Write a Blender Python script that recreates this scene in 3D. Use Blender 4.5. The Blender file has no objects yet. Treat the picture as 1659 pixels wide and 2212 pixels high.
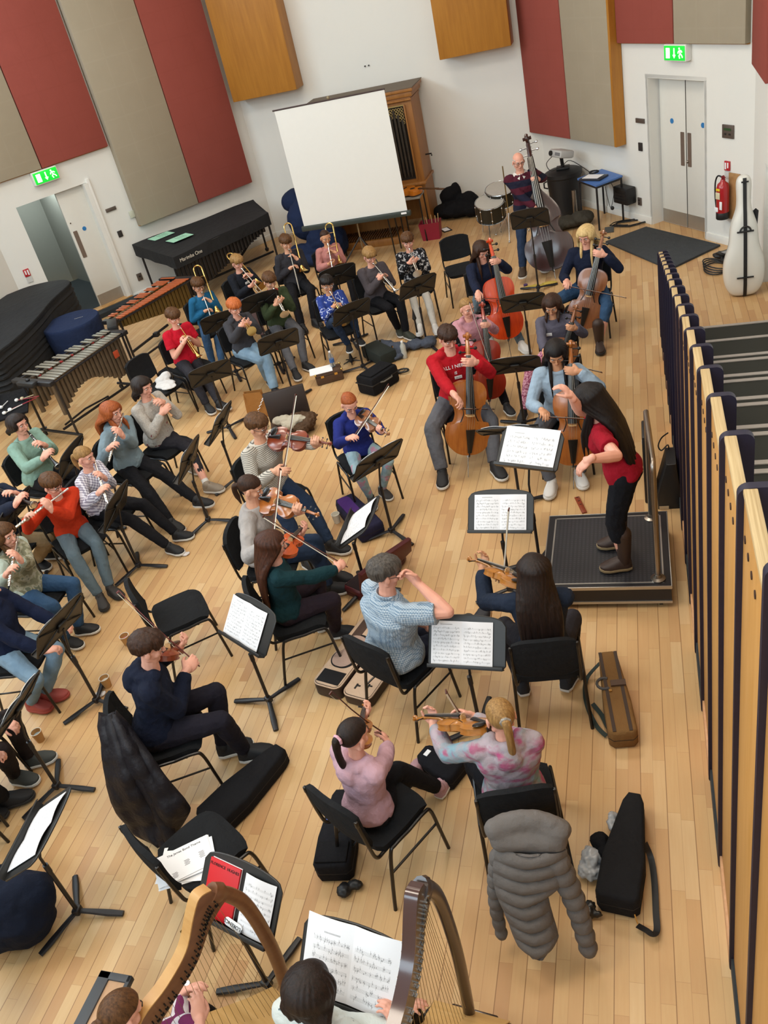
import bpy, bmesh, math, random
from mathutils import Vector, Matrix
random.seed(7)
V = Vector
PI = math.pi
C = bpy.context.scene.collection
# ---------------------------------------------------------------- camera
HC = 4.6
F_PX = 1873.2
cF = V((-0.29615, 0.78564, -0.54310)); cR = V((0.91890, 0.37460, 0.12)); cU = V((0, 0, 1))
def _cam_axes():
    pit, rol, az = 0.574026022, -0.249195495, 0.360410885
    F = V((0, math.cos(pit), -math.sin(pit))); R0 = V((1, 0, 0)); U0 = R0.cross(F)
    R = R0*math.cos(rol)+U0*math.sin(rol); U = -R0*math.sin(rol)+U0*math.cos(rol)
    rz = Matrix.Rotation(az, 3, 'Z')
    return rz@F, rz@R, rz@U
cF, cR, cU = _cam_axes()
cam = bpy.data.objects.new('camera', bpy.data.cameras.new('camera')); C.objects.link(cam)
m = Matrix((cR, cU, -cF)).transposed().to_4x4(); m.translation = V((0, 0, HC)); cam.matrix_world = m
cam.data.sensor_fit = 'VERTICAL'; cam.data.sensor_height = 36.0; cam.data.lens = F_PX/2212*36.0
cam.data.clip_start = 0.05; cam.data.clip_end = 100
bpy.context.scene.camera = cam
# ---------------------------------------------------------------- light and exposure
sc = bpy.context.scene
sc.view_settings.view_transform = 'Standard'; sc.view_settings.look = 'None'
sc.view_settings.gamma = 1; sc.view_settings.use_curve_mapping = False
sc.view_settings.exposure = 0.80
w = bpy.data.worlds.new('world'); sc.world = w; w.use_nodes = True
w.node_tree.nodes['Background'].inputs[0].default_value = (0.75, 0.85, 1, 1)
w.node_tree.nodes['Background'].inputs[1].default_value = 0.35
def area(name, loc, rot, sx, sy, power, col):
    l = bpy.data.lights.new(name, 'AREA'); l.shape = 'RECTANGLE'; l.size = sx; l.size_y = sy; l.energy = power; l.color = col
    o = bpy.data.objects.new(name, l); C.objects.link(o); o.location = loc; o.rotation_euler = rot; return o
WARM = (1.0, 0.88, 0.74); COOL = (0.70, 0.87, 1.0)
for lx, ly, p in ((-7.5, 3.5, 42), (-3.2, 2.5, 72), (-6.5, 9.5, 60), (-2.2, 8.5, 84), (-0.6, 4.0, 46), (-4.4, 13.2, 40)):
    area('ceiling_light', (lx, ly, 7.4), (0, 0, 0), 1.5, 1.5, p, WARM)
area('corridor_fill', (-10.9, 14.9, 2.3), (0, 0, 0), 0.6, 0.6, 14, (0.9, 1, 0.95))  # added fill light, no visible fitting, brightens the corridor beyond the open door
# tall daylight windows high on the left and behind the camera
area('daylight_window', (-10.0, 6.5, 5.9), (0, math.radians(-68), 0), 2.2, 11.0, 430, COOL)
area('daylight_window', (-4.5, -2.6, 6.3), (math.radians(62), 0, 0), 9.0, 2.0, 230, COOL)

# ---------------------------------------------------------------- geometry helpers
def ray(x, y): return cF+cR*((x-829.5)/F_PX)-cU*((y-1106)/F_PX)
def g(x, y, z=0.0):
    'point of the room seen at photo position x, y when it lies at height z'
    d = ray(x, y); t = (z-HC)/d.z; return V((d.x*t, d.y*t, z))
def rd(x, y, c, L, near=True):
    'point on the sight line x, y that lies L away from c'
    d = ray(x, y).normalized(); o = V((0, 0, HC))-c; b = d.dot(o); q = b*b-(o.dot(o)-L*L)
    if q < 0: p = V((0, 0, HC))-d*b; return c+(p-c).normalized()*L
    t = -b-math.sqrt(q) if near else -b+math.sqrt(q)
    return V((0, 0, HC))+d*t
def nrm(v): return V(v).normalized()
def frame(o, zaxis, xhint):
    z = nrm(zaxis); x = V(xhint); x = (x-z*x.dot(z))
    if x.length < 1e-6: x = z.orthogonal()
    x.normalize(); y = z.cross(x)
    m = Matrix((x, y, z)).transposed().to_4x4(); m.translation = V(o); return m
def frame_y(o, yaxis, zhint):
    y = nrm(yaxis); z = V(zhint); z = (z-y*z.dot(y))
    if z.length < 1e-6: z = y.orthogonal()
    z.normalize(); x = y.cross(z)
    m = Matrix((x, y, z)).transposed().to_4x4(); m.translation = V(o); return m
def srgb(h):
    h = h.lstrip('#'); c = [int(h[i:i+2], 16)/255 for i in (0, 2, 4)]
    return tuple(((x+0.055)/1.055)**2.4 if x > 0.04045 else x/12.92 for x in c)+(1,)

class MB:
    def __init__(s): s.b = bmesh.new(); s.m = Matrix.Identity(4)
    def _add(s, vs, fs, mi=0):
        b = s.b; vv = [b.verts.new(s.m@V(v)) for v in vs]
        for f in fs:
            try: q = b.faces.new([vv[i] for i in f]); q.material_index = mi
            except ValueError: pass
        return vv
    def box(s, c, d, bev=0.0, m=None, seg=2, mi=0):
        t = bmesh.new(); bmesh.ops.create_cube(t, size=1)
        bmesh.ops.scale(t, vec=V(d), verts=t.verts)
        if bev > 0: bmesh.ops.bevel(t, geom=list(t.edges), offset=min(bev, min(d)*0.49), segments=seg, profile=0.5, affect='EDGES')
        M = (m if m is not None else Matrix.Identity(4)); M = Matrix.Translation(V(c))@M.to_3x3().to_4x4()
        t.verts.ensure_lookup_table(); t.verts.index_update()
        s._add([M@v.co for v in t.verts], [[v.index for v in f.verts] for f in t.faces], mi); t.free(); return s
    def tube(s, pts, r, n=8, cap=True, flat=1.0, up=None, closed=False, mi=0, rnd=False):
        pts = [V(p) for p in pts]; k = len(pts)
        rs = list(r) if hasattr(r, '__len__') else [r]*k
        if rnd and not closed:
            a = (pts[0]-pts[1]).normalized(); e = (pts[-1]-pts[-2]).normalized(); r0, r1 = rs[0], rs[-1]
            pts = [pts[0]+a*r0, pts[0]+a*r0*0.7]+pts+[pts[-1]+e*r1*0.7, pts[-1]+e*r1]
            rs = [r0*0.15, r0*0.71]+rs+[r1*0.71, r1*0.15]; k += 4
        T = []
        for i in range(k):
            if closed: t = pts[(i+1) % k]-pts[i-1]
            else: t = pts[min(i+1, k-1)]-pts[max(i-1, 0)]
            T.append(t.normalized() if t.length > 1e-9 else V((0, 0, 1)))
        N = V(up) if up is not None else T[0].orthogonal(); vs = []
        for i in range(k):
            N = N-T[i]*N.dot(T[i])
            if N.length < 1e-6: N = T[i].orthogonal()
            N.normalize(); B = T[i].cross(N)
            for j in range(n):
                a = 2*PI*j/n; vs.append(pts[i]+N*(math.cos(a)*rs[i]*flat)+B*(math.sin(a)*rs[i]))
        fs = []
        for i in range(k if closed else k-1):
            i2 = (i+1) % k
            for j in range(n):
                j2 = (j+1) % n; fs.append((i*n+j, i*n+j2, i2*n+j2, i2*n+j))
        if cap and not closed: fs.append(tuple(range(n))[::-1]); fs.append(tuple((k-1)*n+j for j in range(n)))
        s._add(vs, fs, mi); return s
    def lathe(s, prof, n=16, m=None, mi=0, flat=1.0):
        M = m if m is not None else Matrix.Identity(4); vs = []; fs = []; k = len(prof)
        for r, z in prof:
            for j in range(n): a = 2*PI*j/n; vs.append(M@V((r*math.cos(a), r*math.sin(a)*flat, z)))
        for i in range(k-1):
            for j in range(n): j2 = (j+1) % n; fs.append((i*n+j, i*n+j2, (i+1)*n+j2, (i+1)*n+j))
        fs.append(tuple(range(n))[::-1]); fs.append(tuple((k-1)*n+j for j in range(n)))
        s._add(vs, fs, mi); return s
    def prism(s, out, z0, z1, m=None, bev=0.0, mi=0):
        M = m if m is not None else Matrix.Identity(4); n = len(out); lay = [(z0, 0), (z1, 0)]
        if bev > 0: lay = [(z0, bev), (z0+bev*0.3, bev*0.3), (z0+bev, 0), (z1-bev, 0), (z1-bev*0.3, bev*0.3), (z1, bev)]
        cx = sum(p[0] for p in out)/n; cy = sum(p[1] for p in out)/n; vs = []
        for z, ins in lay:
            for i, p in enumerate(out):
                if ins:
                    a, b = out[i-1], out[(i+1) % n]; t = V((b[0]-a[0], b[1]-a[1])); t = t.normalized() if t.length else V((1, 0))
                    nn = V((t.y, -t.x))
                    if s_area(out) < 0: nn = -nn
                    p = (p[0]-nn.x*ins, p[1]-nn.y*ins)
                vs.append(M@V((p[0], p[1], z)))
        fs = []
        for k in range(len(lay)-1):
            for i in range(n): j = (i+1) % n; fs.append((k*n+i, k*n+j, (k+1)*n+j, (k+1)*n+i))
        fs.append(tuple(range(n))[::-1]); fs.append(tuple((len(lay)-1)*n+i for i in range(n)))
        s._add(vs, fs, mi); return s
    def ball(s, c, r, m=None, n=12, k=8, mi=0):
        r = V(r) if hasattr(r, '__len__') else V((r, r, r)); M = (m.to_3x3().to_4x4() if m is not None else Matrix.Identity(4)); c = V(c)
        vs = [c+(M@V((0, 0, -r.z)))]; fs = []
        for i in range(1, k):
            a = -PI/2+PI*i/k
            for j in range(n): b = 2*PI*j/n; vs.append(c+(M@V((r.x*math.cos(a)*math.cos(b), r.y*math.cos(a)*math.sin(b), r.z*math.sin(a)))))
        vs.append(c+(M@V((0, 0, r.z)))); L = len(vs)-1
        for j in range(n):
            j2 = (j+1) % n; fs.append((0, 1+j2, 1+j)); fs.append((L, L-n+j, L-n+j2))
        for i in range(k-2):
            for j in range(n): j2 = (j+1) % n; fs.append((1+i*n+j, 1+i*n+j2, 1+(i+1)*n+j2, 1+(i+1)*n+j))
        s._add(vs, fs, mi); return s
    def cap(s, a, b, ra, rb, n=10):
        'tapered limb between two joints'
        a = V(a); b = V(b)
        s.ball(a, ra, n=n, k=6); s.ball(b, rb, n=n, k=6)
        if (b-a).length > 1e-5: s.tube([a, b], [ra, rb], n=n)
        return s
    def sheet(s, P, th=0.0, mi=0):
        'grid of points P[i][j] as a sheet with thickness'
        a = len(P); b = len(P[0]); P = [[V(q) for q in r] for r in P]
        vs = []; fs = []
        def nn(i, j):
            u = P[min(i+1, a-1)][j]-P[max(i-1, 0)][j]; v = P[i][min(j+1, b-1)]-P[i][max(j-1, 0)]
            q = u.cross(v); return q.normalized() if q.length > 1e-9 else V((0, 0, 1))
        for i in range(a):
            for j in range(b): vs.append(P[i][j]+nn(i, j)*th/2)
        for i in range(a-1):
            for j in range(b-1): fs.append((i*b+j, (i+1)*b+j, (i+1)*b+j+1, i*b+j+1))
        if th:
            o = a*b
            for i in range(a):
                for j in range(b): vs.append(P[i][j]-nn(i, j)*th/2)
            for i in range(a-1):
                for j in range(b-1): fs.append((o+i*b+j, o+i*b+j+1, o+(i+1)*b+j+1, o+(i+1)*b+j))
            for i in range(a-1):
                fs.append((i*b, o+i*b, o+(i+1)*b, (i+1)*b)); q = b-1; fs.append((i*b+q, (i+1)*b+q, o+(i+1)*b+q, o+i*b+q))
            for j in range(b-1):
                fs.append((j, j+1, o+j+1, o+j)); q = (a-1)*b; fs.append((q+j, o+q+j, o+q+j+1, q+j+1))
        s._add(vs, fs, mi); return s
    def obj(s, name, mat, parent=None, loc=None, mw=None, sharp=40, fix=True):
        me = bpy.data.meshes.new(name)
        if fix: bmesh.ops.recalc_face_normals(s.b, faces=s.b.faces)
        s.b.to_mesh(me); s.b.free()
        for q in (mat if isinstance(mat, (list, tuple)) else [mat]): me.materials.append(q)
        me.shade_smooth(); me.set_sharp_from_angle(angle=math.radians(sharp))
        o = bpy.data.objects.new(name, me); C.objects.link(o)
        if parent is not None: o.parent = parent
        if mw is not None: o.matrix_world = mw
        if loc is not None: o.location = loc
        return o
def s_area(o): return sum(o[i-1][0]*o[i][1]-o[i][0]*o[i-1][1] for i in range(len(o)))
def rrect(w, h, r, n=4, cx=0, cy=0):
    r = min(r, w/2-1e-4, h/2-1e-4); out = []
    for sx, sy, a0 in ((1, -1, -90), (1, 1, 0), (-1, 1, 90), (-1, -1, 180)):
        for i in range(n+1):
            a = math.radians(a0+90*i/n); out.append((cx+sx*(w/2-r)+r*math.cos(a), cy+sy*(h/2-r)+r*math.sin(a)))
    return out
def spl(pts, n=6):
    'smooth curve through points'
    pts = [V(p) for p in pts]; out = []
    for i in range(len(pts)-1):
        p0 = pts[max(i-1, 0)]; p1 = pts[i]; p2 = pts[i+1]; p3 = pts[min(i+2, len(pts)-1)]
        for k in range(n):
            t = k/n; out.append(0.5*((2*p1)+(-p0+p2)*t+(2*p0-5*p1+4*p2-p3)*t*t+(-p0+3*p1-3*p2+p3)*t**3))
    out.append(pts[-1]); return out
def arc(c, r, a0, a1, n=10, ax='xz'):
    out = []
    for i in range(n+1):
        a = math.radians(a0+(a1-a0)*i/n); u, v = r*math.cos(a), r*math.sin(a)
        out.append(V(c)+(V((u, 0, v)) if ax == 'xz' else V((u, v, 0)) if ax == 'xy' else V((0, u, v))))
    return out
def tag(o, label, cat=None, group=None, kind=None):
    if label: o['label'] = label
    if cat: o['category'] = cat
    if group: o['group'] = group
    if kind: o['kind'] = kind
    return o
def empty(name, mw, label=None, cat=None, group=None):
    o = bpy.data.objects.new(name, None); C.objects.link(o); o.empty_display_size = 0.1
    o.matrix_world = mw if isinstance(mw, Matrix) else Matrix.Translation(V(mw)); return tag(o, label, cat, group)
def dup(root, mw, label=None, cat=None, group=None):
    def cp(o, par):
        c = o.copy(); C.objects.link(c)
        if par is not None: c.parent = par
        for ch in list(o.children): cp(ch, c)
        return c
    r = cp(root, None); r.matrix_world = mw
    for k in ('label', 'group'):
        if k in r: del r[k]
    return tag(r, label, cat, group)
def at(x, y, yaw=0, z=0.0):
    'yaw in degrees: 0 looks along +Y, positive turns to +X'
    return Matrix.Translation(V((x, y, z)))@Matrix.Rotation(-math.radians(yaw), 4, 'Z')
def yaw_of(v): return math.degrees(math.atan2(v[0], v[1]))

def T3d(s, size, m_, M, parent, name='lettering', ext=.0006, al='CENTER'):
    c = bpy.data.curves.new(name, 'FONT'); c.body = s; c.size = size; c.align_x = al; c.align_y = 'CENTER'; c.extrude = ext
    o = bpy.data.objects.new(name, c); me = bpy.data.meshes.new_from_object(o); bpy.data.objects.remove(o); me.materials.clear(); me.materials.append(m_)
    o = bpy.data.objects.new(name, me); C.objects.link(o)
    if parent is not None: o.parent = parent
    o.matrix_local = M; return o
# ---------------------------------------------------------------- materials
class NT:
    def __init__(s, name):
        s.mat = bpy.data.materials.new(name); s.mat.use_nodes = True; s.t = s.mat.node_tree; s.N = s.t.nodes; s.b = s.N['Principled BSDF']
    def n(s, typ, **kw):
        q = s.N.new(typ)
        for k, v in kw.items(): setattr(q, k, v)
        return q
    def lk(s, a, b): s.t.links.new(a, b)
    def put(s, sock, v):
        if isinstance(v, bpy.types.NodeSocket): s.lk(v, sock)
        elif v is not None: sock.default_value = v
    def m(s, op, a, b=None, c=None):
        q = s.n('ShaderNodeMath', operation=op); s.put(q.inputs[0], a); s.put(q.inputs[1], b); s.put(q.inputs[2], c); return q.outputs[0]
    def mix(s, f, a, b, mode='MIX'):
        q = s.n('ShaderNodeMix', data_type='RGBA', blend_type=mode); s.put(q.inputs[0], f); s.put(q.inputs[6], a); s.put(q.inputs[7], b); return q.outputs[2]
    def xyz(s, src='Object', scale=None, rot=None):
        tc = s.n('ShaderNodeTexCoord'); o = tc.outputs[src]
        if scale or rot:
            mp = s.n('ShaderNodeMapping'); s.lk(o, mp.inputs[0])
            if scale: mp.inputs['Scale'].default_value = scale
            if rot: mp.inputs['Rotation'].default_value = rot
            o = mp.outputs[0]
        return o
    def sep(s, v): q = s.n('ShaderNodeSeparateXYZ'); s.lk(v, q.inputs[0]); return q.outputs
    def noise(s, v, sc=5, det=3, rough=0.5, col=False):
        q = s.n('ShaderNodeTexNoise'); s.put(q.inputs['Vector'], v); q.inputs['Scale'].default_value = sc; q.inputs['Detail'].default_value = det; q.inputs['Roughness'].default_value = rough
        return q.outputs[1 if col else 0]
    def wn(s, v, dim='3D'):
        q = s.n('ShaderNodeTexWhiteNoise', noise_dimensions=dim); s.put(q.inputs['W' if dim == '1D' else 'Vector'], v); return q.outputs[0]
    def ramp(s, f, stops, interp='LINEAR'):
        q = s.n('ShaderNodeValToRGB'); q.color_ramp.interpolation = interp; e = q.color_ramp.elements
        while len(e) < len(stops): e.new(0.5)
        for i, (p, c) in enumerate(stops): e[i].position = p; e[i].color = srgb(c) if isinstance(c, str) else c
        s.put(q.inputs[0], f); return q.outputs[0]
    def bump(s, h, st=0.3, d=0.01):
        q = s.n('ShaderNodeBump'); q.inputs['Strength'].default_value = st; q.inputs['Distance'].default_value = d; s.lk(h, q.inputs['Height']); s.lk(q.outputs[0], s.b.inputs['Normal'])
    def out(s, col, rough=0.5, metal=0.0, spec=0.5):
        s.put(s.b.inputs['Base Color'], col); s.put(s.b.inputs['Roughness'], rough); s.b.inputs['Metallic'].default_value = metal
        s.b.inputs['Specular IOR Level'].default_value = spec; return s.mat
MATS = {}
def mat(name, col, rough=0.5, metal=0.0, var=0.06, sc=12, bump=0.0, bsc=60, spec=0.5, coat=0.0, emit=0.0, alpha=1.0):
    if name in MATS: return MATS[name]
    t = NT(name); c = srgb(col) if isinstance(col, str) else col; p = t.xyz()
    nz = t.noise(p, sc, 3); f = t.m('MULTIPLY_ADD', nz, 2*var, 1-var)
    q = t.n('ShaderNodeVectorMath', operation='SCALE'); q.inputs[0].default_value = c[:3]; t.lk(f, q.inputs[3])
    t.out(q.outputs[0], rough, metal, spec)
    if bump: t.bump(t.noise(p, bsc, 4), bump, 0.01)
    if coat: t.b.inputs['Coat Weight'].default_value = coat; t.b.inputs['Coat Roughness'].default_value = 0.12
    if emit: t.b.inputs['Emission Color'].default_value = c; t.b.inputs['Emission Strength'].default_value = emit
    if alpha < 1: t.b.inputs['Alpha'].default_value = alpha
    MATS[name] = t.mat; return t.mat
def cloth(name, col, rough=0.9, var=0.12):
    if name in MATS: return MATS[name]
    t = NT(name); c = srgb(col); p = t.xyz()
    nz = t.noise(p, 9, 4); f = t.m('MULTIPLY_ADD', nz, 2*var, 1-var)
    q = t.n('ShaderNodeVectorMath', operation='SCALE'); q.inputs[0].default_value = c[:3]; t.lk(f, q.inputs[3])
    t.out(q.outputs[0], rough, 0, 0.2)
    h = t.m('ADD', t.m('MULTIPLY', t.noise(p, 14, 3), 1.0), t.m('MULTIPLY', t.noise(p, 300, 1), 0.08)); t.bump(h, 0.55, 0.03)
    MATS[name] = t.mat; return t.mat
def wood(name, a, b, scale=(30, 2, 30), rough=0.4, coat=0.0):
    if name in MATS: return MATS[name]
    t = NT(name); p = t.xyz(scale=scale); nz = t.noise(p, 1.0, 5, 0.6)
    t.out(t.ramp(nz, [(0.3, a), (0.7, b)]), rough)
    if coat: t.b.inputs['Coat Weight'].default_value = coat; t.b.inputs['Coat Roughness'].default_value = 0.15
    MATS[name] = t.mat; return t.mat
BLK = mat('black_powder_coat', '#17161a', 0.42, 0.0, 0.1)
BLKPL = mat('black_plastic', '#141416', 0.5)
CHROME = mat('chrome', '#c9ccd0', 0.18, 1.0, 0.03)
STEEL = mat('brushed_steel', '#9b938a', 0.34, 1.0, 0.06)
WHITE = mat('white_paint', '#e6e5df', 0.7, 0, 0.02)
PAPER = mat('white_paper', '#eeeef0', 0.8, 0, 0.02)
BRASS = mat('brass', '#d4b068', 0.2, 1.0, 0.05)
SILVER = mat('silver_plate', '#d8d4cc', 0.2, 1.0, 0.04)
BLKCLOTH = cloth('black_cloth', '#131316')
def MBx(n, m_, par, c, d=(0.04, 0.004, 0.028)):
    b = MB(); b.box(c, d); return b.obj(n, m_, par)
# ================================================================ the hall
def floor_mat():
    t = NT('maple_strip_floor'); x, y, z = t.sep(t.xyz())[:3]
    W = 0.0745; L = 0.5
    u = t.m('DIVIDE', x, W); row = t.m('FLOOR', u); fu = t.m('FRACT', u)
    v = t.m('ADD', t.m('DIVIDE', y, L), t.m('MULTIPLY', t.wn(row, '1D'), 9.0)); pl = t.m('FLOOR', v); fv = t.m('FRACT', v)
    cb = t.n('ShaderNodeCombineXYZ'); t.lk(row, cb.inputs[0]); t.lk(pl, cb.inputs[1])
    r = t.wn(cb.outputs[0])
    col = t.ramp(r, [(0.0, '#b98f63'), (0.08, '#c39b6c'), (0.4, '#c9a372'), (0.8, '#cca877'), (1.0, '#d3b385')])
    gr = t.noise(t.xyz(scale=(28, 1.6, 1)), 2.2, 5, 0.62)
    col = t.mix(t.m('MULTIPLY', t.m('SUBTRACT', gr, 0.35), 0.55), col, srgb('#b98654'))
    big = t.noise(t.xyz(), 0.5, 2); col = t.mix(t.m('MULTIPLY', t.m('SUBTRACT', big, 0.45), 0.35), col, srgb('#c68f58'))
    dust = t.noise(t.xyz(), 23, 4, 0.7); scuff = t.m('GREATER_THAN', dust, 0.735); col = t.mix(t.m('MULTIPLY', scuff, 0.35), col, srgb('#6b4a30'))
    e1 = t.m('LESS_THAN', t.m('MINIMUM', fu, t.m('SUBTRACT', 1.0, fu)), 0.016)
    par = t.m('FLOORED_MODULO', row, 2.0); fu2 = t.m('FRACT', t.m('DIVIDE', u, 2.0)); e2 = t.m('LESS_THAN', t.m('MINIMUM', fu2, t.m('SUBTRACT', 1.0, fu2)), 0.017)
    e3 = t.m('LESS_THAN', t.m('MINIMUM', fv, t.m('SUBTRACT', 1.0, fv)), 0.0022)
    col = t.mix(t.m('MULTIPLY', t.m('MAXIMUM', e1, e3), 0.35), col, srgb('#8a5c34'))
    col = t.mix(t.m('MULTIPLY', e2, 0.6), col, srgb('#6e4524'))
    t.out(col, t.m('MULTIPLY_ADD', t.noise(t.xyz(), 6, 3), 0.2, 0.32), 0, 0.4)
    return t.mat
def wallmat(name, col):
    t = NT(name); p = t.xyz(); t.out(t.mix(t.noise(p, 1.3, 3), srgb(col), srgb('#e9e7e0')), 0.85, 0, 0.2); t.bump(t.noise(p, 120, 2), 0.06, 0.004); return t.mat
WALL = wallmat('white_wall_paint', '#e2e3df')
def struct(mb, name, m_, **k): o = mb.obj(name, m_, **k); o['kind'] = 'structure'; return o
b = MB(); b.box((-4.5, 7.5, -0.1), (16, 25, 0.2)); struct(b, 'floor', floor_mat())
b = MB(); b.box((-4.5, 7.0, 8.1), (16, 26, 0.2)); struct(b, 'ceiling', WHITE)
LO = V((-7.08, 16.72, 0)); LD = V((-.5878, -.8090, 0)); LN = V((.8090, -.5878, 0))   # left wall, running towards the viewer
RO = V((-1.60, 16.72, 0)); RDI = V((.5878, -.8090, 0)); RN = V((-.8090, -.5878, 0))  # right wall
def wm(O, D, N):   # local x along the wall, y = into the room, z up
    m = Matrix((D, N, V((0, 0, 1)))).transposed().to_4x4(); m.translation = O; return m
ML = wm(LO, LD, LN); MR = wm(RO, RDI, RN); MBK = wm(V((-7.08, 16.72, 0)), V((1, 0, 0)), V((0, -1, 0))); MS = wm(V((1.45, 12.53, 0)), V((0, -1, 0)), V((-1, 0, 0)))
ZT = 8.0
def wallseg(name, M, segs, th=0.25):
    b = MB(); b.m = M
    for x0, x1, z0, z1 in segs: b.box(((x0+x1)/2, -th/2, (z0+z1)/2), (x1-x0, th, z1-z0))
    return struct(b, name, WALL)
wallseg('wall_back', MBK, [(-0.1, 5.6, 0, ZT)])
wallseg('wall_left', ML, [(0, 3.42, 0, ZT), (4.72, 5.3, 0, ZT), (3.42, 4.72, 2.16, ZT)])
wallseg('wall_right', MR, [(0, 3.06, 0, ZT), (4.26, 5.2, 0, ZT), (3.06, 4.26, 2.13, ZT)])
wallseg('wall_right_side', MS, [(-0.1, 1.15, 0, ZT), (1.15, 2.4, 1.47, ZT), (2.4, 15.6, 0, ZT)])
MLS = wm(V((-10.16, 12.5, 0)), V((0, -1, 0)), V((1, 0, 0)))
wallseg('wall_left_side', MLS, [(-0.1, 15.6, 0, ZT)])
wallseg('wall_rear', wm(V((-10.2, -3.0, 0)), V((1, 0, 0)), V((0, 1, 0))), [(0, 11.8, 0, ZT)])
# recess on the side wall by the cello case, and the door niches
b = MB(); b.m = MS; b.box((1.78, -0.10, 0.73), (1.3, 0.04, 1.5)); struct(b, 'wall_side_recess', WALL)
b = MB(); b.m = MR
b.box((3.04, -0.14, 1.065), (0.05, 0.28, 2.13)); b.box((4.28, -0.14, 1.065), (0.05, 0.28, 2.13)); b.box((3.66, -0.14, 2.15), (1.3, 0.28, 0.05)); struct(b, 'trim_1', WHITE)
# baseboards
def base(name, M, xs):
    b = MB(); b.m = M
    for x0, x1 in xs: b.box(((x0+x1)/2, 0.008, 0.055), (x1-x0, 0.02, 0.11), 0.004)
    struct(b, name, WHITE)
base('baseboard_back', MBK, [(0, 5.5)]); base('baseboard_left', ML, [(0, 3.40), (4.74, 5.25)]); base('baseboard_right', MR, [(0, 3.05), (4.3, 5.2)])
base('baseboard_side', MS, [(0, 1.13), (2.42, 12)]); base('baseboard_left_side', MLS, [(0, 12)])
# double door on the right wall
KICK = mat('steel_kick_plate', '#aaa398', 0.4, 0.6); DBLUE = mat('blue_disc', '#2a78b8', 0.5); PLATE = mat('bronze_push_plate', '#8f7f74', 0.4, 0.6)
DOORP = mat('door_paint', '#dcdad2', 0.55, 0, 0.02)
def leaf(name, M, x0, x1, zb, zt, yb, hx, disc_x, plx, disc_z=1.49):
    b = MB(); b.m = M; b.box(((x0+x1)/2, yb, (zb+zt)/2), (x1-x0-0.008, 0.045, zt-zb), 0.004); d = struct(b, name, DOORP)
    b = MB(); b.m = M; b.box(((x0+x1)/2, yb+0.025, zb+0.11), (x1-x0-0.03, 0.006, 0.2)); b.obj('kick_plate', KICK, d)
    b = MB(); b.m = M; b.prism(rrect(0.075, 0.47, 0.008), 0, 0.008, m=wmloc(plx, yb+0.023, zb+1.14)); b.obj('push_plate', PLATE, d)
    b = MB(); b.m = M; b.lathe([(0.036, 0), (0.036, 0.006)], 20, m=wmloc(disc_x, yb+0.023, zb+disc_z)); b.obj('fire_door_disc', DBLUE, d)
    return d
def wmloc(x, y, z):  # z axis of a flat shape turned out of the wall
    m = Matrix(((1, 0, 0), (0, 0, 1), (0, 1, 0))).to_4x4(); m.translation = V((x, y, z)); return m
d = leaf('door_1', MR, 3.09, 3.665, 0.005, 2.09, -0.2, 3.6, 3.36, 3.585, 1.51)
d2 = leaf('door_2', MR, 3.665, 4.255, 0.005, 2.09, -0.2, 3.7, 4.02, 3.735, 1.50)
b = MB(); b.m = MR; b.ball((3.70, -0.165, 0.98), 0.022); b.obj('door_handle', STEEL, d2)
b = MB(); b.m = MR; b.box((3.665, -0.176, 1.05), (0.012, 0.004, 2.08)); b.obj('door_seam', mat('dark_gap', '#3a332c', 0.8), d)
# left door: raised sill, one leaf shut, the corridor beyond
CARP = mat('charcoal_carpet', '#2c3236', 0.95, 0, 0.15, 200)
b = MB(); b.m = ML; b.box((4.07, -1.2, 0.04), (1.6, 2.9, 0.08)); struct(b, 'floor_corridor', CARP)
b = MB(); b.m = ML; b.box((4.07, 0.02, 0.05), (1.36, 0.12, 0.1)); struct(b, 'trim_2', mat('grey_riser', '#4d5356', 0.9))
b = MB(); b.m = ML; b.box((4.07, -0.02, 0.107), (1.36, 0.2, 0.018), 0.004); struct(b, 'trim_3', wood('sill_wood', '#b5834b', '#d4a66a'))
GREY = mat('corridor_paint', '#969791', 0.85, 0, 0.02)
b = MB(); b.m = ML; b.box((4.95, -1.6, 1.2), (0.06, 2.9, 2.4)); b.box((3.3, -1.7, 1.2), (0.06, 2.8, 2.4)); b.box((4.1, -3.0, 1.2), (1.9, 0.06, 2.4)); b.box((4.1, -1.6, 2.42), (1.9, 2.9, 0.05)); struct(b, 'wall_corridor', GREY)
b = MB(); b.m = ML; b.box((3.45, -0.1, 1.13), (0.07, 0.28, 2.05)); b.box((3.39, 0.01, 1.12), (0.06, 0.05, 2.2), 0.008); struct(b, 'trim_4', WHITE)
d = leaf('door_3', ML, 3.47, 3.98, 0.1, 2.15, -0.12, 3.9, 3.72, 3.9, 1.36)
b = MB(); b.m = ML; b.lathe([(0.012, 0), (0.012, 0.012)], 10, m=wmloc(3.92, -0.097, 1.62)); b.obj('lock', STEEL, d)
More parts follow.
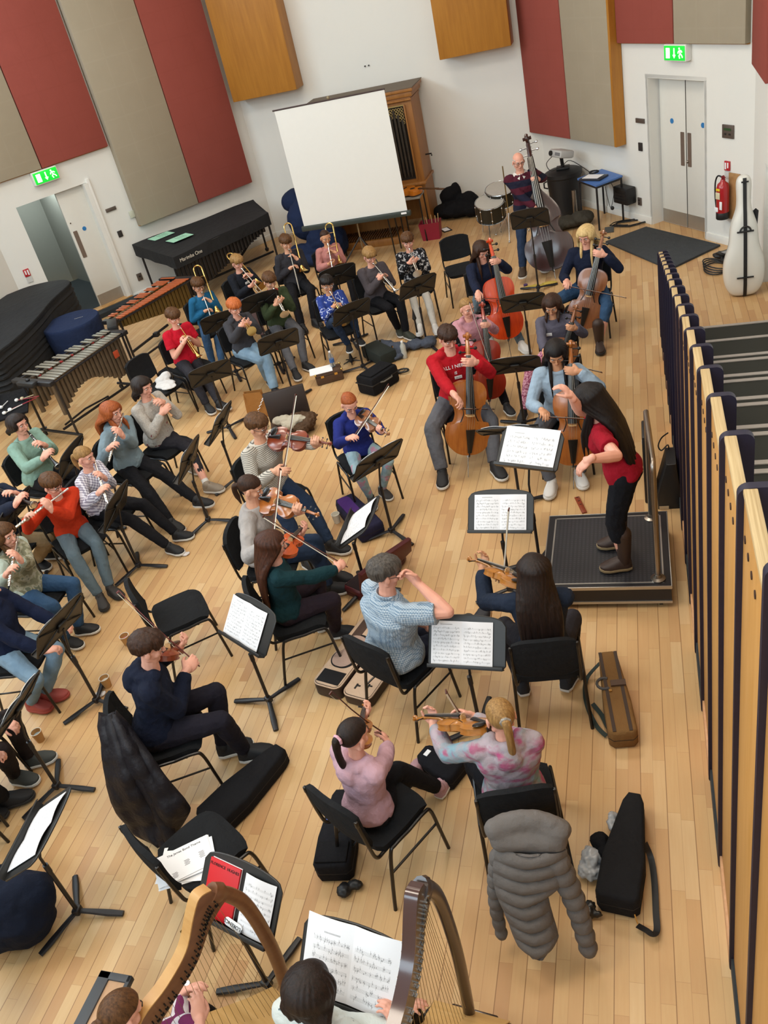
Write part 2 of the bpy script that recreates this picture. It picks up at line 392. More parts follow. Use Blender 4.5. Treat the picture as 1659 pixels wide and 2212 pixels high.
# acoustic panels
def fab(name, c1, c2):
    t = NT(name); x, y, z = t.sep(t.xyz())[:3]
    def blk(a, s): return t.m('LESS_THAN', t.m('ABSOLUTE', t.m('SUBTRACT', t.m('FRACT', t.m('DIVIDE', a, s)), 0.5)), 0.03)
    q = t.m('MAXIMUM', blk(x, 0.417), blk(z, 0.45)); f = t.m('ADD', t.m('MULTIPLY', q, 0.12), t.m('MULTIPLY', t.noise(t.xyz(), 3, 3), 0.5))
    t.out(t.mix(f, srgb(c1), srgb(c2)), 0.95, 0, 0.1); t.bump(t.noise(t.xyz(), 160, 2), 0.2, 0.004); return t.mat
BEI = fab('beige_acoustic_fabric', '#a39884', '#b0a592'); RED = fab('brick_red_acoustic_fabric', '#9c5249', '#8c483e')
OAKP = wood('oak_veneer', '#b67c2c', '#a36a22', (14, 14, 1.2), 0.45)
def panel(name, M, x0, x1, z0, z1, y0, th, m_, label, group=None):
    w_ = x1-x0; MM = M@Matrix.Translation(V(((x0+x1)/2, y0+th/2, (z0+z1)/2)))
    b = MB(); b.box((0, 0, 0), (w_-0.004, th, z1-z0), 0.012); o = b.obj(name, m_, mw=MM); tag(o, label, 'wall panel', group)
    if m_ is not OAKP:
        e = MB(); e.box((0, -th/2-0.002+0.01, -(z1-z0)/2-0.006), (w_-0.02, th-0.02, 0.012)); e.obj('edge_trim', OAKP, o)
    return o
g_ = 'acoustic panels on the hall walls'
panel('acoustic_panel', ML, 4.08, 5.33, 2.6, 7, 0, .08, BEI, 'beige acoustic panel left of the red one over the open door', g_)
panel('acoustic_panel', ML, 2.83, 4.07, 2.6, 7, 0, .08, RED, 'brick red acoustic panel over the open corridor door', g_)
panel('acoustic_panel', ML, 1.55, 2.79, 1.2, 7, 0, .16, BEI, 'long beige acoustic panel beside the open door, above the covered marimba', g_)
panel('acoustic_panel', ML, 0.30, 1.54, 1.2, 7, 0, .16, RED, 'long brick red acoustic panel nearest the corner above the covered marimba', g_)
panel('wood_panel', MBK, 0.05, 1.32, 2.64, 7, 0, .42, OAKP, 'deep oak veneer block hanging on the white wall left of the screen', g_)
panel('wood_panel', MBK, 3.95, 5.18, 2.64, 7, 0, .42, OAKP, 'deep oak veneer block hanging on the white wall right of the organ', g_)
panel('acoustic_panel', MR, -0.10, 1.19, 1.16, 7, .02, .16, RED, 'long brick red acoustic panel on the wall behind the double bass', g_)
panel('acoustic_panel', MR, 1.2, 2.44, 1.16, 7, .02, .16, BEI, 'long beige acoustic panel beside the double door, above the projector', g_)
b = MB(); b.box((0, 0, 0), (0.05, 0.18, 5.84)); tag(b.obj('panel_edge', OAKP, mw=MR@Matrix.Translation(V((2.47, 0.1, 4.08)))), 'narrow oak edge board on the side of the long beige panel', 'wall panel', g_)
panel('acoustic_panel', MR, 2.5, 3.76, 2.59, 7, 0, .09, RED, 'brick red acoustic panel over the double door', g_)
panel('acoustic_panel', MR, 3.77, 5.10, 2.59, 7, 0, .09, BEI, 'beige acoustic panel right of the exit sign over the double door', g_)
panel('acoustic_panel', MS, -0.02, 0.30, 2.59, 7, 0, .05, BEI, 'beige strip of panel in the corner of the side wall', g_)
panel('acoustic_panel', MS, 0.36, 1.6, 2.42, 7, 0, .09, RED, 'brick red acoustic panel at the upper right edge on the side wall', g_)
# exit signs
GRN = mat('exit_green', '#0cae2e', 0.5, emit=0.75); EXW = mat('exit_white', '#f6ffd9', 0.5, emit=1.6)
def exitsign(M, x, z, label, f=1):
    MM = M@Matrix.Translation(V((x, 0, z)))@Matrix.Diagonal((f, 1, 1, 1)); r = empty('exit_sign', MM, label, 'exit sign', 'running man exit signs')
    b = MB(); b.box((0, 0.05, 0), (0.45, 0.1, 0.21), 0.012); b.obj('housing', WHITE, r)
    b = MB(); b.box((0, 0.103, 0), (0.42, 0.008, 0.18), 0.003); p = b.obj('sign_face', GRN, r)
    b = MB(); b.box((-0.13, 0.108, 0), (0.075, 0.004, 0.125)); b.obj('door_symbol', EXW, p)
    b = MB(); b.box((0, 0.108, 0.02), (0.018, 0.004, 0.085)); b.prism([(-0.03, -0.02), (0, -0.062), (0.03, -0.02)], 0.106, 0.110, m=Matrix(((1, 0, 0, 0), (0, 0, 1, 0), (0, 1, 0, 0), (0, 0, 0, 1))))
    b.obj('arrow_symbol', EXW, p)
    b = MB(); y = 0.108
    b.ball((0.105, y, 0.058), (0.013, 0.004, 0.013))
    for q in ([(0.115, 0.04), (0.125, -0.005)], [(0.125, -0.005), (0.10, -0.03), (0.115, -0.062)], [(0.127, -0.005), (0.155, -0.025), (0.17, -0.052)], [(0.115, 0.035), (0.09, 0.022), (0.083, 0.0)], [(0.117, 0.035), (0.145, 0.03), (0.16, 0.012)]):
        b.tube([(a, y, c) for a, c in q], 0.0075, 6)
    b.obj('running_figure', EXW, p)
exitsign(MR@Matrix.Diagonal((1, 1, 1, 1)), 3.80, 2.48, 'green running man exit sign above the double door')
exitsign(ML@Matrix.Diagonal((1, 1, 1, 1)), 4.07, 2.48, 'green running man exit sign above the open corridor door', -1)
# small wall fittings
def plate(name, M, x, z, w_, h, m_, label, cat, y=0.012, extra=None):
    b = MB(); b.box((0, 0, 0), (w_, 0.02, h), 0.004); o = b.obj(name, m_, mw=M@Matrix.Translation(V((x, y, z)))); tag(o, label, cat)
    if extra: extra(o)
    return o
BRZ = mat('bronze_plate', '#6a5f58', 0.45, 0.5); DK = mat('dark_socket', '#2c2624', 0.6)
plate('vent_grille', MR, 2.87, 1.53, 0.20, 0.065, BRZ, 'small bronze plate on the wall left of the double door frame', 'wall plate')
plate('light_switch', MR, 2.85, 1.155, 0.085, 0.12, DK, 'dark switch plate below the bronze plate left of the double door', 'switch')
plate('wall_socket', MR, 2.77, 0.32, 0.085, 0.12, BRZ, 'bronze socket beside the black loudspeaker box', 'socket', extra=lambda o: [MBx('socket_hole', DK, o, (0, 0.011, 0.02)), MBx('socket_hole', DK, o, (0, 0.011, -0.025))])
plate('wall_panel_control', MR, 4.73, 1.53, 0.21, 0.17, BRZ, 'bronze control plate right of the double door', 'wall plate', extra=lambda o: [MBx('display', mat('green_display', '#2c4a2a', 0.4), o, (0, 0.011, 0.03), (0.13, 0.004, 0.03)), MBx('knob', DK, o, (-0.04, 0.013, -0.03), (0.03, 0.01, 0.02)), MBx('knob', DK, o, (0.04, 0.013, -0.03), (0.03, 0.01, 0.02))])
plate('vent_grille', ML, 3.17, 1.62, 0.20, 0.06, BRZ, 'small grey bronze plate on the wall right of the open corridor door', 'wall plate')
plate('light_switch', ML, 3.17, 1.18, 0.085, 0.11, DK, 'dark square switch on the wall right of the open corridor door', 'switch')
plate('wall_socket', ML, 3.11, 0.35, 0.10, 0.13, BRZ, 'socket low on the wall behind the xylophone', 'socket', extra=lambda o: [MBx('socket_hole', DK, o, (0, 0.011, 0.01))])
plate('sensor_box', ML, 2.83, 1.42, 0.10, 0.12, mat('pale_plastic', '#c9cbb9', 0.6), 'pale plastic box tucked against the edge of the long beige panel', 'box', y=0.03)
def firesign(M, x, z, label):
    o = plate('fire_notice', M, x, z, 0.1, 0.125, mat('notice_red', '#b8232c', 0.5), label, 'notice')
    MBx('pictogram', PAPER, o, (-0.022, 0.012, 0), (0.025, 0.003, 0.085)); MBx('pictogram', PAPER, o, (0.022, 0.012, 0.01), (0.022, 0.003, 0.07)); MBx('caption_card', mat('caption_grey', '#c9c9c6', 0.7), o, (0, 0.0, -0.12), (0.095, 0.008, 0.09))
firesign(MR, 4.72, 1.09, 'red and white extinguisher notice above the red fire extinguisher')
firesign(ML, 5.0, 1.15, 'red and white notice on the wall left of the open corridor door')
# two tiny fixings on the back wall
for i, x in enumerate((2.53, 2.6)):
    b = MB(); b.tube([(0, 0, 0), (0, 0.03, 0)], 0.012, 8); tag(b.obj('wall_hook', DK, mw=MBK@Matrix.Translation(V((x, 0, 2.74)))), ('left' if i == 0 else 'right')+' one of two small dark fixings high on the white wall above the organ', 'hook')
# conduit and fire extinguisher with backboard
r = empty('fire_extinguisher', MR@Matrix.Translation(V((4.76, 0.12, 0.42))), 'red fire extinguisher hanging on its wooden board right of the double door', 'fire extinguisher')
XR = mat('extinguisher_red', '#a8121d', 0.3, coat=0.5)
b = MB(); b.lathe([(0.075, 0.07), (0.085, 0.09), (0.085, 0.42), (0.07, 0.47), (0.035, 0.5), (0.025, 0.53)], 20); b.obj('cylinder', XR, r)
b = MB(); b.lathe([(0.082, 0), (0.088, 0.01), (0.088, 0.09), (0.08, 0.1)], 20); b.obj('base_ring', BLKPL, r)
b = MB(); b.box((0, 0.0, 0.55), (0.03, 0.03, 0.05), 0.006); b.tube([(0, 0, 0.57), (0.05, 0.03, 0.59), (0.1, 0.05, 0.575)], 0.009); b.tube([(0, 0, 0.55), (0.06, 0.03, 0.56), (0.1, 0.05, 0.55)], 0.007); b.obj('handle', mat('handle_red', '#7c1018', 0.4), r)
b = MB(); b.tube(spl([(0, 0, 0.55), (-0.07, 0.02, 0.57), (-0.11, 0.03, 0.48), (-0.10, 0.04, 0.3), (-0.09, 0.03, 0.14)]), 0.011); b.obj('hose', BLKPL, r)
for nm, c, d_, mm_ in (('yellow_label', (0.0, 0.083, 0.41), (0.07, 0.01, 0.03), mat('label_yellow', '#e2c32b', 0.5)), ('label', (0.0, 0.086, 0.33), (0.08, 0.006, 0.09), mat('label_cream', '#d8cfae', 0.6)), ('label', (0.045, 0.076, 0.2), (0.05, 0.008, 0.11), PAPER), ('label', (-0.03, 0.084, 0.14), (0.07, 0.006, 0.06), PAPER)):
    b = MB(); b.box(c, d_, 0.002); b.obj(nm, mm_, r)
b = MB(); b.box((0, 0, 0), (0.2, 0.02, 0.62), 0.004); tag(b.obj('backboard', wood('backboard_wood', '#b08a5c', '#a57d50'), mw=MR@Matrix.Translation(V((4.86, 0.014, 0.70)))), 'wooden backboard behind the fire extinguisher', 'board')

# ---------------------------------------------------------------- tiered seating block on the right
CAPM = mat('dark_purple_padding', '#17122a', 0.55, 0, 0.25, 40); PLY = wood('birch_ply', '#c08f52', '#b5823f', (3, 20, 2), 0.45); PLYE = wood('ply_edge', '#cdb488', '#a98c5e', (120, 2, 120), 0.5)
HOLE = mat('bolt_hole', '#3b2414', 0.8)
ORD = 'first second third fourth fifth sixth seventh eighth ninth tenth eleventh twelfth thirteenth fourteenth fifteenth sixteenth seventeenth eighteenth nineteenth twentieth'.split()
PY = [10.0, 9.7, 9.37, 9.02, 8.68, 8.33, 7.94, 7.54, 7.10, 6.62, 6.15, 5.70, 5.22, 4.70, 4.16, 3.61, 3.03, 2.46, 1.88, 1.30, 0.7]
for k in range(20):
    y = PY[k]; zt = 1.08+0.248*(9.9-y); xl = 0.175+0.0115*(9.9-y)
    r = empty('seating_end_panel', V((xl, y, 0)), 'birch ply seating end panel with dark padded post, '+ORD[k]+' from the far end', 'seating panel', 'folded seating end panels in a row')
    wd = 0.125
    b = MB(); mm = Matrix(((1, 0, 0, 0), (0, 0, 1, 0), (0, 1, 0, 0), (0, 0, 0, 1)))
    b.prism(rrect(wd, zt, 0.035, 5, wd/2, zt/2), 0, 0.035, m=mm); b.obj('padded_post', CAPM, r)
    b = MB(); L = PY[k]-PY[k+1]-0.037; b.box((0.038, -L/2, (zt-0.03)/2+0.01), (0.036, L, zt-0.05), 0.003); b.obj('ply_board', PLY if k > 8 else CAPM, r)
    b = MB(); b.box((0.038, -L/2, zt-0.012), (0.044, L, 0.022), 0.004); b.obj('top_edge', PLYE, r)
    if k > 8:
        b = MB()
        for h in range(4): b = MB(); b.tube([(0.016, -0.06-0.09*h, zt-0.16), (0.0205, -0.06-0.09*h, zt-0.16)], 0.014, 10); b.obj('bolt_hole', HOLE, r)
    b = MB(); b.box((0.014, -L/2, 0.06), (0.012, L, 0.12)); b.obj('skirting', CARP if k % 2 else wood('pink_ply', '#d8ab84', '#c8976c', (3, 20, 2)), r)
# steps with pale nosings
NOS = mat('pale_nosing', '#b3aca6', 0.5, 0.2); TRD = mat('dark_step_carpet', '#33342f', 0.95, 0, 0.12, 300)
for k in range(10):
    y0 = 9.8-0.78*k; z = 0.19*(k+1)
    r = empty('step', V((0.95, y0, 0)), 'dark carpeted step of the tiered seating with pale nosing, '+ORD[k]+' up from the floor', 'step', 'dark steps of the tiered seating')
    x0, x1 = 0.41, 1.44
    b = MB(); b.box(((x0+x1)/2-0.95, -0.39, z/2-0.005), (x1-x0, 0.78, z-0.01)); b.obj('tread', TRD, r)
    b = MB(); b.box(((x0+x1)/2-0.95, -0.025, z-0.004), (x1-x0, 0.05, 0.012), 0.003)
    if k > 1: b.box(((x0+x1)/2-0.95, -0.13, z-0.004), (x1-x0, 0.05, 0.012), 0.003)
    b.obj('nosing', NOS, r)
b = MB(); b.box((0, 0, 0), (1.08, 0.03, 0.03), 0.004); tag(b.obj('floor_strip', NOS, loc=(0.9, 9.83, 0.016)), 'pale metal strip on the floor at the foot of the dark steps', 'strip')
# ================================================================ chairs and music stands
SEATM = cloth('black_seat_fabric', '#1b1c1e', 0.95)
FR = mat('black_chair_tube', '#15110f', 0.35)
def make_chair():
    'front of the seat looks along local +Y, seat top 0.46 m'
    r = empty('chair', V((0, 0, 0)))
    b = MB(); P = []
    n = 10
    for i in range(n+1):
        u = i/n; row = []
        yy = -0.20+0.42*u
        for j in range(n+1):
            v = j/n*2-1; wv = 0.205+0.012*math.sin(u*PI)
            e = (1-0.14*abs(v)**6*(1 if u < .15 or u > .85 else 0)) ; z = 0.455-0.018*max(0, u-0.8)/0.2*1.4-0.012*(1-v*v)*math.sin(u*PI)*-1
            xx = v*wv; yq = yy
            if u > 0.85: yq -= 0.035*abs(v)**5*(u-0.85)/0.15
            if u < 0.15: yq += 0.035*abs(v)**5*(0.15-u)/0.15
            row.append((xx, yq, z))
        P.append(row)
    b.sheet(P, 0.045); o = b.obj('seat', SEATM, r, sharp=50)
    b = MB(); P = []
    for i in range(9):
        u = i/8; z = 0.53+0.335*u; y = -0.235-0.045*u-0.015*math.sin(u*PI); row = []
        for j in range(9):
            v = j/8*2-1; row.append((v*(0.195+0.012*math.sin(u*PI)), y-0.022*(1-v*v)+0.02, z-(0.035*abs(v)**4 if u > .9 else 0)+(0.03*abs(v)**4 if u < .1 else 0)))
        P.append(row)
    b.sheet(P, 0.034); b.obj('backrest', SEATM, r, sharp=50)
    for s in (-1, 1):
        b = MB(); b.tube(spl([(s*0.225, 0.02, 0.43), (s*0.225, 0.15, 0.435), (s*0.226, 0.20, 0.40), (s*0.232, 0.225, 0.2), (s*0.24, 0.245, 0.0)], 5), 0.0115, 8); b.obj('leg', FR, r)
        b = MB(); b.tube(spl([(s*0.225, 0.02, 0.43), (s*0.225, -0.10, 0.435), (s*0.226, -0.145, 0.41), (s*0.232, -0.20, 0.2), (s*0.24, -0.245, 0.0)], 5), 0.0115, 8); b.obj('leg', FR, r)
        b = MB(); b.tube([(s*0.23, 0.215, 0.27), (s*0.23, -0.185, 0.27)], 0.008, 6); b.obj('stretcher', FR, r)
    b = MB()
    for s in (-1, 1):
        b.tube(spl([(s*0.19, 0.05, 0.425), (s*0.195, -0.15, 0.425), (s*0.205, -0.225, 0.45), (s*0.208, -0.25, 0.56), (s*0.204, -0.275, 0.80)], 5), 0.011, 8)
        b.box((s*0.205, -0.275, 0.80), (0.02, 0.02, 0.05), 0.005)
    b.tube([(-0.225, 0.1, 0.425), (0.225, 0.1, 0.425)], 0.01, 6); b.tube([(-0.225, -0.12, 0.425), (0.225, -0.12, 0.425)], 0.01, 6)
    b.obj('back_frame', FR, r)
    return r
CH0 = make_chair(); _cu = [False]
def chair(x, y, yaw, label, group='black padded chairs of the players'):
    if not _cu[0]:
        _cu[0] = True; CH0.matrix_world = at(x, y, yaw); return tag(CH0, label, 'chair', group)
    return dup(CH0, at(x, y, yaw), label, 'chair', group)
DESK = mat('stand_desk_black', '#1d1c1b', 0.45, 0.0, 0.15); DESKB = mat('stand_rib_black', '#0e0d0d', 0.5)
_desk = {}
def make_stand(tilt, h):
    'player stands on the -Y side; desk faces -Y; tilt in degrees back from upright; h height of the desk foot'
    r = empty('music_stand', V((0, 0, 0)))
    ta = math.radians(tilt)
    M = Matrix.Translation(V((0, 0, h)))@Matrix.Rotation(-ta, 4, 'X')
    # desk outline in x,z : 0.5 wide, 0.33 tall, bowed top
    out = [(-0.24, 0), (0.24, 0), (0.255, 0.02), (0.255, 0.27), (0.24, 0.292)]+[(0.24*math.cos(math.radians(a)), 0.292+0.045*math.sin(math.radians(a))) for a in range(15, 180, 15)]+[(-0.24, 0.292), (-0.255, 0.27), (-0.255, 0.02)]
    ZY = Matrix(((1, 0, 0, 0), (0, 0, 1, 0), (0, 1, 0, 0), (0, 0, 0, 1)))
    b = MB(); b.m = M; b.prism(out, -0.003, 0.004, m=ZY)
    b.tube([(p[0], 0.002, p[1]) for p in out], 0.006, 6, closed=True)
    b.obj('desk', DESK, r)
    b = MB(); b.m = M; b.box((0, -0.028, -0.003), (0.5, 0.06, 0.006), 0.002); b.box((0, -0.056, 0.008), (0.5, 0.005, 0.022), 0.002); b.obj('lip', DESK, r)
    b = MB(); b.m = M
    for s in (-1, 1):
        b.tube([(s*0.235, 0.008, 0.27), (s*0.04, 0.016, 0.16), (s*0.235, 0.008, 0.02)], 0.006, 6)
    b.box((0, 0.018, 0.15), (0.09, 0.025, 0.09), 0.008); b.obj('back_rib', DESKB, r)
    t3 = math.tan(ta); b = MB(); b.tube([M@V((0, 0.03, 0.13)), M@V((0, 0.045, 0.06)), V((0, 0.035+0.02*t3, h-0.05)), V((0, 0.02, h-0.16)), V((0, 0.02, 0.42))], [0.009]*5, 8); b.obj('pole', BLK, r)
    b = MB(); b.tube([V((0, 0.02, 0.52)), V((0, 0.02, 0.045))], 0.0135, 10); b.tube([V((0, 0.02, 0.53)), V((0, 0.02, 0.46))], 0.017, 10); b.box((0, 0.02, 0.055), (0.06, 0.05, 0.05), 0.012); b.obj('lower_tube', BLK, r)
    for k in range(3):
        a = math.radians(-90+120*k+60); d = V((math.cos(a), math.sin(a), 0)); b = MB(); b.m = Matrix.Translation(V((0, 0.02, 0)))
        b.tube([d*0.01+V((0, 0, 0.05)), d*0.09+V((0, 0, 0.042)), d*0.21+V((0, 0, 0.024)), d*0.30+V((0, 0, 0.014))], [0.017, 0.019, 0.024, 0.020], 8, flat=0.62, up=(0, 0, 1)); b.obj('leg', BLK, r)
    return r
STS = {}
def stand(x, y, yaw, label, tilt=25, h=0.85, group='black music stands'):
    'yaw is the direction from the player towards the back of the desk'
    k = (tilt, h)
    if k not in STS: STS[k] = make_stand(tilt, h); STS[k].matrix_world = at(x, y, yaw); r = tag(STS[k], label, 'music stand', group)
    else: r = dup(STS[k], at(x, y, yaw), label, 'music stand', group)
    r['tilt'] = tilt; r['h'] = h
    del r['tilt'], r['h']
    M = at(x, y, yaw)@Matrix.Translation(V((0, 0, h)))@Matrix.Rotation(-math.radians(tilt), 4, 'X')
    return M
# sheet music
def music_mat(name, staves=10, light='#e9e9ec', dens=0.5):
    t = NT(name); x, y, z = t.sep(t.xyz())[:3]   # page lies in local x (0..w) and z (0..h)
    w = 0.205; h = 0.29; m = 0.02
    v = t.m('DIVIDE', t.m('SUBTRACT', z, 0.02), (h-0.055)/staves); fv = t.m('FRACT', v); st = t.m('FLOOR', v)
    inn = t.m('MULTIPLY', t.m('GREATER_THAN', z, 0.02), t.m('LESS_THAN', z, h-0.036))
    ax = t.m('ABSOLUTE', x); ix = t.m('MULTIPLY', t.m('GREATER_THAN', ax, m*0.7), t.m('LESS_THAN', ax, w-m*0.6)); inn = t.m('MULTIPLY', inn, ix)
    band = t.m('MULTIPLY', t.m('GREATER_THAN', fv, 0.30), t.m('LESS_THAN', fv, 0.72))
    ln = t.m('LESS_THAN', t.m('FRACT', t.m('MULTIPLY', t.m('SUBTRACT', fv, 0.30), 1/0.105)), 0.3)
    cb = t.n('ShaderNodeCombineXYZ'); t.lk(t.m('FLOOR', t.m('MULTIPLY', x, 210)), cb.inputs[0]); t.lk(st, cb.inputs[1])
    on = t.wn(cb.outputs[0]); hgt = t.wn(t.n('ShaderNodeVectorMath', operation='ADD').outputs[0]) if False else t.m('FRACT', t.m('MULTIPLY', on, 7.31))
    dv = t.m('ABSOLUTE', t.m('SUBTRACT', fv, t.m('MULTIPLY_ADD', hgt, 0.5, 0.25))); note = t.m('MULTIPLY', t.m('LESS_THAN', dv, 0.09), t.m('GREATER_THAN', on, 1-dens))
    stem = t.m('MULTIPLY', t.m('MULTIPLY', t.m('LESS_THAN', dv, 0.30), t.m('GREATER_THAN', on, 1-dens*0.8)), t.m('LESS_THAN', t.m('FRACT', t.m('MULTIPLY', x, 210)), 0.3))
    ink = t.m('MULTIPLY', inn, t.m('MAXIMUM', t.m('MULTIPLY', t.m('MULTIPLY', ln, band), 0.75), t.m('MAXIMUM', note, stem)))
    ttl = t.m('MULTIPLY', t.m('LESS_THAN', t.m('ABSOLUTE', t.m('SUBTRACT', z, h-0.022)), 0.0035), t.m('LESS_THAN', t.m('ABSOLUTE', t.m('ADD', x, w/2)), 0.04))
    ttl = t.m('MULTIPLY', ttl, t.m('GREATER_THAN', t.m('FRACT', t.m('MULTIPLY', x, 160)), 0.28))
    t.out(t.mix(t.m('MULTIPLY', t.m('MAXIMUM', ink, ttl), 0.55), srgb(light), srgb('#2a2a2e')), 0.85, 0, 0.2); return t.mat
MUS = [music_mat('printed_music_dense', 10, dens=0.4), music_mat('printed_music_open', 9, dens=0.3), music_mat('printed_music_score', 6, dens=0.45)]
def music(M, label, pages=2, mi=0, dx=0.0, w=0.205, h=0.29, curl=0.012, mtx=None, name='sheet_music', rotz=0.0):
    'open music leaning on a desk frame M'
    r = empty(name, M@Matrix.Translation(V((dx, -0.01, 0.006)))@Matrix.Rotation(rotz, 4, 'Y'), label, 'sheet music', 'printed music on the stands')
    for s in ((-1, 1) if pages == 2 else (1,)):
        b = MB(); P = []
        for i in range(7):
            u = i/6; row = []
            for j in range(5):
                v = j/4; x = s*w*u; y = -0.002-curl*math.sin(u*PI)*(0.6+0.4*v)
                if pages == 1: x -= 0
                row.append((x, y, h*v))
            P.append(row)
        if s < 0: P = P[::-1]
        b.sheet(P, 0.0016 if pages == 1 else 0.003); b.obj('page', MUS[mi] if mtx is None else mtx, r)
    return r
# ================================================================ instruments
def varnish(name, a, b_):
    t = NT(name); p = t.xyz(scale=(26, 3, 26)); nz = t.noise(p, 2, 4, 0.6); t.out(t.ramp(nz, [(0.25, a), (0.75, b_)]), 0.28, 0, 0.5)
    t.b.inputs['Coat Weight'].default_value = 0.6; t.b.inputs['Coat Roughness'].default_value = 0.12; return t.mat
VAR = dict(amber=varnish('amber_varnish', '#96501c', '#b06a2a'), red=varnish('red_brown_varnish', '#6e2a16', '#873a1c'), brown=varnish('brown_varnish', '#7a4526', '#95603a'),
           orange=varnish('orange_varnish', '#b04218', '#c55a22'), honey=varnish('honey_varnish', '#96591f', '#b0752f'), bright=varnish('bright_red_varnish', '#b02c0a', '#cf4a12'), dark=varnish('dark_bass_varnish', '#2a100c', '#3d180f'),
           deep=varnish('deep_red_varnish', '#801f0c', '#9c2f12'))
EBONY = mat('ebony', '#141110', 0.32); MAPLE = mat('maple_bridge', '#caa068', 0.6); STRG = mat('string_metal', '#c9c5bb', 0.35, 0.8); HAIRB = mat('bow_hair', '#e6e0cf', 0.6); STICK = mat('bow_stick', '#4c1f12', 0.4)
VO = [(0.00, 0.0), (0.030, 0.002), (0.062, 0.016), (0.088, 0.045), (0.101, 0.085), (0.100, 0.118), (0.092, 0.145), (0.089, 0.152), (0.078, 0.148), (0.064, 0.162), (0.0555, 0.190), (0.0585, 0.218), (0.068, 0.237), (0.077, 0.240), (0.078, 0.250), (0.0835, 0.278), (0.080, 0.312), (0.064, 0.338), (0.038, 0.350), (0.012, 0.354)]
BO = [(0.00, 0.0), (0.030, 0.002), (0.062, 0.016), (0.088, 0.045), (0.101, 0.085), (0.100, 0.118), (0.092, 0.140), (0.086, 0.148), (0.074, 0.150), (0.064, 0.162), (0.0575, 0.185), (0.060, 0.205), (0.068, 0.220), (0.075, 0.226), (0.0755, 0.24), (0.070, 0.27), (0.052, 0.305), (0.034, 0.33), (0.020, 0.35), (0.014, 0.362)]
def viol(kind, mw, label, var, cat=None, s=1.0, pin=0.0, group=None, chin=True):
    '''origin at the bottom block, +Y towards the scroll, +Z out of the top plate; violin sized 0.355 m body times scale'''
    K = dict(violin=(1, .036, 1, 1), viola=(1.13, .040, 1, 1), cello=(2.12, .118, 1.0, .95), bass=(3.15, .20, 1.04, .95))[kind]
    k, th, wf, nf = K; k *= s; th *= s
    r = empty({'bass': 'double_bass'}.get(kind, kind), mw, label, cat or {'bass': 'double bass'}.get(kind, kind), group)
    half = BO if kind == 'bass' else VO
    half = [(x*k*wf, y*k) for x, y in half]
    hs = spl([(x, y, 0) for x, y in half], 3); half = [(p.x, p.y) for p in hs]
    out = half+[(-x, y) for x, y in half[::-1] if x > 1e-4]
    out = [p for i, p in enumerate(out) if i == 0 or (V(p)-V(out[i-1])).length > 1e-4]
    arch = 0.018*k if kind in ('violin', 'viola') else 0.011*k
    b = MB(); n = len(out); rings = []
    cx, cy = 0.0, 0.18*k
    def ins(f, z):   # shrink towards the centre line
        return [(x*f, cy+(y-cy)*(0.25+0.75*f) if f < 1 else y, z) for x, y in out]
    e = 1.035
    R_ = [ins(0.02, -arch*0.8), ins(0.5, -arch*0.75), ins(0.85, -arch*0.25), ins(e, 0), ins(e, 0.07*th+.001), ins(0.985, 0.07*th+.001), ins(0.985, th-0.07*th-.001), ins(e, th-0.07*th), ins(e, th), ins(0.9, th+arch*0.1), ins(0.72, th+arch*0.55), ins(0.45, th+arch*0.9), ins(0.02, th+arch)]
    vs = [p for q in R_ for p in q]; fs = []
    for i in range(len(R_)-1):
        for j in range(n): j2 = (j+1) % n; fs.append((i*n+j, i*n+j2, (i+1)*n+j2, (i+1)*n+j))
    fs.append(tuple(range(n))); fs.append(tuple((len(R_)-1)*n+j for j in range(n)))
    b._add(vs, fs); body = b.obj('body', var, r, sharp=50)
    zt = th+arch
    # f-holes
    for sx in (-1, 1):
        b = MB(); P = [(sx*p[0]*k, p[1]*k, zt-arch*p[2]*0.8+0.0015*k) for p in ((0.024, 0.227, .35), (0.029, 0.232, .42), (0.031, 0.223, .45), (0.028, 0.20, .35), (0.038, 0.172, .5), (0.044, 0.158, .62), (0.041, 0.148, .6), (0.036, 0.153, .48))]
        b.tube(spl(P, 4), 0.0026*k, 6); b.obj('f_hole', EBONY, body)
    # neck, scroll
    nl = (0.130 if kind != 'bass' else 0.15)*k*nf; y0 = half[-1][1]-0.004*k; drop = -0.012*k; zf = zt-arch*0.55
    b = MB(); b.tube([(0, y0-0.012*k, zf-0.014*k), (0, y0+0.02*k, zf-0.004*k), (0, y0+nl*0.9, zf-0.006*k), (0, y0+nl, zf-0.009*k)], [0.016*k, 0.0115*k, 0.0105*k, 0.011*k], 10, flat=0.9, up=(0, 0, 1))
    pb = [(0, y0+nl, zf-0.009*k), (0, y0+nl+0.03*k, zf-0.015*k), (0, y0+nl+0.075*k, zf-0.028*k)]
    b.tube(pb, [0.0115*k, 0.0105*k, 0.008*k], 8, flat=1.0); neck = b.obj('neck', var, r)
    b = MB(); c = V((0, y0+nl+0.085*k, zf-0.026*k)); sp = []
    for i in range(26):
        a = -0.6+i/25*3.6*PI; rr = 0.0165*k*(1-i/30); sp.append(c+V((0, rr*math.cos(a+1.2)*1.0, rr*math.sin(a+1.2))))
    b.tube(sp, [0.0085*k*(1-i/60) for i in range(26)], 7); b.tube([c+V((-0.019*k, 0, 0)), c+V((0.019*k, 0, 0))], 0.0075*k, 8); b.obj('scroll', var, r)
    b = MB()
    for i in range(4):
        sx = 1 if i % 2 else -1; yy = y0+nl+(0.012+0.017*i)*k; zz = zf-(0.011+0.007*i)*k
        b.tube([(-sx*0.012*k, yy, zz), (sx*0.030*k, yy, zz)], 0.003*k, 6); b.ball((sx*0.037*k, yy, zz), (0.009*k, 0.0085*k, 0.003*k) if kind != 'bass' else (0.008*k, 0.006*k, 0.003*k), n=8, k=6)
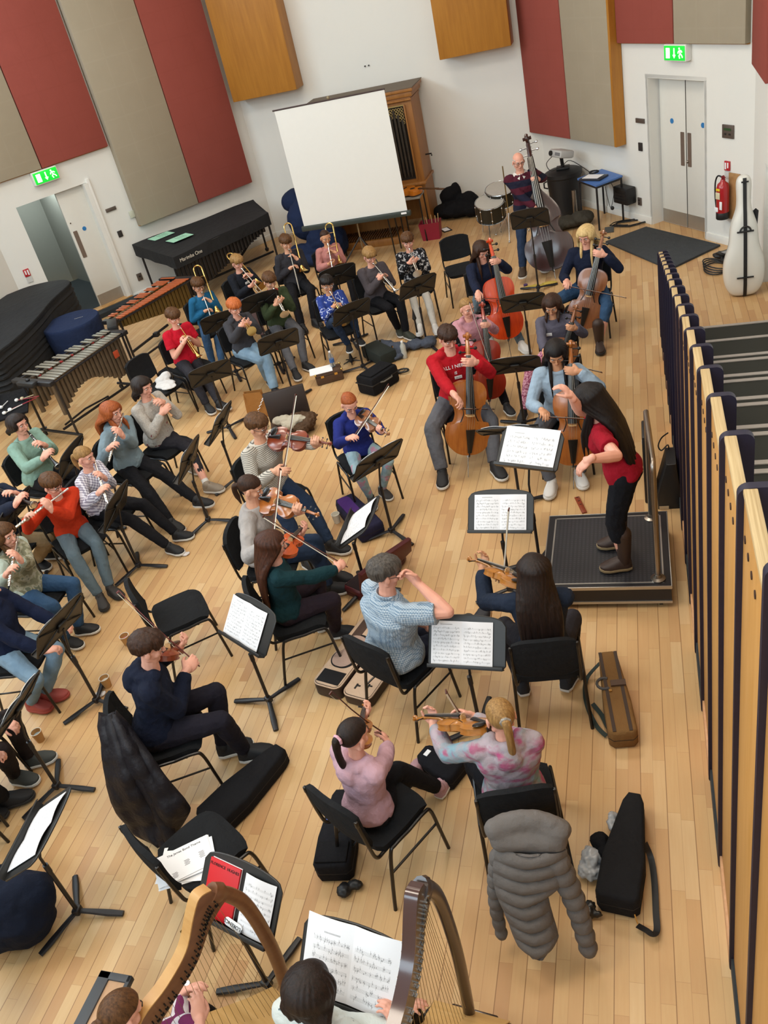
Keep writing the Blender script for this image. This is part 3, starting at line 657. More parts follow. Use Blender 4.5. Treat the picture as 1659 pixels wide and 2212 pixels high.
    b.obj('pegs', CHROME if kind == 'bass' else EBONY, r)
    # fingerboard, strings, bridge, tailpiece
    fl = 0.27*k*(1 if kind != 'bass' else 0.95); fy1 = y0+nl; fy0 = fy1-fl; br = 0.195*k; bh = (0.033 if kind in ('violin', 'viola') else 0.042)*k
    zb = zt+bh*0.92; zn = zf+0.006*k
    b = MB(); P = []
    zA = zn+(zb-zn)*0.0; zE = zn+(zb-zn)*fl/(fy1-br)*0.82
    for i in range(5):
        u = i/4; row = []
        for j in range(7):
            v = j/6*2-1; wv = (0.0118+(0.021-0.0118)*u)*k; row.append((v*wv, fy1-fl*u, zA+(zE-zA)*u-0.004*k*v*v*(1+u)))
        P.append(row)
    b.sheet(P, 0.006*k); b.obj('fingerboard', EBONY, r)
    b = MB(); b.prism([(-0.021*k, 0), (0.021*k, 0), (0.019*k, bh*0.45), (0.017*k, bh*0.85), (0, bh), (-0.017*k, bh*0.85), (-0.019*k, bh*0.45)], -0.0025*k, 0.0025*k, m=Matrix.Translation(V((0, br, zt-arch*0.08)))@Matrix(((1, 0, 0, 0), (0, 0, 1, 0), (0, 1, 0, 0), (0, 0, 0, 1)))); b.obj('bridge', MAPLE, r)
    b = MB(); P = []
    for i in range(5):
        u = i/4; row = []
        for j in range(5):
            v = j/4*2-1; row.append((v*(0.008+0.014*u)*k, (0.012+0.115*u)*k, zt-arch*0.7+(bh*0.55)*u+0.006*k-0.003*k*v*v))
        P.append(row)
    b.sheet(P, 0.006*k); b.tube([(0, 0.02*k, zt-arch*0.6), (0, -0.006*k, zt-arch*0.7), (0, -0.009*k, th*0.5)], 0.003*k, 6); b.obj('tailpiece', EBONY, r)
    b = MB()
    for i in range(4):
        v = (i-1.5)/1.5; b.tube([(v*0.016*k, 0.125*k, zt+bh*0.45), (v*0.0165*k, br, zb+0.002*k-0.003*k*v*v), (v*0.008*k, fy1, zn+0.004*k)], max(0.0006*k, 0.0007), 4)
    b.obj('strings', STRG, r)
    if kind in ('violin', 'viola') and chin:
        b = MB(); b.ball((-0.05*k, 0.045*k, zt-arch*0.2), (0.045*k, 0.032*k, 0.008*k), n=12, k=6); b.box((-0.03*k, -0.004*k, th*0.5+.004), (0.035*k, 0.006*k, th*0.9), 0.002); b.obj('chin_rest', EBONY, r)
    if pin:
        b = MB(); b.tube([(0, 0.0, th*0.5), (0, -pin, th*0.5)], 0.0045 if kind == 'cello' else 0.006, 8); b.tube([(0, 0.01, th*0.5), (0, -0.03, th*0.5)], 0.016, 8); b.obj('endpin', CHROME, r)
    return dict(root=r, mw=mw, k=k, th=th, bow=V((0, br+0.035*k, zb+0.001)), neck=V((0, fy1-0.02*k, zf-0.004*k)), nut=V((0, fy1, zf)), ytop=y0+nl+0.10*k, yn=y0)
def bow(frog, tip, label, hairdir=(0, 0, -1), group='bows of the string players', mt=None):
    'frog and tip are world points on the hair'
    frog = V(frog); tip = V(tip); L = (tip-frog).length
    M = frame_y(frog, tip-frog, -V(hairdir)); r = empty('bow', M, label, 'bow', group)
    b = MB(); b.tube([(0, -0.045, 0.022), (0, 0.06, 0.022), (0, L*0.35, 0.014), (0, L*0.65, 0.012), (0, L*0.95, 0.019), (0, L+0.003, 0.022)], [0.0048, 0.0048, 0.0044, 0.004, 0.0034, 0.0036], 7); b.box((0, L+0.004, 0.011), (0.009, 0.014, 0.025), 0.003); b.obj('stick', mt or STICK, r)
    b = MB(); b.box((0, 0.02, 0.010), (0.012, 0.045, 0.020), 0.003); b.obj('frog', EBONY, r)
    b = MB(); b.box((0, L/2+0.01, 0.0), (0.009, L-0.02, 0.0012)); b.obj('hair_ribbon', HAIRB, r)
    return r
def flute(mouth, end, label, group='silver flutes'):
    d = (V(end)-V(mouth)).normalized(); M = frame_y(V(mouth)-d*0.08, d, (0, 0, 1)); r = empty('flute', M, label, 'flute', group)
    b = MB(); b.tube([(0, 0, 0), (0, 0.67, 0)], 0.0095, 12); b.obj('tube_body', SILVER, r)
    b = MB(); b.ball((0, 0.08, 0.008), (0.011, 0.018, 0.006)); b.obj('lip_plate', SILVER, r)
    b = MB()
    for i in range(13):
        y = 0.24+0.031*i; b.tube([(0, y, 0.009), (0, y, 0.014)], 0.009 if i % 4 else 0.007, 10)
    b.tube([(0.011, 0.22, 0.006), (0.011, 0.64, 0.006)], 0.0025, 6); b.obj('keys', SILVER, r)
    b = MB()
    for y in (0.2, 0.225, 0.56): b.tube([(0, y, 0), (0, y+0.012, 0)], 0.0115, 12)
    b.obj('joint_rings', SILVER, r); return r
def clarinet(mouth, end, label, L=0.64):
    M = frame_y(mouth, V(end)-V(mouth), (0, 1, 1)); r = empty('clarinet', M, label, 'clarinet', 'black clarinets')
    b = MB(); b.m = Matrix.Rotation(-PI/2, 4, 'X')
    b.lathe([(0.004, 0), (0.008, 0.02), (0.0115, 0.08), (0.014, 0.09), (0.0145, 0.145), (0.0135, 0.16), (0.0135, 0.52), (0.018, 0.56), (0.028, 0.61), (0.036, L), (0.030, L), (0.012, 0.6)], 14); b.obj('tube_body', EBONY, r)
    b = MB(); b.m = Matrix.Rotation(-PI/2, 4, 'X')
    for z in (0.09, 0.155, 0.36, 0.54): b.lathe([(0.0155, z), (0.0155, z+0.006)], 14)
    b.lathe([(0.0365, L-0.006), (0.037, L)], 16); b.m = Matrix.Identity(4)
    for i in range(9): b.ball((0.004*(-1)**i, 0.18+0.038*i, 0.0155), (0.0075, 0.0075, 0.003), n=8, k=5)
    b.tube([(0.014, 0.17, 0.008), (0.014, 0.5, 0.008)], 0.002, 6); b.tube([(-0.013, 0.3, 0.008), (-0.013, 0.5, 0.008)], 0.002, 6); b.obj('keys', SILVER, r); return r
def recorder(mouth, end, label):
    M = frame_y(mouth, V(end)-V(mouth), (0, 1, 1)); r = empty('recorder', M, label, 'recorder'); b = MB(); b.m = Matrix.Rotation(-PI/2, 4, 'X')
    b.lathe([(0.006, 0), (0.012, 0.03), (0.014, 0.07), (0.016, 0.1), (0.012, 0.11), (0.0115, 0.25), (0.015, 0.275), (0.011, 0.29), (0.016, 0.33), (0.012, 0.33)], 14); b.obj('tube_body', mat('pearwood', '#c08a58', 0.4), r)
    b = MB(); b.box((0, 0.06, 0.013), (0.009, 0.012, 0.004))
    for i in range(7): b.ball((0, 0.12+0.025*i, 0.0115), (0.003, 0.003, 0.001), n=8, k=4)
    b.obj('finger_holes', EBONY, r); return r
def bell_prof(L, r0, r1): return [(r0+(r1-r0)*(u**6*0.55+u**18*0.45)+0.004*u, L*u) for u in [i/16 for i in range(17)]]
def trumpet(mouth, end, label, up=(0, 0, 1), m_=None, group='trumpets of the players'):
    '''bell end; +Y towards the bell'''
    m_ = m_ or BRASS; M = frame_y(mouth, V(end)-V(mouth), up); r = empty('trumpet', M, label, 'trumpet', group)
    b = MB(); RX = Matrix.Rotation(-PI/2, 4, 'X')
    b.m = RX; b.lathe([(0.0095, 0), (0.0125, 0.004), (0.012, 0.02), (0.005, 0.03), (0.0045, 0.075), (0.006, 0.08)], 12); b.obj('mouthpiece', SILVER, r)
    b = MB(); b.tube([(0, 0.07, 0), (0, 0.40, 0)], 0.0058, 8)                       # lead pipe, upper
    b.tube([(0, 0.40, 0)]+arc((0, 0.40, -0.035), 0.035, 90, -90, 8, 'yz')+[(0, 0.30, -0.07)], 0.0062, 8)
    b.tube([(0.0, 0.30, -0.07), (0.0, 0.24, -0.07)], 0.0062, 8)
    b.tube(arc((0.022, 0.18, -0.035), 0.035, 90, 270, 8, 'yz'), 0.0062, 8); b.tube([(0.022, 0.18, -0.07), (0.01, 0.24, -0.07)], 0.0062, 8)
    b.tube([(0.022, 0.18, 0), (0.022, 0.25, 0)], 0.0062, 8); b.obj('tubing', m_, r)
    b = MB(); b.m = Matrix.Translation(V((0.022, 0.22, 0)))@RX; b.lathe(bell_prof(0.27, 0.0065, 0.060), 24); 
    b.obj('bell', m_, r, sharp=70)
    b = MB()
    for i in range(3):
        y = 0.205+0.025*i; b.tube([(0.01, y, -0.095), (0.01, y, 0.03)], 0.0105, 10); b.tube([(0.01, y, 0.03), (0.01, y, 0.048)], 0.0035, 6); b.tube([(0.01, y, 0.048), (0.01, y, 0.051)], 0.008, 10)
    b.obj('valves', SILVER if m_ is BRASS else m_, r)
    b = MB(); b.tube(arc((0, 0.37, 0.008), 0.014, 0, 330, 8, 'yz'), 0.002, 5); b.box((0.01, 0.33, -0.035), (0.004, 0.004, 0.065)); b.obj('finger_hook', m_, r); return r
def trombone(mouth, slide_end, label, up, ext=0.62, left=1):
    '''bell section sits to the left of the slide; +Y along the slide'''
    M = frame_y(mouth, V(slide_end)-V(mouth), up); r = empty('trombone', M, label, 'trombone', 'trombones of the players'); RX = Matrix.Rotation(-PI/2, 4, 'X')
    b = MB(); b.m = RX; b.lathe([(0.012, 0), (0.0155, 0.004), (0.015, 0.025), (0.006, 0.04), (0.006, 0.09)], 12); b.obj('mouthpiece', SILVER, r)
    L = ext; w_ = 0.085
    b = MB(); b.tube([(0, 0.08, 0), (0, L, 0)], 0.007, 8); b.tube([(0, L, 0)]+[V((0, L, 0))+V((0, 0.0425*math.sin(a), -0.0425+0.0425*math.cos(a))) for a in [PI*i/8 for i in range(9)]], 0.0078, 8); b.tube([(0, L, -w_), (0, 0.10, -w_)], 0.007, 8); b.obj('slide', SILVER, r)
    b = MB(); b.tube([(0, 0.12, 0), (0, 0.12, -w_)], 0.005, 6); b.tube([(0, 0.28, 0), (0, 0.28, -w_)], 0.005, 6); b.obj('slide_brace', BRASS, r)
    # bell section: goes back from the lower slide, round the crook behind the head, forward to the bell on the player's left
    x1 = -0.115*left; b = MB()
    b.tube([(0, 0.10, -w_), (0, -0.30, -w_)], 0.008, 8)
    cr = [V((x1*0.5-x1*0.5*math.cos(a), -0.30-0.06*math.sin(a), -w_)) for a in [PI*i/8 for i in range(9)]]
    b.tube(cr, 0.010, 8); b.tube([(x1, -0.30, -w_), (x1, -0.05, -w_)], 0.0105, 8); b.tube([(0, 0.02, -w_), (x1, 0.02, -w_)], 0.004, 6); b.tube([(0, -0.2, -w_), (x1, -0.2, -w_)], 0.004, 6); b.obj('tuning_crook', BRASS, r)
    b = MB(); b.m = Matrix.Translation(V((x1, -0.10, -w_)))@RX; b.lathe(bell_prof(0.46, 0.0105, 0.095), 28); b.obj('bell', BRASS, r, sharp=70)
    return r
# ================================================================ people
SKIN = {}
def skin(name, col):
    if name in SKIN: return SKIN[name]
    t = NT('skin_'+name); c = srgb(col); nz = t.noise(t.xyz(), 18, 3); d = tuple(x*y for x, y in zip(c[:3], (0.86, 0.7, 0.66)))+(1,)
    t.out(t.mix(t.m('MULTIPLY', nz, 0.6), c, d), 0.55, 0, 0.35); t.b.inputs['Subsurface Weight'].default_value = 0.0
    SKIN[name] = t.mat; return t.mat
def hairm(name, a, b_):
    k = 'hair_'+name
    if k in SKIN: return SKIN[k]
    t = NT(k); p = t.xyz(scale=(75, 75, 6)); nz = t.noise(p, 1.2, 4, 0.6); t.out(t.ramp(nz, [(0.3, a), (0.72, b_)]), 0.5, 0, 0.25); t.bump(nz, 0.5, 0.006); SKIN[k] = t.mat; return t.mat
HAIR = dict(brown=hairm('brown', '#20130c', '#42281a'), dark=hairm('dark', '#140e0c', '#2b1d18'), black=hairm('black', '#0d0a0a', '#1e1716'), red=hairm('red', '#7c3c1a', '#a95a2c'), fair=hairm('fair', '#73532f', '#a9834f'),
            blond=hairm('blond', '#b5935c', '#dcc08a'), mid=hairm('mid', '#35200f', '#664325'), grey=hairm('grey', '#2e2a27', '#5b544e'), long=hairm('chestnut', '#2b170f', '#4f2c1c'), white=hairm('white', '#a39a92', '#c9c2ba'), ginger=hairm('ginger', '#9a4a20', '#c9713a'))
EYEW = mat('eye_white', '#d9d5d0', 0.3); IRIS = mat('iris', '#2a1d16', 0.25); LIP = mat('lips', '#a5615a', 0.5); BROW = mat('eyebrow', '#2e211a', 0.8); GLS = mat('spectacle_rim', '#1b1718', 0.4)
def remesh(o, vox, sm=2, disp=0.0, dsc=0.12, fac=0.5):
    m_ = o.modifiers.new('r', 'REMESH'); m_.mode = 'VOXEL'; m_.voxel_size = vox; m_.use_smooth_shade = True
    if sm: q = o.modifiers.new('s', 'SMOOTH'); q.factor = fac; q.iterations = sm
    if disp:
        k = 'fold%.3f' % dsc
        tx = bpy.data.textures.get(k) or bpy.data.textures.new(k, 'CLOUDS'); tx.noise_scale = dsc; tx.noise_depth = 2
        q = o.modifiers.new('d', 'DISPLACE'); q.texture = tx; q.strength = disp; q.mid_level = 0.5; q.texture_coords = 'LOCAL'
    return o
def ik(A, T, a, b, pole):
    A = V(A); T = V(T); d = T-A; L = d.length; mx = (a+b)*0.995
    if L > mx: T = A+d*(mx/L); d = T-A; L = mx
    L = max(L, abs(a-b)+0.01); u = d.normalized(); x = (L*L+a*a-b*b)/(2*L); h = math.sqrt(max(0, a*a-x*x))
    p = V(pole); p = p-u*p.dot(u)
    if p.length < 1e-5: p = u.orthogonal()
    return A+u*x+p.normalized()*h, T
def hand(b, W, d, n, S, curl=0.9, side=1, spread=0.1, thumb=1.0, fl=(1, 1, 1, 1)):
    'W wrist, d towards the knuckles, n palm normal, side +1 when the thumb is on +w'
    d = nrm(d); n = V(n); n = (n-d*n.dot(d)).normalized(); w = d.cross(n)*side; s = S*1.04
    m3 = Matrix((w, d, n)).transposed()
    b.cap(W-d*0.012*s, W+d*0.014*s, 0.0165*s, 0.018*s, 8)
    b.ball(W+d*0.032*s, (0.026*s, 0.034*s, 0.0115*s), m=m3, n=10, k=8)
    for i in range(4):
        off = (0.0175-0.0117*i)*s; p = W+d*(0.054-0.003*abs(i-1.2))*s+w*off; L = (0.045, 0.050, 0.047, 0.037)[i]*s; r = (0.0056, 0.0058, 0.0055, 0.0049)[i]*s
        dd = (d+w*spread*(1.3-i)*0.35).normalized(); c = curl*(0.85+0.12*i)*fl[i]; pts = [p-dd*0.012*s, p]
        for k, f in enumerate((0.42, 0.32, 0.26)):
            dd = (Matrix.Rotation(c*(0.6, 1.0, 0.7)[k], 3, dd.cross(n).normalized())@dd); pts.append(pts[-1]+dd*L*f)
        b.tube(pts, [r*1.15, r*1.1, r, r*0.95, r*0.8], 7, rnd=True)
    p = W+d*0.016*s+w*0.019*s; dd = (d*0.75+w*0.75+n*0.35*thumb).normalized(); pts = [p-dd*0.01*s, p+dd*0.020*s]
    dd = (d*0.9+w*0.15+n*0.75*thumb).normalized(); pts.append(pts[-1]+dd*0.019*s); dd = (d*0.9-w*0.15+n*0.8*thumb).normalized(); pts.append(pts[-1]+dd*0.015*s)
    b.tube(pts, [0.0095*s, 0.0078*s, 0.0065*s, 0.0052*s], 7, rnd=True)
TORSO = [(-.06, .092, .074, .0), (0, .104, .082, .0), (.14, .096, .078, .002), (.30, .078, .058, .004), (.5, .085, .061, .004), (.7, .099, .066, .0), (.84, .103, .060, -.006), (.93, .078, .048, -.010), (.99, .048, .040, -.008)]
def torso(b, Hc, u, side0, side1, S, L, off=0.0, t0=-.06, t1=1.0, fat=1.0, bust=0.0, n=18):
    vs = []; fs = []; K = 0; ts = [t0+(t1-t0)*i/14 for i in range(15)]
    for t in ts:
        for a, q in zip(TORSO, TORSO[1:]):
            if t <= q[0] or q is TORSO[-1]:
                f = max(0, min(1, (t-a[0])/(q[0]-a[0]))); w, d, o = [a[i]+(q[i]-a[i])*f for i in (1, 2, 3)]; break
        sd = side0.lerp(side1, max(0, min(1, t))).normalized(); f_ = u.cross(sd).normalized(); c = Hc+u*L*t+f_*o*S
        w = w*S*(fat if t < .8 else 1)+off; d = d*S*(fat if t < .8 else 1)+off; bs = bust*S*math.exp(-((t-.66)/.12)**2)
        for j in range(n):
            a = 2*PI*j/n; ca, sa = math.cos(a), math.sin(a); e = 0.85
            vs.append(c+sd*w*abs(ca)**e*(1 if ca > 0 else -1)+f_*(d*abs(sa)**e*(1 if sa > 0 else -1)+(bs*sa if sa > 0 else 0)))
        K += 1
    for i in range(K-1):
        for j in range(n): j2 = (j+1) % n; fs.append((i*n+j, i*n+j2, (i+1)*n+j2, (i+1)*n+j))
    fs.append(tuple(range(n))); fs.append(tuple((K-1)*n+j for j in range(n))); b._add(vs, fs)
def head_pts(b, M, h, nose=1.0, jaw=1.0):
    T = lambda *p: M@(V(p)*h)
    m3 = M.to_3x3()
    def E(c, r, n=16, k=12): b.ball(T(*c), V(r)*h, m=m3, n=n, k=k)
    E((0, -.06, .13), (.325, .405, .355)); E((0, .05, -.06), (.285, .29, .36)); E((0, .10, -.28), (.205*jaw, .215, .19)); E((0, .245, -.40), (.085, .075, .07), 10, 8)
    for s in (-1, 1):
        E((s*.165, .215, -.11), (.105, .10, .12), 10, 8); E((s*.345, -.03, -.06), (.035, .085, .135), 10, 8); b.cap(T(s*.06, .325, .115), T(s*.19, .26, .11), .048*h, .05*h, 8); b.cap(T(s*.22, -.02, -.26), T(s*.10, .19, -.40), .075*h, .065*h, 8)
    b.tube([T(0, .315, .09), T(0, .37, .0), T(0, .42, -.10)], [.035*h, .038*h*nose, .05*h*nose], 8, rnd=True); E((0, .395, -.115), (.068*nose, .045, .04), 8, 6)
    E((0, .315, -.235), (.085, .05, .035), 8, 6); E((0, .305, -.275), (.07, .045, .03), 8, 6)
def hairline(a, fr=32, back=-52, temple=2):
    pts = [(0, fr), (40, fr-4), (62, fr-16), (78, temple), (92, -12), (108, -30), (135, back), (180, back)]
    for p, q in zip(pts, pts[1:]):
        if a <= q[0]: return p[1]+(q[1]-p[1])*(a-p[0])/(q[0]-p[0])
    return back
def hair_cap(b, M, h, vol=.03, fr=32, back=-52, temple=2, bald=None, part=0.0, wave=1.0):
    n, k = 48, 30; c = V((0, -.06, .13)); R = V((.325, .405, .355)); vs = []; fs = []
    for i in range(k+1):
        el = -88+176*i/k
        for j in range(n):
            az = 360*j/n-180; a = abs(az); e = math.radians(el); z = math.radians(az)
            d = V((math.sin(z)*math.cos(e), math.cos(z)*math.cos(e), math.sin(e)))
            f = (el-hairline(a, fr, back, temple))/9.0; f = max(0, min(1, f*0.5+0.5))
            if bald is not None and el > bald: f *= max(0, 1-(el-bald)/14)
            rid = 0.006*math.sin(az*0.55+el*0.12*wave+1.7*math.sin(az*.11))+.004*math.sin(az*1.3)
            q = V((R.x*d.x, R.y*d.y, R.z*d.z)); s = (0.88+(0.12+vol/0.35+rid)*f)
            if el < -20 and a > 95: q = q+V((0, 0.0, 0))
            vs.append(M@((c+q*s)*h))
    for i in range(k):
        for j in range(n): j2 = (j+1) % n; fs.append((i*n+j, i*n+j2, (i+1)*n+j2, (i+1)*n+j))
    fs.append(tuple(range(n))); fs.append(tuple(k*n+j for j in range(n))); b._add(vs, fs)
def surf(M, h, az, el, f=1.08):
    c = V((0, -.06, .13)); R = V((.325, .405, .355)); e = math.radians(el); z = math.radians(az)
    return M@((c+V((R.x*math.sin(z)*math.cos(e), R.y*math.cos(z)*math.cos(e), R.z*math.sin(e)))*f)*h)
def long_hair(b, M, h, Lh, up, back, N, a0=70, front=(), r=.062, bo=None, spread=1.0):
    'locks falling from the crown; back is the direction behind the neck'
    rnd = random.Random(3); azs = [a0+(360-2*a0)*i/15 for i in range(16)]
    for az in azs:
        p0 = surf(M, h, az, 48, 1.04); p1 = surf(M, h, az, 12, 1.12); p2 = surf(M, h, az, -22, 1.16)
        t = (az-180)/110; side = (up.cross(back)).normalized()
        l = Lh*(1+rnd.uniform(-.06, .06))*(1-0.18*abs(t)); p3 = p2.lerp(N+back*(bo or h*.42)-side*t*h*.52*spread+up*(-.05*h), .85); p3.z = p2.z-l*0.35
        p4 = p3+(up*-.75+V((0, 0, -.25)))*(l*0.65)+back*h*0.06+V((rnd.uniform(-.01, .01), rnd.uniform(-.01, .01), 0))
        b.tube(spl([p0, p1, p2, p3, p4], 4), [r*h*(0.9+1.1*min(1, i/6))*(1 if i < 13 else 1-(i-13)*.16) for i in range(17)], 7, rnd=True)
    for sx, L2 in front:
        for k in range(3):
            p0 = surf(M, h, sx*(58+10*k), 40, 1.02); p1 = surf(M, h, sx*(76+7*k), 5, 1.10); p2 = surf(M, h, sx*(84+6*k), -32, 1.05)+V((0, 0, -.03))
            p3 = p2+V((0, 0, -L2*.5))-back*h*(.30-.1*k); p4 = p3+V((0, 0, -L2*.5)); b.tube(spl([p0, p1, p2, p3, p4], 4), [r*h*(.8+.4*min(1, i/6))*(1 if i < 12 else 1-(i-12)*.18) for i in range(17)], 7, rnd=True)
def shoe(par, A, toe, S, m_, sole, boot=0.0, up=V((0, 0, 1)), nm='shoe'):
    'A ankle joint, toe direction'
    t = V(toe).normalized(); u = (up-t*up.dot(t)).normalized(); x = t.cross(u); L = 0.158*S; M = Matrix((x, t, u)).transposed().to_4x4(); M.translation = A-u*0.042*S
    O = [(-.30, .30), (-.28, .62), (-.1, .92), (.25, .98), (.62, 1.15), (.86, .95), (1.0, .5), (1.03, .15)]
    W = 0.030*S; ol = [(-a*W*1.0, (y*L*0.97)) for y, a in O]+[(a*W, (y*L*.97)) for y, a in O[::-1]]
    ol = [(p[0], p[1]*0.74) for p in ol]
    b = MB(); b.m = M; ex = 0.0; sec = []
    for f, z in ((1.04, .012), (1.03, .03), (.95, .05)): sec.append((f, z))
    vs = []; n = len(ol)
    def zt(y): q = y/(L*.74); return (0.075 if q < .15 else 0.075-(q-.15)*.045)*S*0.95
    for lev in range(5):
        f = (1.0, 1.05, 1.0, .85, .45)[lev]
        for px, py in ol: zz = (0.008, .02, .034, .8, 1.0)[lev]; vs.append((px*f, (py-0.1*L)*(.5+.5*f)+.1*L if lev > 2 else py, zz*S*.7 if lev < 3 else zt(py)*(.75 if lev == 3 else 1)))
    fs = [(i*n+j, i*n+(j+1) % n, (i+1)*n+(j+1) % n, (i+1)*n+j) for i in range(4) for j in range(n)]+[tuple(range(n)), tuple(4*n+j for j in range(n))]
    b._add(vs, fs)
    b.m = Matrix.Identity(4); b.cap(A-u*0.01, A+u*(0.008*S+boot), 0.029*S, (0.030 if not boot else 0.042)*S, 10)
    o = b.obj(nm, m_, par, sharp=60)
    b = MB(); b.m = M; b.prism([(p[0]*1.1, p[1]*1.03) for p in ol], -0.001, 0.014*S, bev=0.003); b.obj('sole', sole, o); return o
def person(label, pos, yaw, S=1.5, z0=0.0, mode='sit', lean=6, tilt=0, twist=0, hyaw=0, hpitch=18, hroll=0, look=None, hlift=0.0, sk=None, hair=None, top=None, legs=None, shoes=None, sole=None,
           feet=None, toes=None, knee=0.0, LH=None, RH=None, lpole=None, rpole=None, sleeve=1.0, fat=1.0, bust=0.0, hood=False, collar=None, style='short', fr=17, vol=.06, Lh=.3, front=(), tie=None, glasses=None, boot=0.0, trleg=1.0,
           loose=0.018, tagw=None, text=None, legw=1.0, hemz=-.04, seat=0.46, extra=None, vox=0.0052, group='musicians of the orchestra', beard=None, hipx=0.0):
    M0 = at(pos[0], pos[1], yaw, z0); r = empty('person', M0, label, 'person', group); I = M0.inverted(); LW = lambda p: I@V(p); LD = lambda d: I.to_3x3()@V(d)
    hz = seat+0.062*S if mode == 'sit' else 0.525*S
    Hc = V((0, -0.02, hz)); la, ti = math.radians(lean), math.radians(tilt)
    u = V((math.sin(ti), math.sin(la), math.cos(la)*math.cos(ti))).normalized(); s0 = V((1, 0, 0)); tw = Matrix.Rotation(-math.radians(twist), 3, u); s1 = tw@(s0-u*s0.dot(u)).normalized()
    fw = u.cross(s1).normalized(); L = 0.29*S; N = Hc+u*L; h = 0.160+0.042*S
    hm = tw@Matrix.Identity(3)
    nd = (u*0.75+V((0, 0, 1))*0.35+fw*(0.10+hlift)).normalized(); Hd = N+nd*(0.043*S+0.43*h)
    if look is not None:
        q = LW(look)-Hd; HM = frame_y(Hd, q, V((0, 0, 1))+s1*math.sin(math.radians(hroll)))
    else:
        HM = Matrix.Translation(Hd)@(tw.to_4x4())@Matrix.Rotation(-math.radians(hyaw), 4, 'Z')@Matrix.Rotation(-math.radians(hpitch), 4, 'X')@Matrix.Rotation(math.radians(hroll), 4, 'Y')
    sh = {k: N-u*0.028*S+s1*(k*0.103*S)-fw*0.006*S for k in (-1, 1)}
    out = dict(root=r, M=M0, Hd=M0@Hd, N=M0@N, HM=M0@HM, h=h, fw=M0.to_3x3()@fw, side=M0.to_3x3()@s1, u=M0.to_3x3()@u, mouth=M0@HM@(V((0, .36, -.25))*h), S=S)
    if callable(LH) or callable(RH): q = LH or RH
    if extra: e = extra(out); LH = e.get('LH', LH); RH = e.get('RH', RH)
    arms = {}
    for k, H_ in ((-1, LH), (1, RH)):
        pole = (lpole if k < 0 else rpole) or (k*0.75, -0.35, -1.0)
        if H_ is None: H_ = dict(w=M0@V((k*0.10*S, 0.24*S, hz+0.035)), d=M0.to_3x3()@V((-k*.3, 1, -.1)), n=M0.to_3x3()@V((0, -.1, -1)))
        A = sh[k]; pl = V(pole)
        if 'p' in H_:   # hold a bar
            P = LW(H_['p']); ax = nrm(LD(H_['a'])); T = P.copy()
            for _ in range(3):
                E_, T2 = ik(A, T, 0.172*S, 0.148*S, pl); d = P-E_; d = d-ax*d.dot(ax)*H_.get('al', .8)
                d = d.normalized(); n = ax.cross(d).normalized(); hint = LD(H_['n'])
                if n.dot(hint) < 0: n = -n
                T = P-n*0.024*S/1.5-d*(H_.get('in', .055)*S/1.5)
        else: T = LW(H_['w']); d = LD(H_['d']); n = LD(H_['n'])
        E_, T = ik(A, T, 0.172*S, 0.148*S, pl)
        arms[k] = (A, E_, T, d, n, H_)
    hips = {k: Hc+V((k*0.052*S, 0, 0)) for k in (-1, 1)}; legsj = {}
    feet = feet or [None, None]
    for i, k in ((0, -1), (1, 1)):
        f = feet[i]
        if f is None: F = V((k*0.075*S, 0.30*S if mode == 'sit' else 0.0, 0.05*S))
        else: F = LW(V((f[0], f[1], z0+(f[2] if len(f) > 2 else 0.05*S))))
        if mode == 'sit': K, F = ik(hips[k], F, 0.25*S, max(0.235*S, 0.45), (k*(0.25+knee), 0.55, 0.85))
        else: K, F = ik(hips[k], F, 0.245*S, 0.235*S, (k*0.1, 1, 0.1))
        t = None if toes is None else LD(toes[i]) if toes[i] is not None else None
        if t is None: t = V((k*0.22, 1, 0))
        t = V((t[0], t[1], t[2] if len(t) > 2 else 0)); legsj[k] = (hips[k], K, F, t)
    # body
    b = MB(); torso(b, Hc, u, s0, s1, S, L, -.008, -.06, .97, fat)
    b.tube([N-u*.02*S, N+nd*0.03*S, Hd-nd*0.12*h], [0.040*S, 0.031*S, 0.031*S], 12)
    head_pts(b, HM, h)
    for k in (-1, 1):
        A, E_, T, d, n, H_ = arms[k]
        b.cap(A, E_, 0.031*S, 0.0245*S); b.cap(E_, E_.lerp(T, .35), 0.0245*S, 0.0255*S); b.cap(E_.lerp(T, .35), T, 0.0255*S, 0.0165*S)
        hand(b, T, d, n, S, H_.get('c', 0.9), side=(1 if k > 0 else -1)*H_.get('ts', 1), fl=H_.get('fl', (1, 1, 1, 1)), thumb=H_.get('th', 1))
        hp, K, F, t = legsj[k]
        b.cap(hp, K, 0.050*S, 0.033*S); b.cap(K, K.lerp(F, .3), .033*S, .034*S); b.cap(K.lerp(F, .3), F, .034*S, .021*S); b.cap(F, F+nrm(t)*0.07*S-V((0, 0, .02*S)), .022*S, .02*S)
    o = b.obj('body', sk or skin('fair', '#d7a284'), r); remesh(o, vox, 1, fac=.5)
    # top
    if top:
        b = MB(); torso(b, Hc, u, s0, s1, S, L, loose, hemz, .99, fat, bust)
        for k in (-1, 1):
            A, E_, T, d, n, H_ = arms[k]; q = loose*.75
            b.cap(A-s1*k*0.02*S, A, 0.036*S+q, 0.034*S+q)
            if sleeve >= 1: 
                W = E_.lerp(T, .97); b.cap(A, E_, 0.033*S+q, 0.028*S+q); b.tube([E_, E_.lerp(W, .5), W-(W-E_).normalized()*.035, W], [0.028*S+q, 0.027*S+q, 0.024*S+q*.8, 0.020*S+q*.3], 12)
            else: W = A.lerp(E_, sleeve); b.tube([A, W], [0.034*S+q, 0.034*S+q+.004], 14)
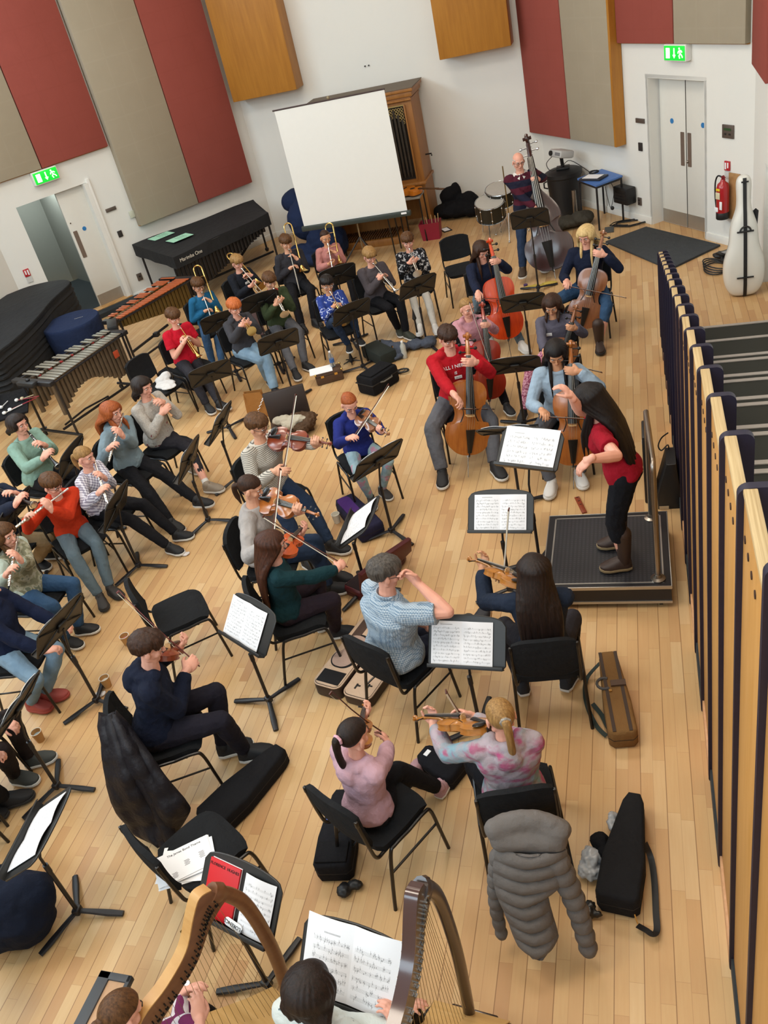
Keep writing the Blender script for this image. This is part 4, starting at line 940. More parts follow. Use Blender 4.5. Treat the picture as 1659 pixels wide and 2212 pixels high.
        if hood:
            bk = -fw
            for i in range(9):
                a = math.radians(-100+200*i/8); c = N+u*.005+bk*math.cos(a)*.052*S+s1*math.sin(a)*.056*S+V((0, 0, .012*S))*(1-abs(math.sin(a))); b.ball(c-V((0, 0, .012*S*math.cos(a))), (.030*S, .030*S, .026*S))
            b.ball(N+bk*.075*S-u*.04*S, (.052*S, .028*S, .05*S), m=Matrix((s1, -bk, u)).transposed())
        elif collar != 'none':
            P = [N-u*.004*S+fw*(math.sin(a)*.040*S-.003)+s1*math.cos(a)*.043*S for a in [2*PI*i/16 for i in range(16)]]
            b.tube(P, 0.011*S, 6, closed=True)
        o = b.obj('top', top, r); remesh(o, 0.0085, 3, 0.018, 0.10); out['top'] = o
        if collar and collar != 'none':
            b = MB()
            for s in (-1, 1): b.sheet([[N+fw*(.036*S)*(1-v)+s1*s*(.004+.046*v)*S-fw*.02*S*v+u*(.012*S), N+fw*(.055*S)*(1-v)+s1*s*(.018+.05*v)*S-u*.026*S*(1-v)+fw*.006] for v in (0, .25, .5, .75, 1)], 0.006)
            P = [N+u*.012*S-fw*(math.cos(a)*.040*S)+s1*math.sin(a)*.042*S for a in [math.radians(-80+160*i/8) for i in range(9)]]; b.tube(P, .011*S, 6, flat=.5, up=(0, 1, 0)); b.obj('collar', collar, r)
    if tagw:
        dx, dz = tagw[:2]; txt = tagw[2] if len(tagw) > 2 else None; c = Hc+u*L*(.66+dz)+s1*dx+fw*(0.062*S*1+loose+.012+bust*S*.8); Mt = Matrix((s1, u, fw)).transposed().to_4x4(); Mt.translation = c
        b = MB(); b.m = Mt; b.box((0, 0, 0), (0.075, 0.034, 0.003), 0.001); t_ = b.obj('name_badge', PAPER, r)
        b = MB(); b.m = Mt
        for i, x in enumerate((-.024, -.013, -.003, .008, .019)): b.tube([(x, -.009, .002), (x+.003, .008, .002), (x+.006*(i % 2), -.006, .002)], .0013, 4)
        b.obj('handwriting', IRIS, t_)
    if text:
        for k, (tx_, sz, dz) in enumerate(text):
            c = Hc+u*L*dz+fw*(.066*S+loose+.014); Mt = Matrix((s1, u, fw)).transposed().to_4x4(); Mt.translation = c; Mt = Mt@Matrix.Rotation(PI, 4, 'Y')@Matrix.Diagonal((-1, 1, -1, 1)) if 0 else Matrix((-s1, u, -fw)).transposed().to_4x4() if 0 else Mt
            T3d(tx_, sz, PAPER, Mt@Matrix.Diagonal((-1, 1, 1, 1)), r, 'printed_text', .004)
    # trousers
    if legs:
        b = MB(); b.ball(Hc+V((0, -.015, -.01)), (0.094*S*fat, 0.070*S*fat, 0.058*S)); b.ball(Hc+u*.04*S-fw*.01*S, (0.084*S*fat, 0.060*S*fat, 0.04*S))
        for k in (-1, 1):
            hp, K, F, t = legsj[k]; q = .010*legw; E_ = K.lerp(F, trleg*.93)
            b.cap(hp, K, 0.055*S*(.75+.25*legw)+q, 0.036*S*(.6+.4*legw)+q); b.tube([K, K.lerp(E_, .35), E_], [0.036*S*(.6+.4*legw)+q, 0.036*S*(.6+.4*legw)+q, 0.026*S*(.2+.8*legw)+q], 12)
        o = b.obj('trousers', legs, r); remesh(o, 0.009, 3, 0.014, 0.09)
    if trleg < .9 and legs and not boot:
        for k in (-1, 1):
            hp, K, F, t = legsj[k]; b = MB(); b.cap(K.lerp(F, .8), F, .024*S, .026*S); b.obj('sock', mat('white_sock', '#d8d6d2', .9), r)
    if shoes is not None:
        for k in (-1, 1):
            hp, K, F, t = legsj[k]; shoe(r, F, t, S, shoes, sole or mat('white_sole', '#d9d7d2', .7), boot, nm='boot' if boot else 'shoe')
    # face
    T = lambda *p: HM@(V(p)*h); m3 = HM.to_3x3()
    for s in (-1, 1):
        b = MB(); b.ball(T(s*.135, .283, .035), V((.055, .05, .036))*h, m=m3, n=10, k=8); e = b.obj('eye', EYEW, r)
        b = MB(); b.ball(T(s*.135, .322, .026), V((.026, .016, .026))*h, m=m3, n=8, k=6); b.obj('iris', IRIS, e)
    b = MB()
    for s in (-1, 1): b.tube([T(s*.06, .368, .135), T(s*.13, .36, .155), T(s*.205, .315, .13)], .013*h, 6)
    b.obj('eyebrows', BROW if style != 'bald' else HAIR['white'], r)
    b = MB(); b.tube([T(-.07, .345, -.25), T(0, .368, -.243), T(.07, .345, -.25)], [.012*h, .02*h, .012*h], 6, rnd=True); b.obj('lips', LIP, r)
    if glasses:
        b = MB()
        for s in (-1, 1):
            b.tube([T(s*.14+.085*math.cos(a), .385-.02*abs(math.cos(a)), .02+.062*math.sin(a)) for a in [2*PI*i/14 for i in range(14)]], .010*h, 5, closed=True); b.tube([T(s*.22, .375, .04), T(s*.33, .25, .045), T(s*.355, -.02, .03)], .009*h, 5)
        b.tube([T(-.055, .39, .04), T(.055, .39, .04)], .009*h, 5); b.obj('glasses', glasses, r)
    # hair
    b = MB(); hmat = HAIR[hair] if isinstance(hair, str) else hair; bk = -fw
    if style == 'short':
        hair_cap(b, HM, h, vol, fr); rn = random.Random(int(S*1000)+int(abs(pos[0])*997)); sw = rn.choice((-1, 1))
        for i in range(54):
            az = -180+360*i/54+rn.uniform(-5, 5); a = abs(az); e1 = hairline(a, fr-10, -50, -4)+rn.uniform(-3, 7); e0 = rn.uniform(48, 80); pp_ = []
            for k in range(5): q = k/4; pp_.append(surf(HM, h, az+sw*14*q*(1-q)+sw*8*q*(a < 70), e0+(e1-e0)*q, 1.03+vol*1.2*math.sin(q*2.6+.3)+rn.uniform(0, .06)+(.09 if a < 60 else .02)*q))
            b.tube(pp_, [.06*h, .078*h, .075*h, .06*h, .025*h], 6, rnd=True)
    elif style == 'bald': hair_cap(b, HM, h, .012, 10, -40, 4, bald=8)
    elif style == 'bob': hair_cap(b, HM, h, vol, fr, -40, -2); long_hair(b, HM, h, Lh, V((0, 0, 1)), (HM.to_3x3()@V((0, -1, 0))), Hd-V((0, 0, .35*h)), 72, front, .07, spread=.8)
    elif style == 'long': hair_cap(b, HM, h, vol, fr, -40, -2); long_hair(b, HM, h, Lh, u, bk, N, 68, front, .066, .068*S+.045)
    elif style in ('tail', 'braid', 'low'):
        hair_cap(b, HM, h, .02, fr, -50, 6); z = {'tail': 5, 'braid': -12, 'low': -25}[style]; p0 = surf(HM, h, 180, z, 1.1); dn = V((0, 0, -1)); d0 = (HM.to_3x3()@V((0, -1, 0)))
        pts = [p0, p0+d0*.10*h+dn*.03*h, p0+d0*.16*h+dn*Lh*.35, p0+d0*.12*h+dn*Lh*.7, p0+d0*.08*h+dn*Lh]
        if style == 'braid':
            q = spl(pts, 4)
            for i, p in enumerate(q): b.ball(p+s1*.03*h*(1 if i % 2 else -1), (.075*h,)*3, n=8, k=6)
        else: b.tube(spl(pts, 4), [.07*h]+[.11*h]*6+[.10*h]*5+[.08*h, .06*h, .05*h, .035*h, .02*h], 10, rnd=True)
        if tie: c = MB(); c.tube([p0+d0*.03*h+(s1*math.cos(a)+V((0, 0, 1))*math.sin(a))*.095*h*(1+.12*(i % 2)) for i, a in enumerate([2*PI*i/14 for i in range(14)])], .045*h, 7, closed=True); c.obj('hair_tie', tie, r)
    if beard: b.ball(T(0, .12, -.33), V((.2, .21, .15))*h, m=m3)
    o = b.obj('hair', hmat, r); remesh(o, 0.0055, 1)
    if style != 'bald' : pass
    return out
def hold(p, a, n, **k): return dict(p=p, a=a, n=n, **k)
def put(px, z, yaw=None, to=None, back=0.07):
    'pelvis position from the head centre seen at px when the head is at height z'
    p = g(px[0], px[1], z); yw = yaw if yaw is not None else yaw_of(V(to)-p)
    a = math.radians(yw); return (p.x-math.sin(a)*back, p.y-math.cos(a)*back), yw
COND = V((-0.45, 5.55, 0))
# ================================================================ players
def headoff(S, lean, tilt, twist=0, mode='sit', seat=0.46, hlift=0.0):
    hz = seat+0.062*S if mode == 'sit' else 0.525*S
    la, ti = math.radians(lean), math.radians(tilt); u = V((math.sin(ti), math.sin(la), math.cos(la)*math.cos(ti))).normalized(); s0 = V((1, 0, 0))
    s1 = Matrix.Rotation(-math.radians(twist), 3, u)@(s0-u*s0.dot(u)).normalized(); fw = u.cross(s1).normalized()
    N = V((0, -0.02, hz))+u*0.29*S; h = 0.160+0.042*S; nd = (u*0.75+V((0, 0, 1))*0.35+fw*(0.10+hlift)).normalized(); return N+nd*(0.043*S+0.43*h)
def place(px, S, lean, tilt=0, dy=0, yaw=None, twist=0, to=None, mode='sit', z0=0.0):
    o = headoff(S, lean, tilt, twist, mode); H_ = g(px[0], px[1], o.z+z0); yw = yaw if yaw is not None else yaw_of((to or COND)-H_)+dy
    R = Matrix.Rotation(-math.radians(yw), 3, 'Z'); q = R@V((o.x, o.y, 0)); return (H_.x-q.x, H_.y-q.y), yw
SK = dict(f=skin('fair', '#d9a588'), p=skin('pink', '#e0a893'), t=skin('tan', '#c4906c'), w=skin('warm', '#d09a76'))
def sit(label, px, S=1.45, lean=6, tilt=0, dy=0, yaw=None, feet=None, chairlab=None, twist=0, **k):
    pos, yw = place(px, S, lean, tilt, dy, yaw, twist)
    f = [None if q is None else (lambda p: (p.x, p.y, p.z))(g(q[0], q[1], q[2] if len(q) > 2 else 0.055*S)) for q in feet] if feet else None
    o = person(label, pos, yw, S, lean=lean, tilt=tilt, twist=twist, feet=f, **k)
    if chairlab:
        a = math.radians(yw); chair(pos[0]+math.sin(a)*.03, pos[1]+math.cos(a)*.03, yw, chairlab)
    return o
def X_trumpet(bell, lab, m_=None, L=0.49, near=True):
    def f(o):
        e = rd(bell[0], bell[1], o['mouth'], L, near); trumpet(o['mouth'], e, lab, m_=m_); M = frame_y(o['mouth'], e-o['mouth'], (0, 0, 1)); z = M.to_3x3()@V((0, 0, 1))
        return dict(RH=hold(M@V((.012, .232, -.01)), z, -o['side'], c=.75), LH=hold(M@V((.008, .20, -.045)), z, o['side'], c=1.05))
    return f
def X_trombone(end, lab, ext=0.62, near=True, up=(0, 0, 1)):
    def f(o):
        e = rd(end[0], end[1], o['mouth'], ext, near); trombone(o['mouth'], e, lab, up, ext); M = frame_y(o['mouth'], e-o['mouth'], up); z = M.to_3x3()@V((0, 0, 1))
        return dict(RH=hold(M@V((0, .28, -.045)), z, -o['side'], c=1.0), LH=hold(M@V((-.02, .13, -.045)), z, o['side'], c=1.05))
    return f
def X_flute(end, lab, near=True):
    def f(o):
        mo = o['mouth']+(o['HM'].to_3x3()@V((0, .02, 0))); e = rd(end[0], end[1], mo, .60, near); flute(mo, e, lab); d = (e-mo).normalized()
        return dict(LH=hold(mo+d*.20, d, -o['fw']+V((0, 0, .3)), c=.8), RH=hold(mo+d*.40, d, o['fw']+V((0, 0, .2)), c=.8))
    return f
def X_pipe(end, lab, kind='clarinet', near=True):
    def f(o):
        L = .64 if kind == 'clarinet' else .33; mo = o['mouth']; e = rd(end[0], end[1], mo, L, near); d = (e-mo).normalized()
        (clarinet if kind == 'clarinet' else recorder)(mo, e, lab); a, b_ = (.27, .44) if kind == 'clarinet' else (.14, .24)
        return dict(LH=hold(mo+d*a, d, o['side']*1.0-o['fw']*.4, c=.8), RH=hold(mo+d*b_, d, -o['side']-o['fw']*.4, c=.8))
    return f
def X_violin(scroll, frog, fd, lab, blab, var='amber', kind='violin', near=True, fnear=True, s=1.0, tip=None, tiltv=.45, orig=(-.055, .05, .02), bowlen=.70, hl=None, tnear=True, mt=None, tf=0.0):
    def f(o):
        S = o['S']; c = o['N']+o['side']*orig[0]*S/1.5+o['fw']*orig[1]*S/1.5+o['u']*orig[2]*S/1.5; Lt = {'violin': .575, 'viola': .655}[kind]*s
        e = rd(scroll[0], scroll[1], c, Lt, near); y = (e-c).normalized(); M = frame_y(c, y, V((0, 0, 1))+o['side']*tiltv+o['fw']*tf); M = M@Matrix.Translation(V((0, 0, -.02)))
        v = viol(kind, M, lab, VAR[var], s=s); Cn = M@v['bow']
        if tip is not None:
            tp = rd(tip[0], tip[1], Cn, bowlen-fd, tnear); d = (Cn-tp).normalized(); fr = Cn+d*fd
        else: fr = rd(frog[0], frog[1], Cn, fd, fnear); d = (fr-Cn).normalized()
        bow(fr, Cn-d*(bowlen-fd), blab, hairdir=-(M.to_3x3()@V((0, 0, 1))), mt=mt)
        o['M'] = M; np_ = M@(v['neck']+V((0, -.015, -.004)))
        return dict(LH=hold(np_, y, o['side']*.6+V((0, 0, 1)), c=1.0, **{'in': .045}), RH=hold(fr+d*.0+V((0, 0, .012)), d, V((0, 0, -1)), c=.75, **{'in': .075}))
    return f
def X_cello(pin, scroll, frog, fd, lab, blab, var='amber', s=1.0, near=False, fnear=True, pl=.28, nf=.93, tip=None, face=None, bowlen=.70, kind='cello', zpin=0.0, zs=None):
    def f(o):
        nonlocal s, pl
        if zs:
            Bt = g(pin[0], pin[1], .22); e = g(scroll[0], scroll[1], zs); s = (e-Bt).length/(.585*2.12); y = (e-Bt).normalized(); pl = .22/y.z; P = Bt-y*pl; k = 2.12*s
        else:
            P = g(pin[0], pin[1], zpin); k = {'cello': 2.12, 'bass': 3.15}[kind]*s; Lt = (0.355+.13+.10)*k+pl+(.03 if kind == 'bass' else 0); e = rd(scroll[0], scroll[1], P, Lt, near); y = (e-P).normalized()
        M = frame_y(P+y*pl, y, face if face is not None else o['fw']); th = {'cello': .118, 'bass': .20}[kind]*s; M = M@Matrix.Translation(V((0, 0, -th*.5)))
        v = viol(kind, M, lab, VAR[var], s=s, pin=pl); Cn = M@v['bow']; o['v'] = v; o['M'] = M; r = {}
        if blab:
            fr = rd(frog[0], frog[1], Cn, fd, fnear); d = (fr-Cn).normalized(); bow(fr, Cn-d*(bowlen-fd), blab, hairdir=-(M.to_3x3()@V((0, 0, 1))))
            r['RH'] = hold(fr+V((0, 0, .01)), d, V((0, 0, -1))-o['fw']*.6, c=.75, **{'in': .075})
        nk = M@(v['nut']*nf+V((0, 0, 0.0))); nk = M@V((0, v['nut'].y*nf, v['nut'].z)); r['LH'] = hold(nk, y, o['side']-o['fw']*.3, c=.85, **{'in': .06})
        return r
    return f
# ---------------------------------------------------------------- clothes
def pat(name, fn, rough=0.9):
    t = NT(name); p = t.xyz(); x, y, z = t.sep(p)[:3]; t.out(fn(t, p, x, y, z), rough, 0, 0.2)
    h = t.m('ADD', t.m('MULTIPLY', t.noise(p, 14, 3), 1.0), t.m('MULTIPLY', t.noise(p, 300, 1), 0.08)); t.bump(h, 0.5, 0.03); return t.mat
def band(t, a, s, w): return t.m('LESS_THAN', t.m('FRACT', t.m('DIVIDE', a, s)), w)
def sq(t, a, s, w=.5): return band(t, a, s, w)
TIED = pat('tie_dye_pink_blue', lambda t, p, x, y, z: t.mix(t.m('MULTIPLY', t.m('SUBTRACT', t.noise(t.xyz(scale=(1, 1, 2.2)), 9, 3), .5), 7.0), t.ramp(t.noise(p, 6, 3, .6), [(.35, '#7f9eab'), (.5, '#9c9499'), (.62, '#a99ba3')]), t.ramp(t.noise(p, 12, 2), [(.3, '#a84f78'), (.7, '#9c6478')])))
CHECK = pat('blue_white_check', lambda t, p, x, y, z: t.mix(t.m('MULTIPLY', t.m('ADD', t.m('MAXIMUM', band(t, x, .013, .36), band(t, y, .013, .36)), band(t, z, .013, .36)), .5), srgb('#b0bcc6'), srgb('#607a92')))
STRP = pat('grey_striped_jersey', lambda t, p, x, y, z: t.mix(band(t, z, .014, .38), srgb('#c3bdb2'), srgb('#6d6a66')))
CHKR = pat('grey_checker_sweatshirt', lambda t, p, x, y, z: t.mix(t.m('LESS_THAN', t.m('MULTIPLY', t.m('SUBTRACT', band(t, x, .036, .5), .5), t.m('SUBTRACT', band(t, z, .036, .5), .5)), 0), srgb('#d5d3dc'), srgb('#8c8798')))
CAMO = pat('green_camouflage', lambda t, p, x, y, z: t.mix(t.m('GREATER_THAN', t.m('ABSOLUTE', x), .145), t.ramp(t.noise(p, 16, 2), [(.42, '#75745f'), (.47, '#94927b'), (.55, '#a3a191'), (.62, '#6f7664')], 'CONSTANT'), srgb('#a9b5aa')))
BWP = pat('black_white_print', lambda t, p, x, y, z: t.ramp(t.noise(p, 19, 2, .7), [(.0, '#17171b'), (.52, '#6f6f74'), (.57, '#c4c4c6'), (.63, '#1c1c20')], 'CONSTANT'))
RUGBY = pat('navy_maroon_stripe', lambda t, p, x, y, z: t.mix(band(t, z, .17, .5), srgb('#1b1c2e'), srgb('#4b1a29')))
LEGG = pat('pastel_leggings', lambda t, p, x, y, z: t.ramp(t.noise(p, 9, 2), [(.35, '#8fa9b4'), (.55, '#9db6bd'), (.64, '#c98aa0'), (.7, '#aab4bd')]))
PINKL = pat('pink_print_leggings', lambda t, p, x, y, z: t.ramp(t.noise(p, 55, 2), [(.45, '#9c4f6c'), (.55, '#d9a3b5')]))
BLUEJ = pat('blue_print_jacket', lambda t, p, x, y, z: t.ramp(t.noise(p, 13, 2), [(.0, '#2c3f86'), (.58, '#c6cbe0'), (.62, '#2c3f86')], 'CONSTANT'))
GREYEM = pat('grey_embroidered_sweater', lambda t, p, x, y, z: t.mix(t.m('MULTIPLY', t.m('GREATER_THAN', t.noise(p, 26, 1), .66), t.m('LESS_THAN', z, .8)), t.ramp(t.noise(p, 80, 2), [(.3, '#a09a93'), (.7, '#b6b0a8')]), srgb('#7d3a45')))
def jeans(name, col): return pat(name, lambda t, p, x, y, z: t.mix(t.noise(p, 6, 3), srgb(col), srgb('#8fa8ba')))
JN = jeans('light_denim', '#56718a'); JD = cloth('dark_denim', '#25334a'); JB = cloth('mid_denim', '#324d6c'); JG = cloth('grey_denim', '#5c6b74')
KB = cloth('black_trousers', '#17171b'); KC = cloth('charcoal_trousers', '#2b2a30'); KG = cloth('grey_joggers', '#5b5b60'); KN = cloth('navy_trousers', '#1b2030')
BS = mat('black_shoe', '#17171a', .7); BRS = mat('brown_boot', '#33221a', .55); GYS = mat('dark_sole', '#2a2a2b', .8); PKS = cloth('pink_shoe', '#b9939a'); WHS = mat('white_shoe', '#cfcbc6', .7); TANS = mat('taupe_shoe', '#8d7f6f', .6); RDS = mat('red_shoe', '#9c4038', .6)
TCH = 'black chair of the '
# ---------------------------------------------------------------- brass
sit('boy in a red T-shirt sitting and playing a trumpet', (375, 685), 1.56, 5, yaw=122, feet=[(476, 876), (448, 877)], top=cloth('red_tee', '#b8152a'), sleeve=.62, legs=KC, shoes=BS, hair='mid', sk=SK['p'], hpitch=24, tagw=(.045, .06), extra=X_trumpet((435, 774), 'brass trumpet of the boy in the red T-shirt'), chairlab=TCH+'boy in the red T-shirt')
sit('boy in a blue fleece and glasses playing a trombone', (428, 617), 1.42, 5, yaw=128, feet=[(481, 793), (461, 791)], top=cloth('blue_fleece', '#1d5a80'), legs=JB, shoes=BS, hair='mid', glasses=GLS, hpitch=20, extra=X_trombone((478, 746), 'brass trombone of the boy in the blue fleece', .60), chairlab=TCH+'boy in the blue fleece')
sit('boy in a black sweatshirt playing a trombone', (513, 567), 1.5, 8, yaw=125, feet=[(590, 716), (570, 726)], top=cloth('black_sweat', '#1b1e26'), legs=cloth('mauve_trousers', '#6b5a5e'), shoes=BS, hair='fair', hpitch=20, tagw=(-.02, .04), extra=X_trombone((576, 642), 'brass trombone of the boy in the black sweatshirt', .60), chairlab=TCH+'boy in the black sweatshirt', sk=SK['p'])
sit('red haired child in a dark grey hoodie and ripped jeans playing a trumpet', (507, 664), 1.5, 8, yaw=128, feet=[(594, 844), (581, 820)], top=cloth('dark_grey_hoodie', '#3a3a3f'), hood=True, legs=JN, shoes=BS, hair='ginger', sk=SK['p'], hpitch=22, extra=X_trumpet((547, 714), 'brass trumpet of the red haired child in grey'), chairlab=TCH+'red haired trumpeter', legw=1.3)
sit('boy in a green jumper over a red shirt playing a silver trumpet', (583, 607), 1.55, 6, yaw=135, feet=[(659, 787), (639, 808)], top=cloth('green_jumper', '#36412a'), legs=KG, shoes=BS, hair='mid', hpitch=24, sk=SK['f'], extra=X_trumpet((618, 678), 'silver trumpet of the boy in the green jumper', SILVER), collar=cloth('red_collar', '#a8211d'), chairlab=TCH+'boy in the green jumper')
sit('boy in a dark sweatshirt and black trousers playing a trombone', (618, 524), 1.6, 5, yaw=140, feet=[(679, 693), (653, 704)], top=cloth('charcoal_sweat', '#2f2e33'), legs=KB, shoes=BS, hair='mid', hpitch=20, extra=X_trombone((655, 661), 'brass trombone of the boy in the charcoal sweatshirt', .66), chairlab=TCH+'trombonist in the charcoal sweatshirt', sole=GYS)
sit('girl in a pink jumper with her hair parted playing a trombone', (703, 513), 1.36, 4, yaw=145, top=cloth('pink_jumper', '#b57a75'), legs=KB, shoes=BS, hair='brown', style='low', Lh=.15, fr=36, hpitch=20, sk=SK['w'], extra=X_trombone((721, 595), 'brass trombone of the girl in the pink jumper', .52), chairlab=TCH+'girl in the pink jumper')
sit('small boy in a blue printed jacket and glasses playing a trumpet', (707, 614), 1.34, 5, yaw=150, feet=[(773, 732, .30), (753, 745, .26)], top=BLUEJ, legs=JD, shoes=BS, hair='black', fr=22, glasses=mat('clear_rim', '#a8a8ae', .3), hpitch=18, sk=SK['w'], extra=X_trumpet((751, 697), 'brass trumpet of the small boy in blue'), chairlab=TCH+'small boy in the blue jacket')
sit('boy in a grey zip jumper playing a trumpet', (799, 553), 1.52, 8, yaw=142, feet=[(878, 720), (861, 711)], top=cloth('grey_zip', '#4a4448'), legs=KB, shoes=mat('dark_trainer', '#34382f', .7), hair='fair', hpitch=24, sk=SK['p'], extra=X_trumpet((858, 629), 'silver trumpet of the boy in the grey zip jumper', SILVER), chairlab=TCH+'boy in the grey zip jumper')
sit('boy in a black and white printed sweatshirt and white trousers playing a trumpet', (881, 521), 1.46, 4, yaw=165, feet=[(940, 708), (911, 723)], top=BWP, legs=cloth('white_trousers', '#b9b5ae'), legw=.8, shoes=WHS, hair='mid', hpitch=18, sk=SK['p'], extra=X_trumpet((905, 590), 'trumpet of the boy in the black and white sweatshirt', SILVER), chairlab=TCH+'boy in the white trousers')
# ---------------------------------------------------------------- low strings
def bassman():
    S = 1.76; pos, yw = place((1120, 349), S, 5, 4, yaw=168, mode='stand'); f1 = g(1130, 595, .09)
    o = person('bald man in a navy and maroon striped jumper standing with a double bass', pos, yw, S, mode='stand', lean=5, tilt=4, feet=[(f1.x+.24, f1.y+.38, .09), (f1.x, f1.y, .09)], top=RUGBY, collar=cloth('white_shirt', '#cfccc6'), legs=JD, shoes=mat('brown_shoe', '#3d2f22', .6), hair='white', style='bald', glasses=GLS, sk=SK['p'], hpitch=14, hyaw=-8,
        extra=lambda o: (lambda e: (e.update(RH=hold(o['M']@V((.02, .70, .30)), V((1, 0, .2)), V((0, 0, -1)), c=.8)), e)[1])(X_cello((1200, 602), (1138, 296), None, 0, 'dark red brown double bass held upright by the bald man', None, 'dark', kind='bass', pl=.13, face=V((.06, -1, -.1)), nf=.80, near=False)(o)))
bassman()
sit('blonde woman in a navy cardigan and tall brown boots playing a cello', (1265, 509), 1.68, 6, yaw=188, feet=[(1295, 740), (1235, 708)], knee=.5, top=cloth('navy_cardigan', '#151c30'), legs=JB, shoes=BRS, sole=GYS, boot=.22, trleg=.5, hair='blond', style='long', Lh=.36, front=((-1, .34), (1, .3)), hpitch=26, hyaw=14, sk=SK['p'], extra=X_cello((1257, 708), (1306, 493), (1205, 614), .28, zs=1.28, lab= 'brown cello of the blonde woman', blab='bow of the blonde cellist', var='brown'), chairlab=TCH+'blonde cellist')
sit('girl with long brown hair in a navy sweatshirt playing a bright orange red cello', (1041, 542), 1.58, 9, yaw=158, feet=[(1128, 746), (1059, 731)], knee=.5, top=cloth('navy_sweat', '#171e33'), legs=JG, shoes=WHS, hair='brown', style='long', Lh=.42, front=((1, .3), (-1, .4)), hpitch=30, hyaw=-12, sk=SK['p'], extra=X_cello((1097, 732), (1055, 511), (1021, 645), .30, zs=1.38, lab='bright orange red cello of the girl in the navy sweatshirt', blab='bow of the girl with the orange red cello', var='bright'), chairlab=TCH+'girl in the navy sweatshirt')
sit('fair haired girl in a pink hoodie playing a small cello', (1009, 665), 1.36, 5, yaw=160, feet=[(1099, 887), (1042, 904)], knee=.5, top=cloth('pink_hoodie_c', '#b2818a'), hood=True, legs=KB, shoes=BS, hair='fair', style='low', Lh=.2, fr=38, hpitch=16, hyaw=-20, sk=SK['p'], extra=X_cello((1057, 862), (1040, 649), (1086, 868), .05, zs=1.2, lab='red brown small cello of the girl in the pink hoodie', blab='bow of the girl in the pink hoodie with the small cello', var='deep'), chairlab=TCH+'girl in the pink hoodie with the cello')
sit('boy in a red hoodie and grey joggers playing a cello', (968, 730), 1.78, 5, yaw=160, feet=[(1069, 1005), (955, 1020)], knee=.65, top=cloth('red_hoodie', '#a81420'), hood=True, legs=KG, shoes=BS, hair='brown', fr=22, vol=.05, hpitch=26, hyaw=-14, sk=SK['p'], tagw=(-.02, -.05), text=[('ALL I NEED', .05, .86), ('IS', .04, .72)], extra=X_cello((1011, 981), (1008, 713), (996, 883), .22, zs=1.35, lab='orange brown cello of the boy in the red hoodie', blab='bow of the boy in the red hoodie', var='amber'), chairlab=TCH+'boy in the red hoodie', legw=1.25)
sit('small girl with dark hair in a grey printed top playing a cello', (1192, 660), 1.36, 6, yaw=180, feet=[(1170, 887), (1131, 890)], knee=.4, top=cloth('grey_top', '#55525f'), legs=PINKL, shoes=BS, hair='brown', style='bob', Lh=.13, front=((-1, .1), (1, .1)), hpitch=28, hyaw=6, sk=SK['w'], tagw=(.06, .02), extra=X_cello((1190,850), (1247, 653), (1177, 776), .2, zs=1.15, lab='small dark cello of the girl in the grey top', blab='bow of the girl in the grey top', var='brown'), chairlab=TCH+'small dark haired cellist')
sit('girl with long black hair in a light blue sweater playing a cello', (1201, 764), 1.64, 8, yaw=176, feet=[(1251, 1022), (1192, 1042)], knee=.5, top=cloth('light_blue_sweater', '#93a6b8'), legs=KG, shoes=WHS, hair='black', style='long', Lh=.42, front=((-1, .38), (1, .36)), hpitch=32, sk=SK['w'], extra=X_cello((1238, 1003), (1232, 730), (1174, 900), .27, zs=1.3, lab='orange brown cello of the girl in the light blue sweater', blab='bow of the girl in the light blue sweater', var='amber'), chairlab=TCH+'girl in the light blue sweater', legw=1.1)
# ---------------------------------------------------------------- conductor on the podium
def conductor():
    S = 1.60; fl = g(1349, 1211, .30); fr = g(1341, 1163, .30); yw = -86; R = Matrix.Rotation(-math.radians(yw), 3, 'Z')
    mid = (fl+fr)/2; hipw = g(1345, 1027, 1.06); pos = (hipw.x*.4+mid.x*.6+.02, hipw.y*.4+mid.y*.6)
    def ex(o):
        hl = rd(1260, 1003, o['N']-o['side']*.14, .43, True); hr = rd(1233, 840, o['N']+o['side']*.1, .46, True)
        return dict(LH=dict(w=hl-o['fw']*.05+V((0, 0, .02)), d=o['fw']+V((0, 0, -.55)), n=V((0, .3, -1)), c=.35), RH=dict(w=hr+V((0, 0, -.06)), d=V((-.6, 0, 1)), n=o['fw']-V((0, 0, .3)), c=.8))
    o = person('woman with long black hair in a red T-shirt and knee boots conducting on the podium', pos, yw, S, z0=.215, mode='stand', lean=20, hpitch=32, fat=.98, bust=.02, loose=.014, trleg=.5, feet=[(fl.x, fl.y, .085), (fr.x, fr.y, .085)], toes=[V((-1, -.1, 0)), V((-1, -.05, 0))], top=cloth('crimson_tee', '#8f1022'), sleeve=.6, legs=cloth('black_jeans', '#111319'), legw=1.2, shoes=BRS, sole=mat('gold_welt', '#8f7b5a', .5), boot=.24, hair='black', style='long', Lh=.56, front=((-1, .36), (1, .36)), vol=.09, sk=SK['p'], extra=ex, lpole=(-.5, -1, -.3), rpole=(.8, -.2, -1), hemz=-.07)
    return o
cd = conductor()
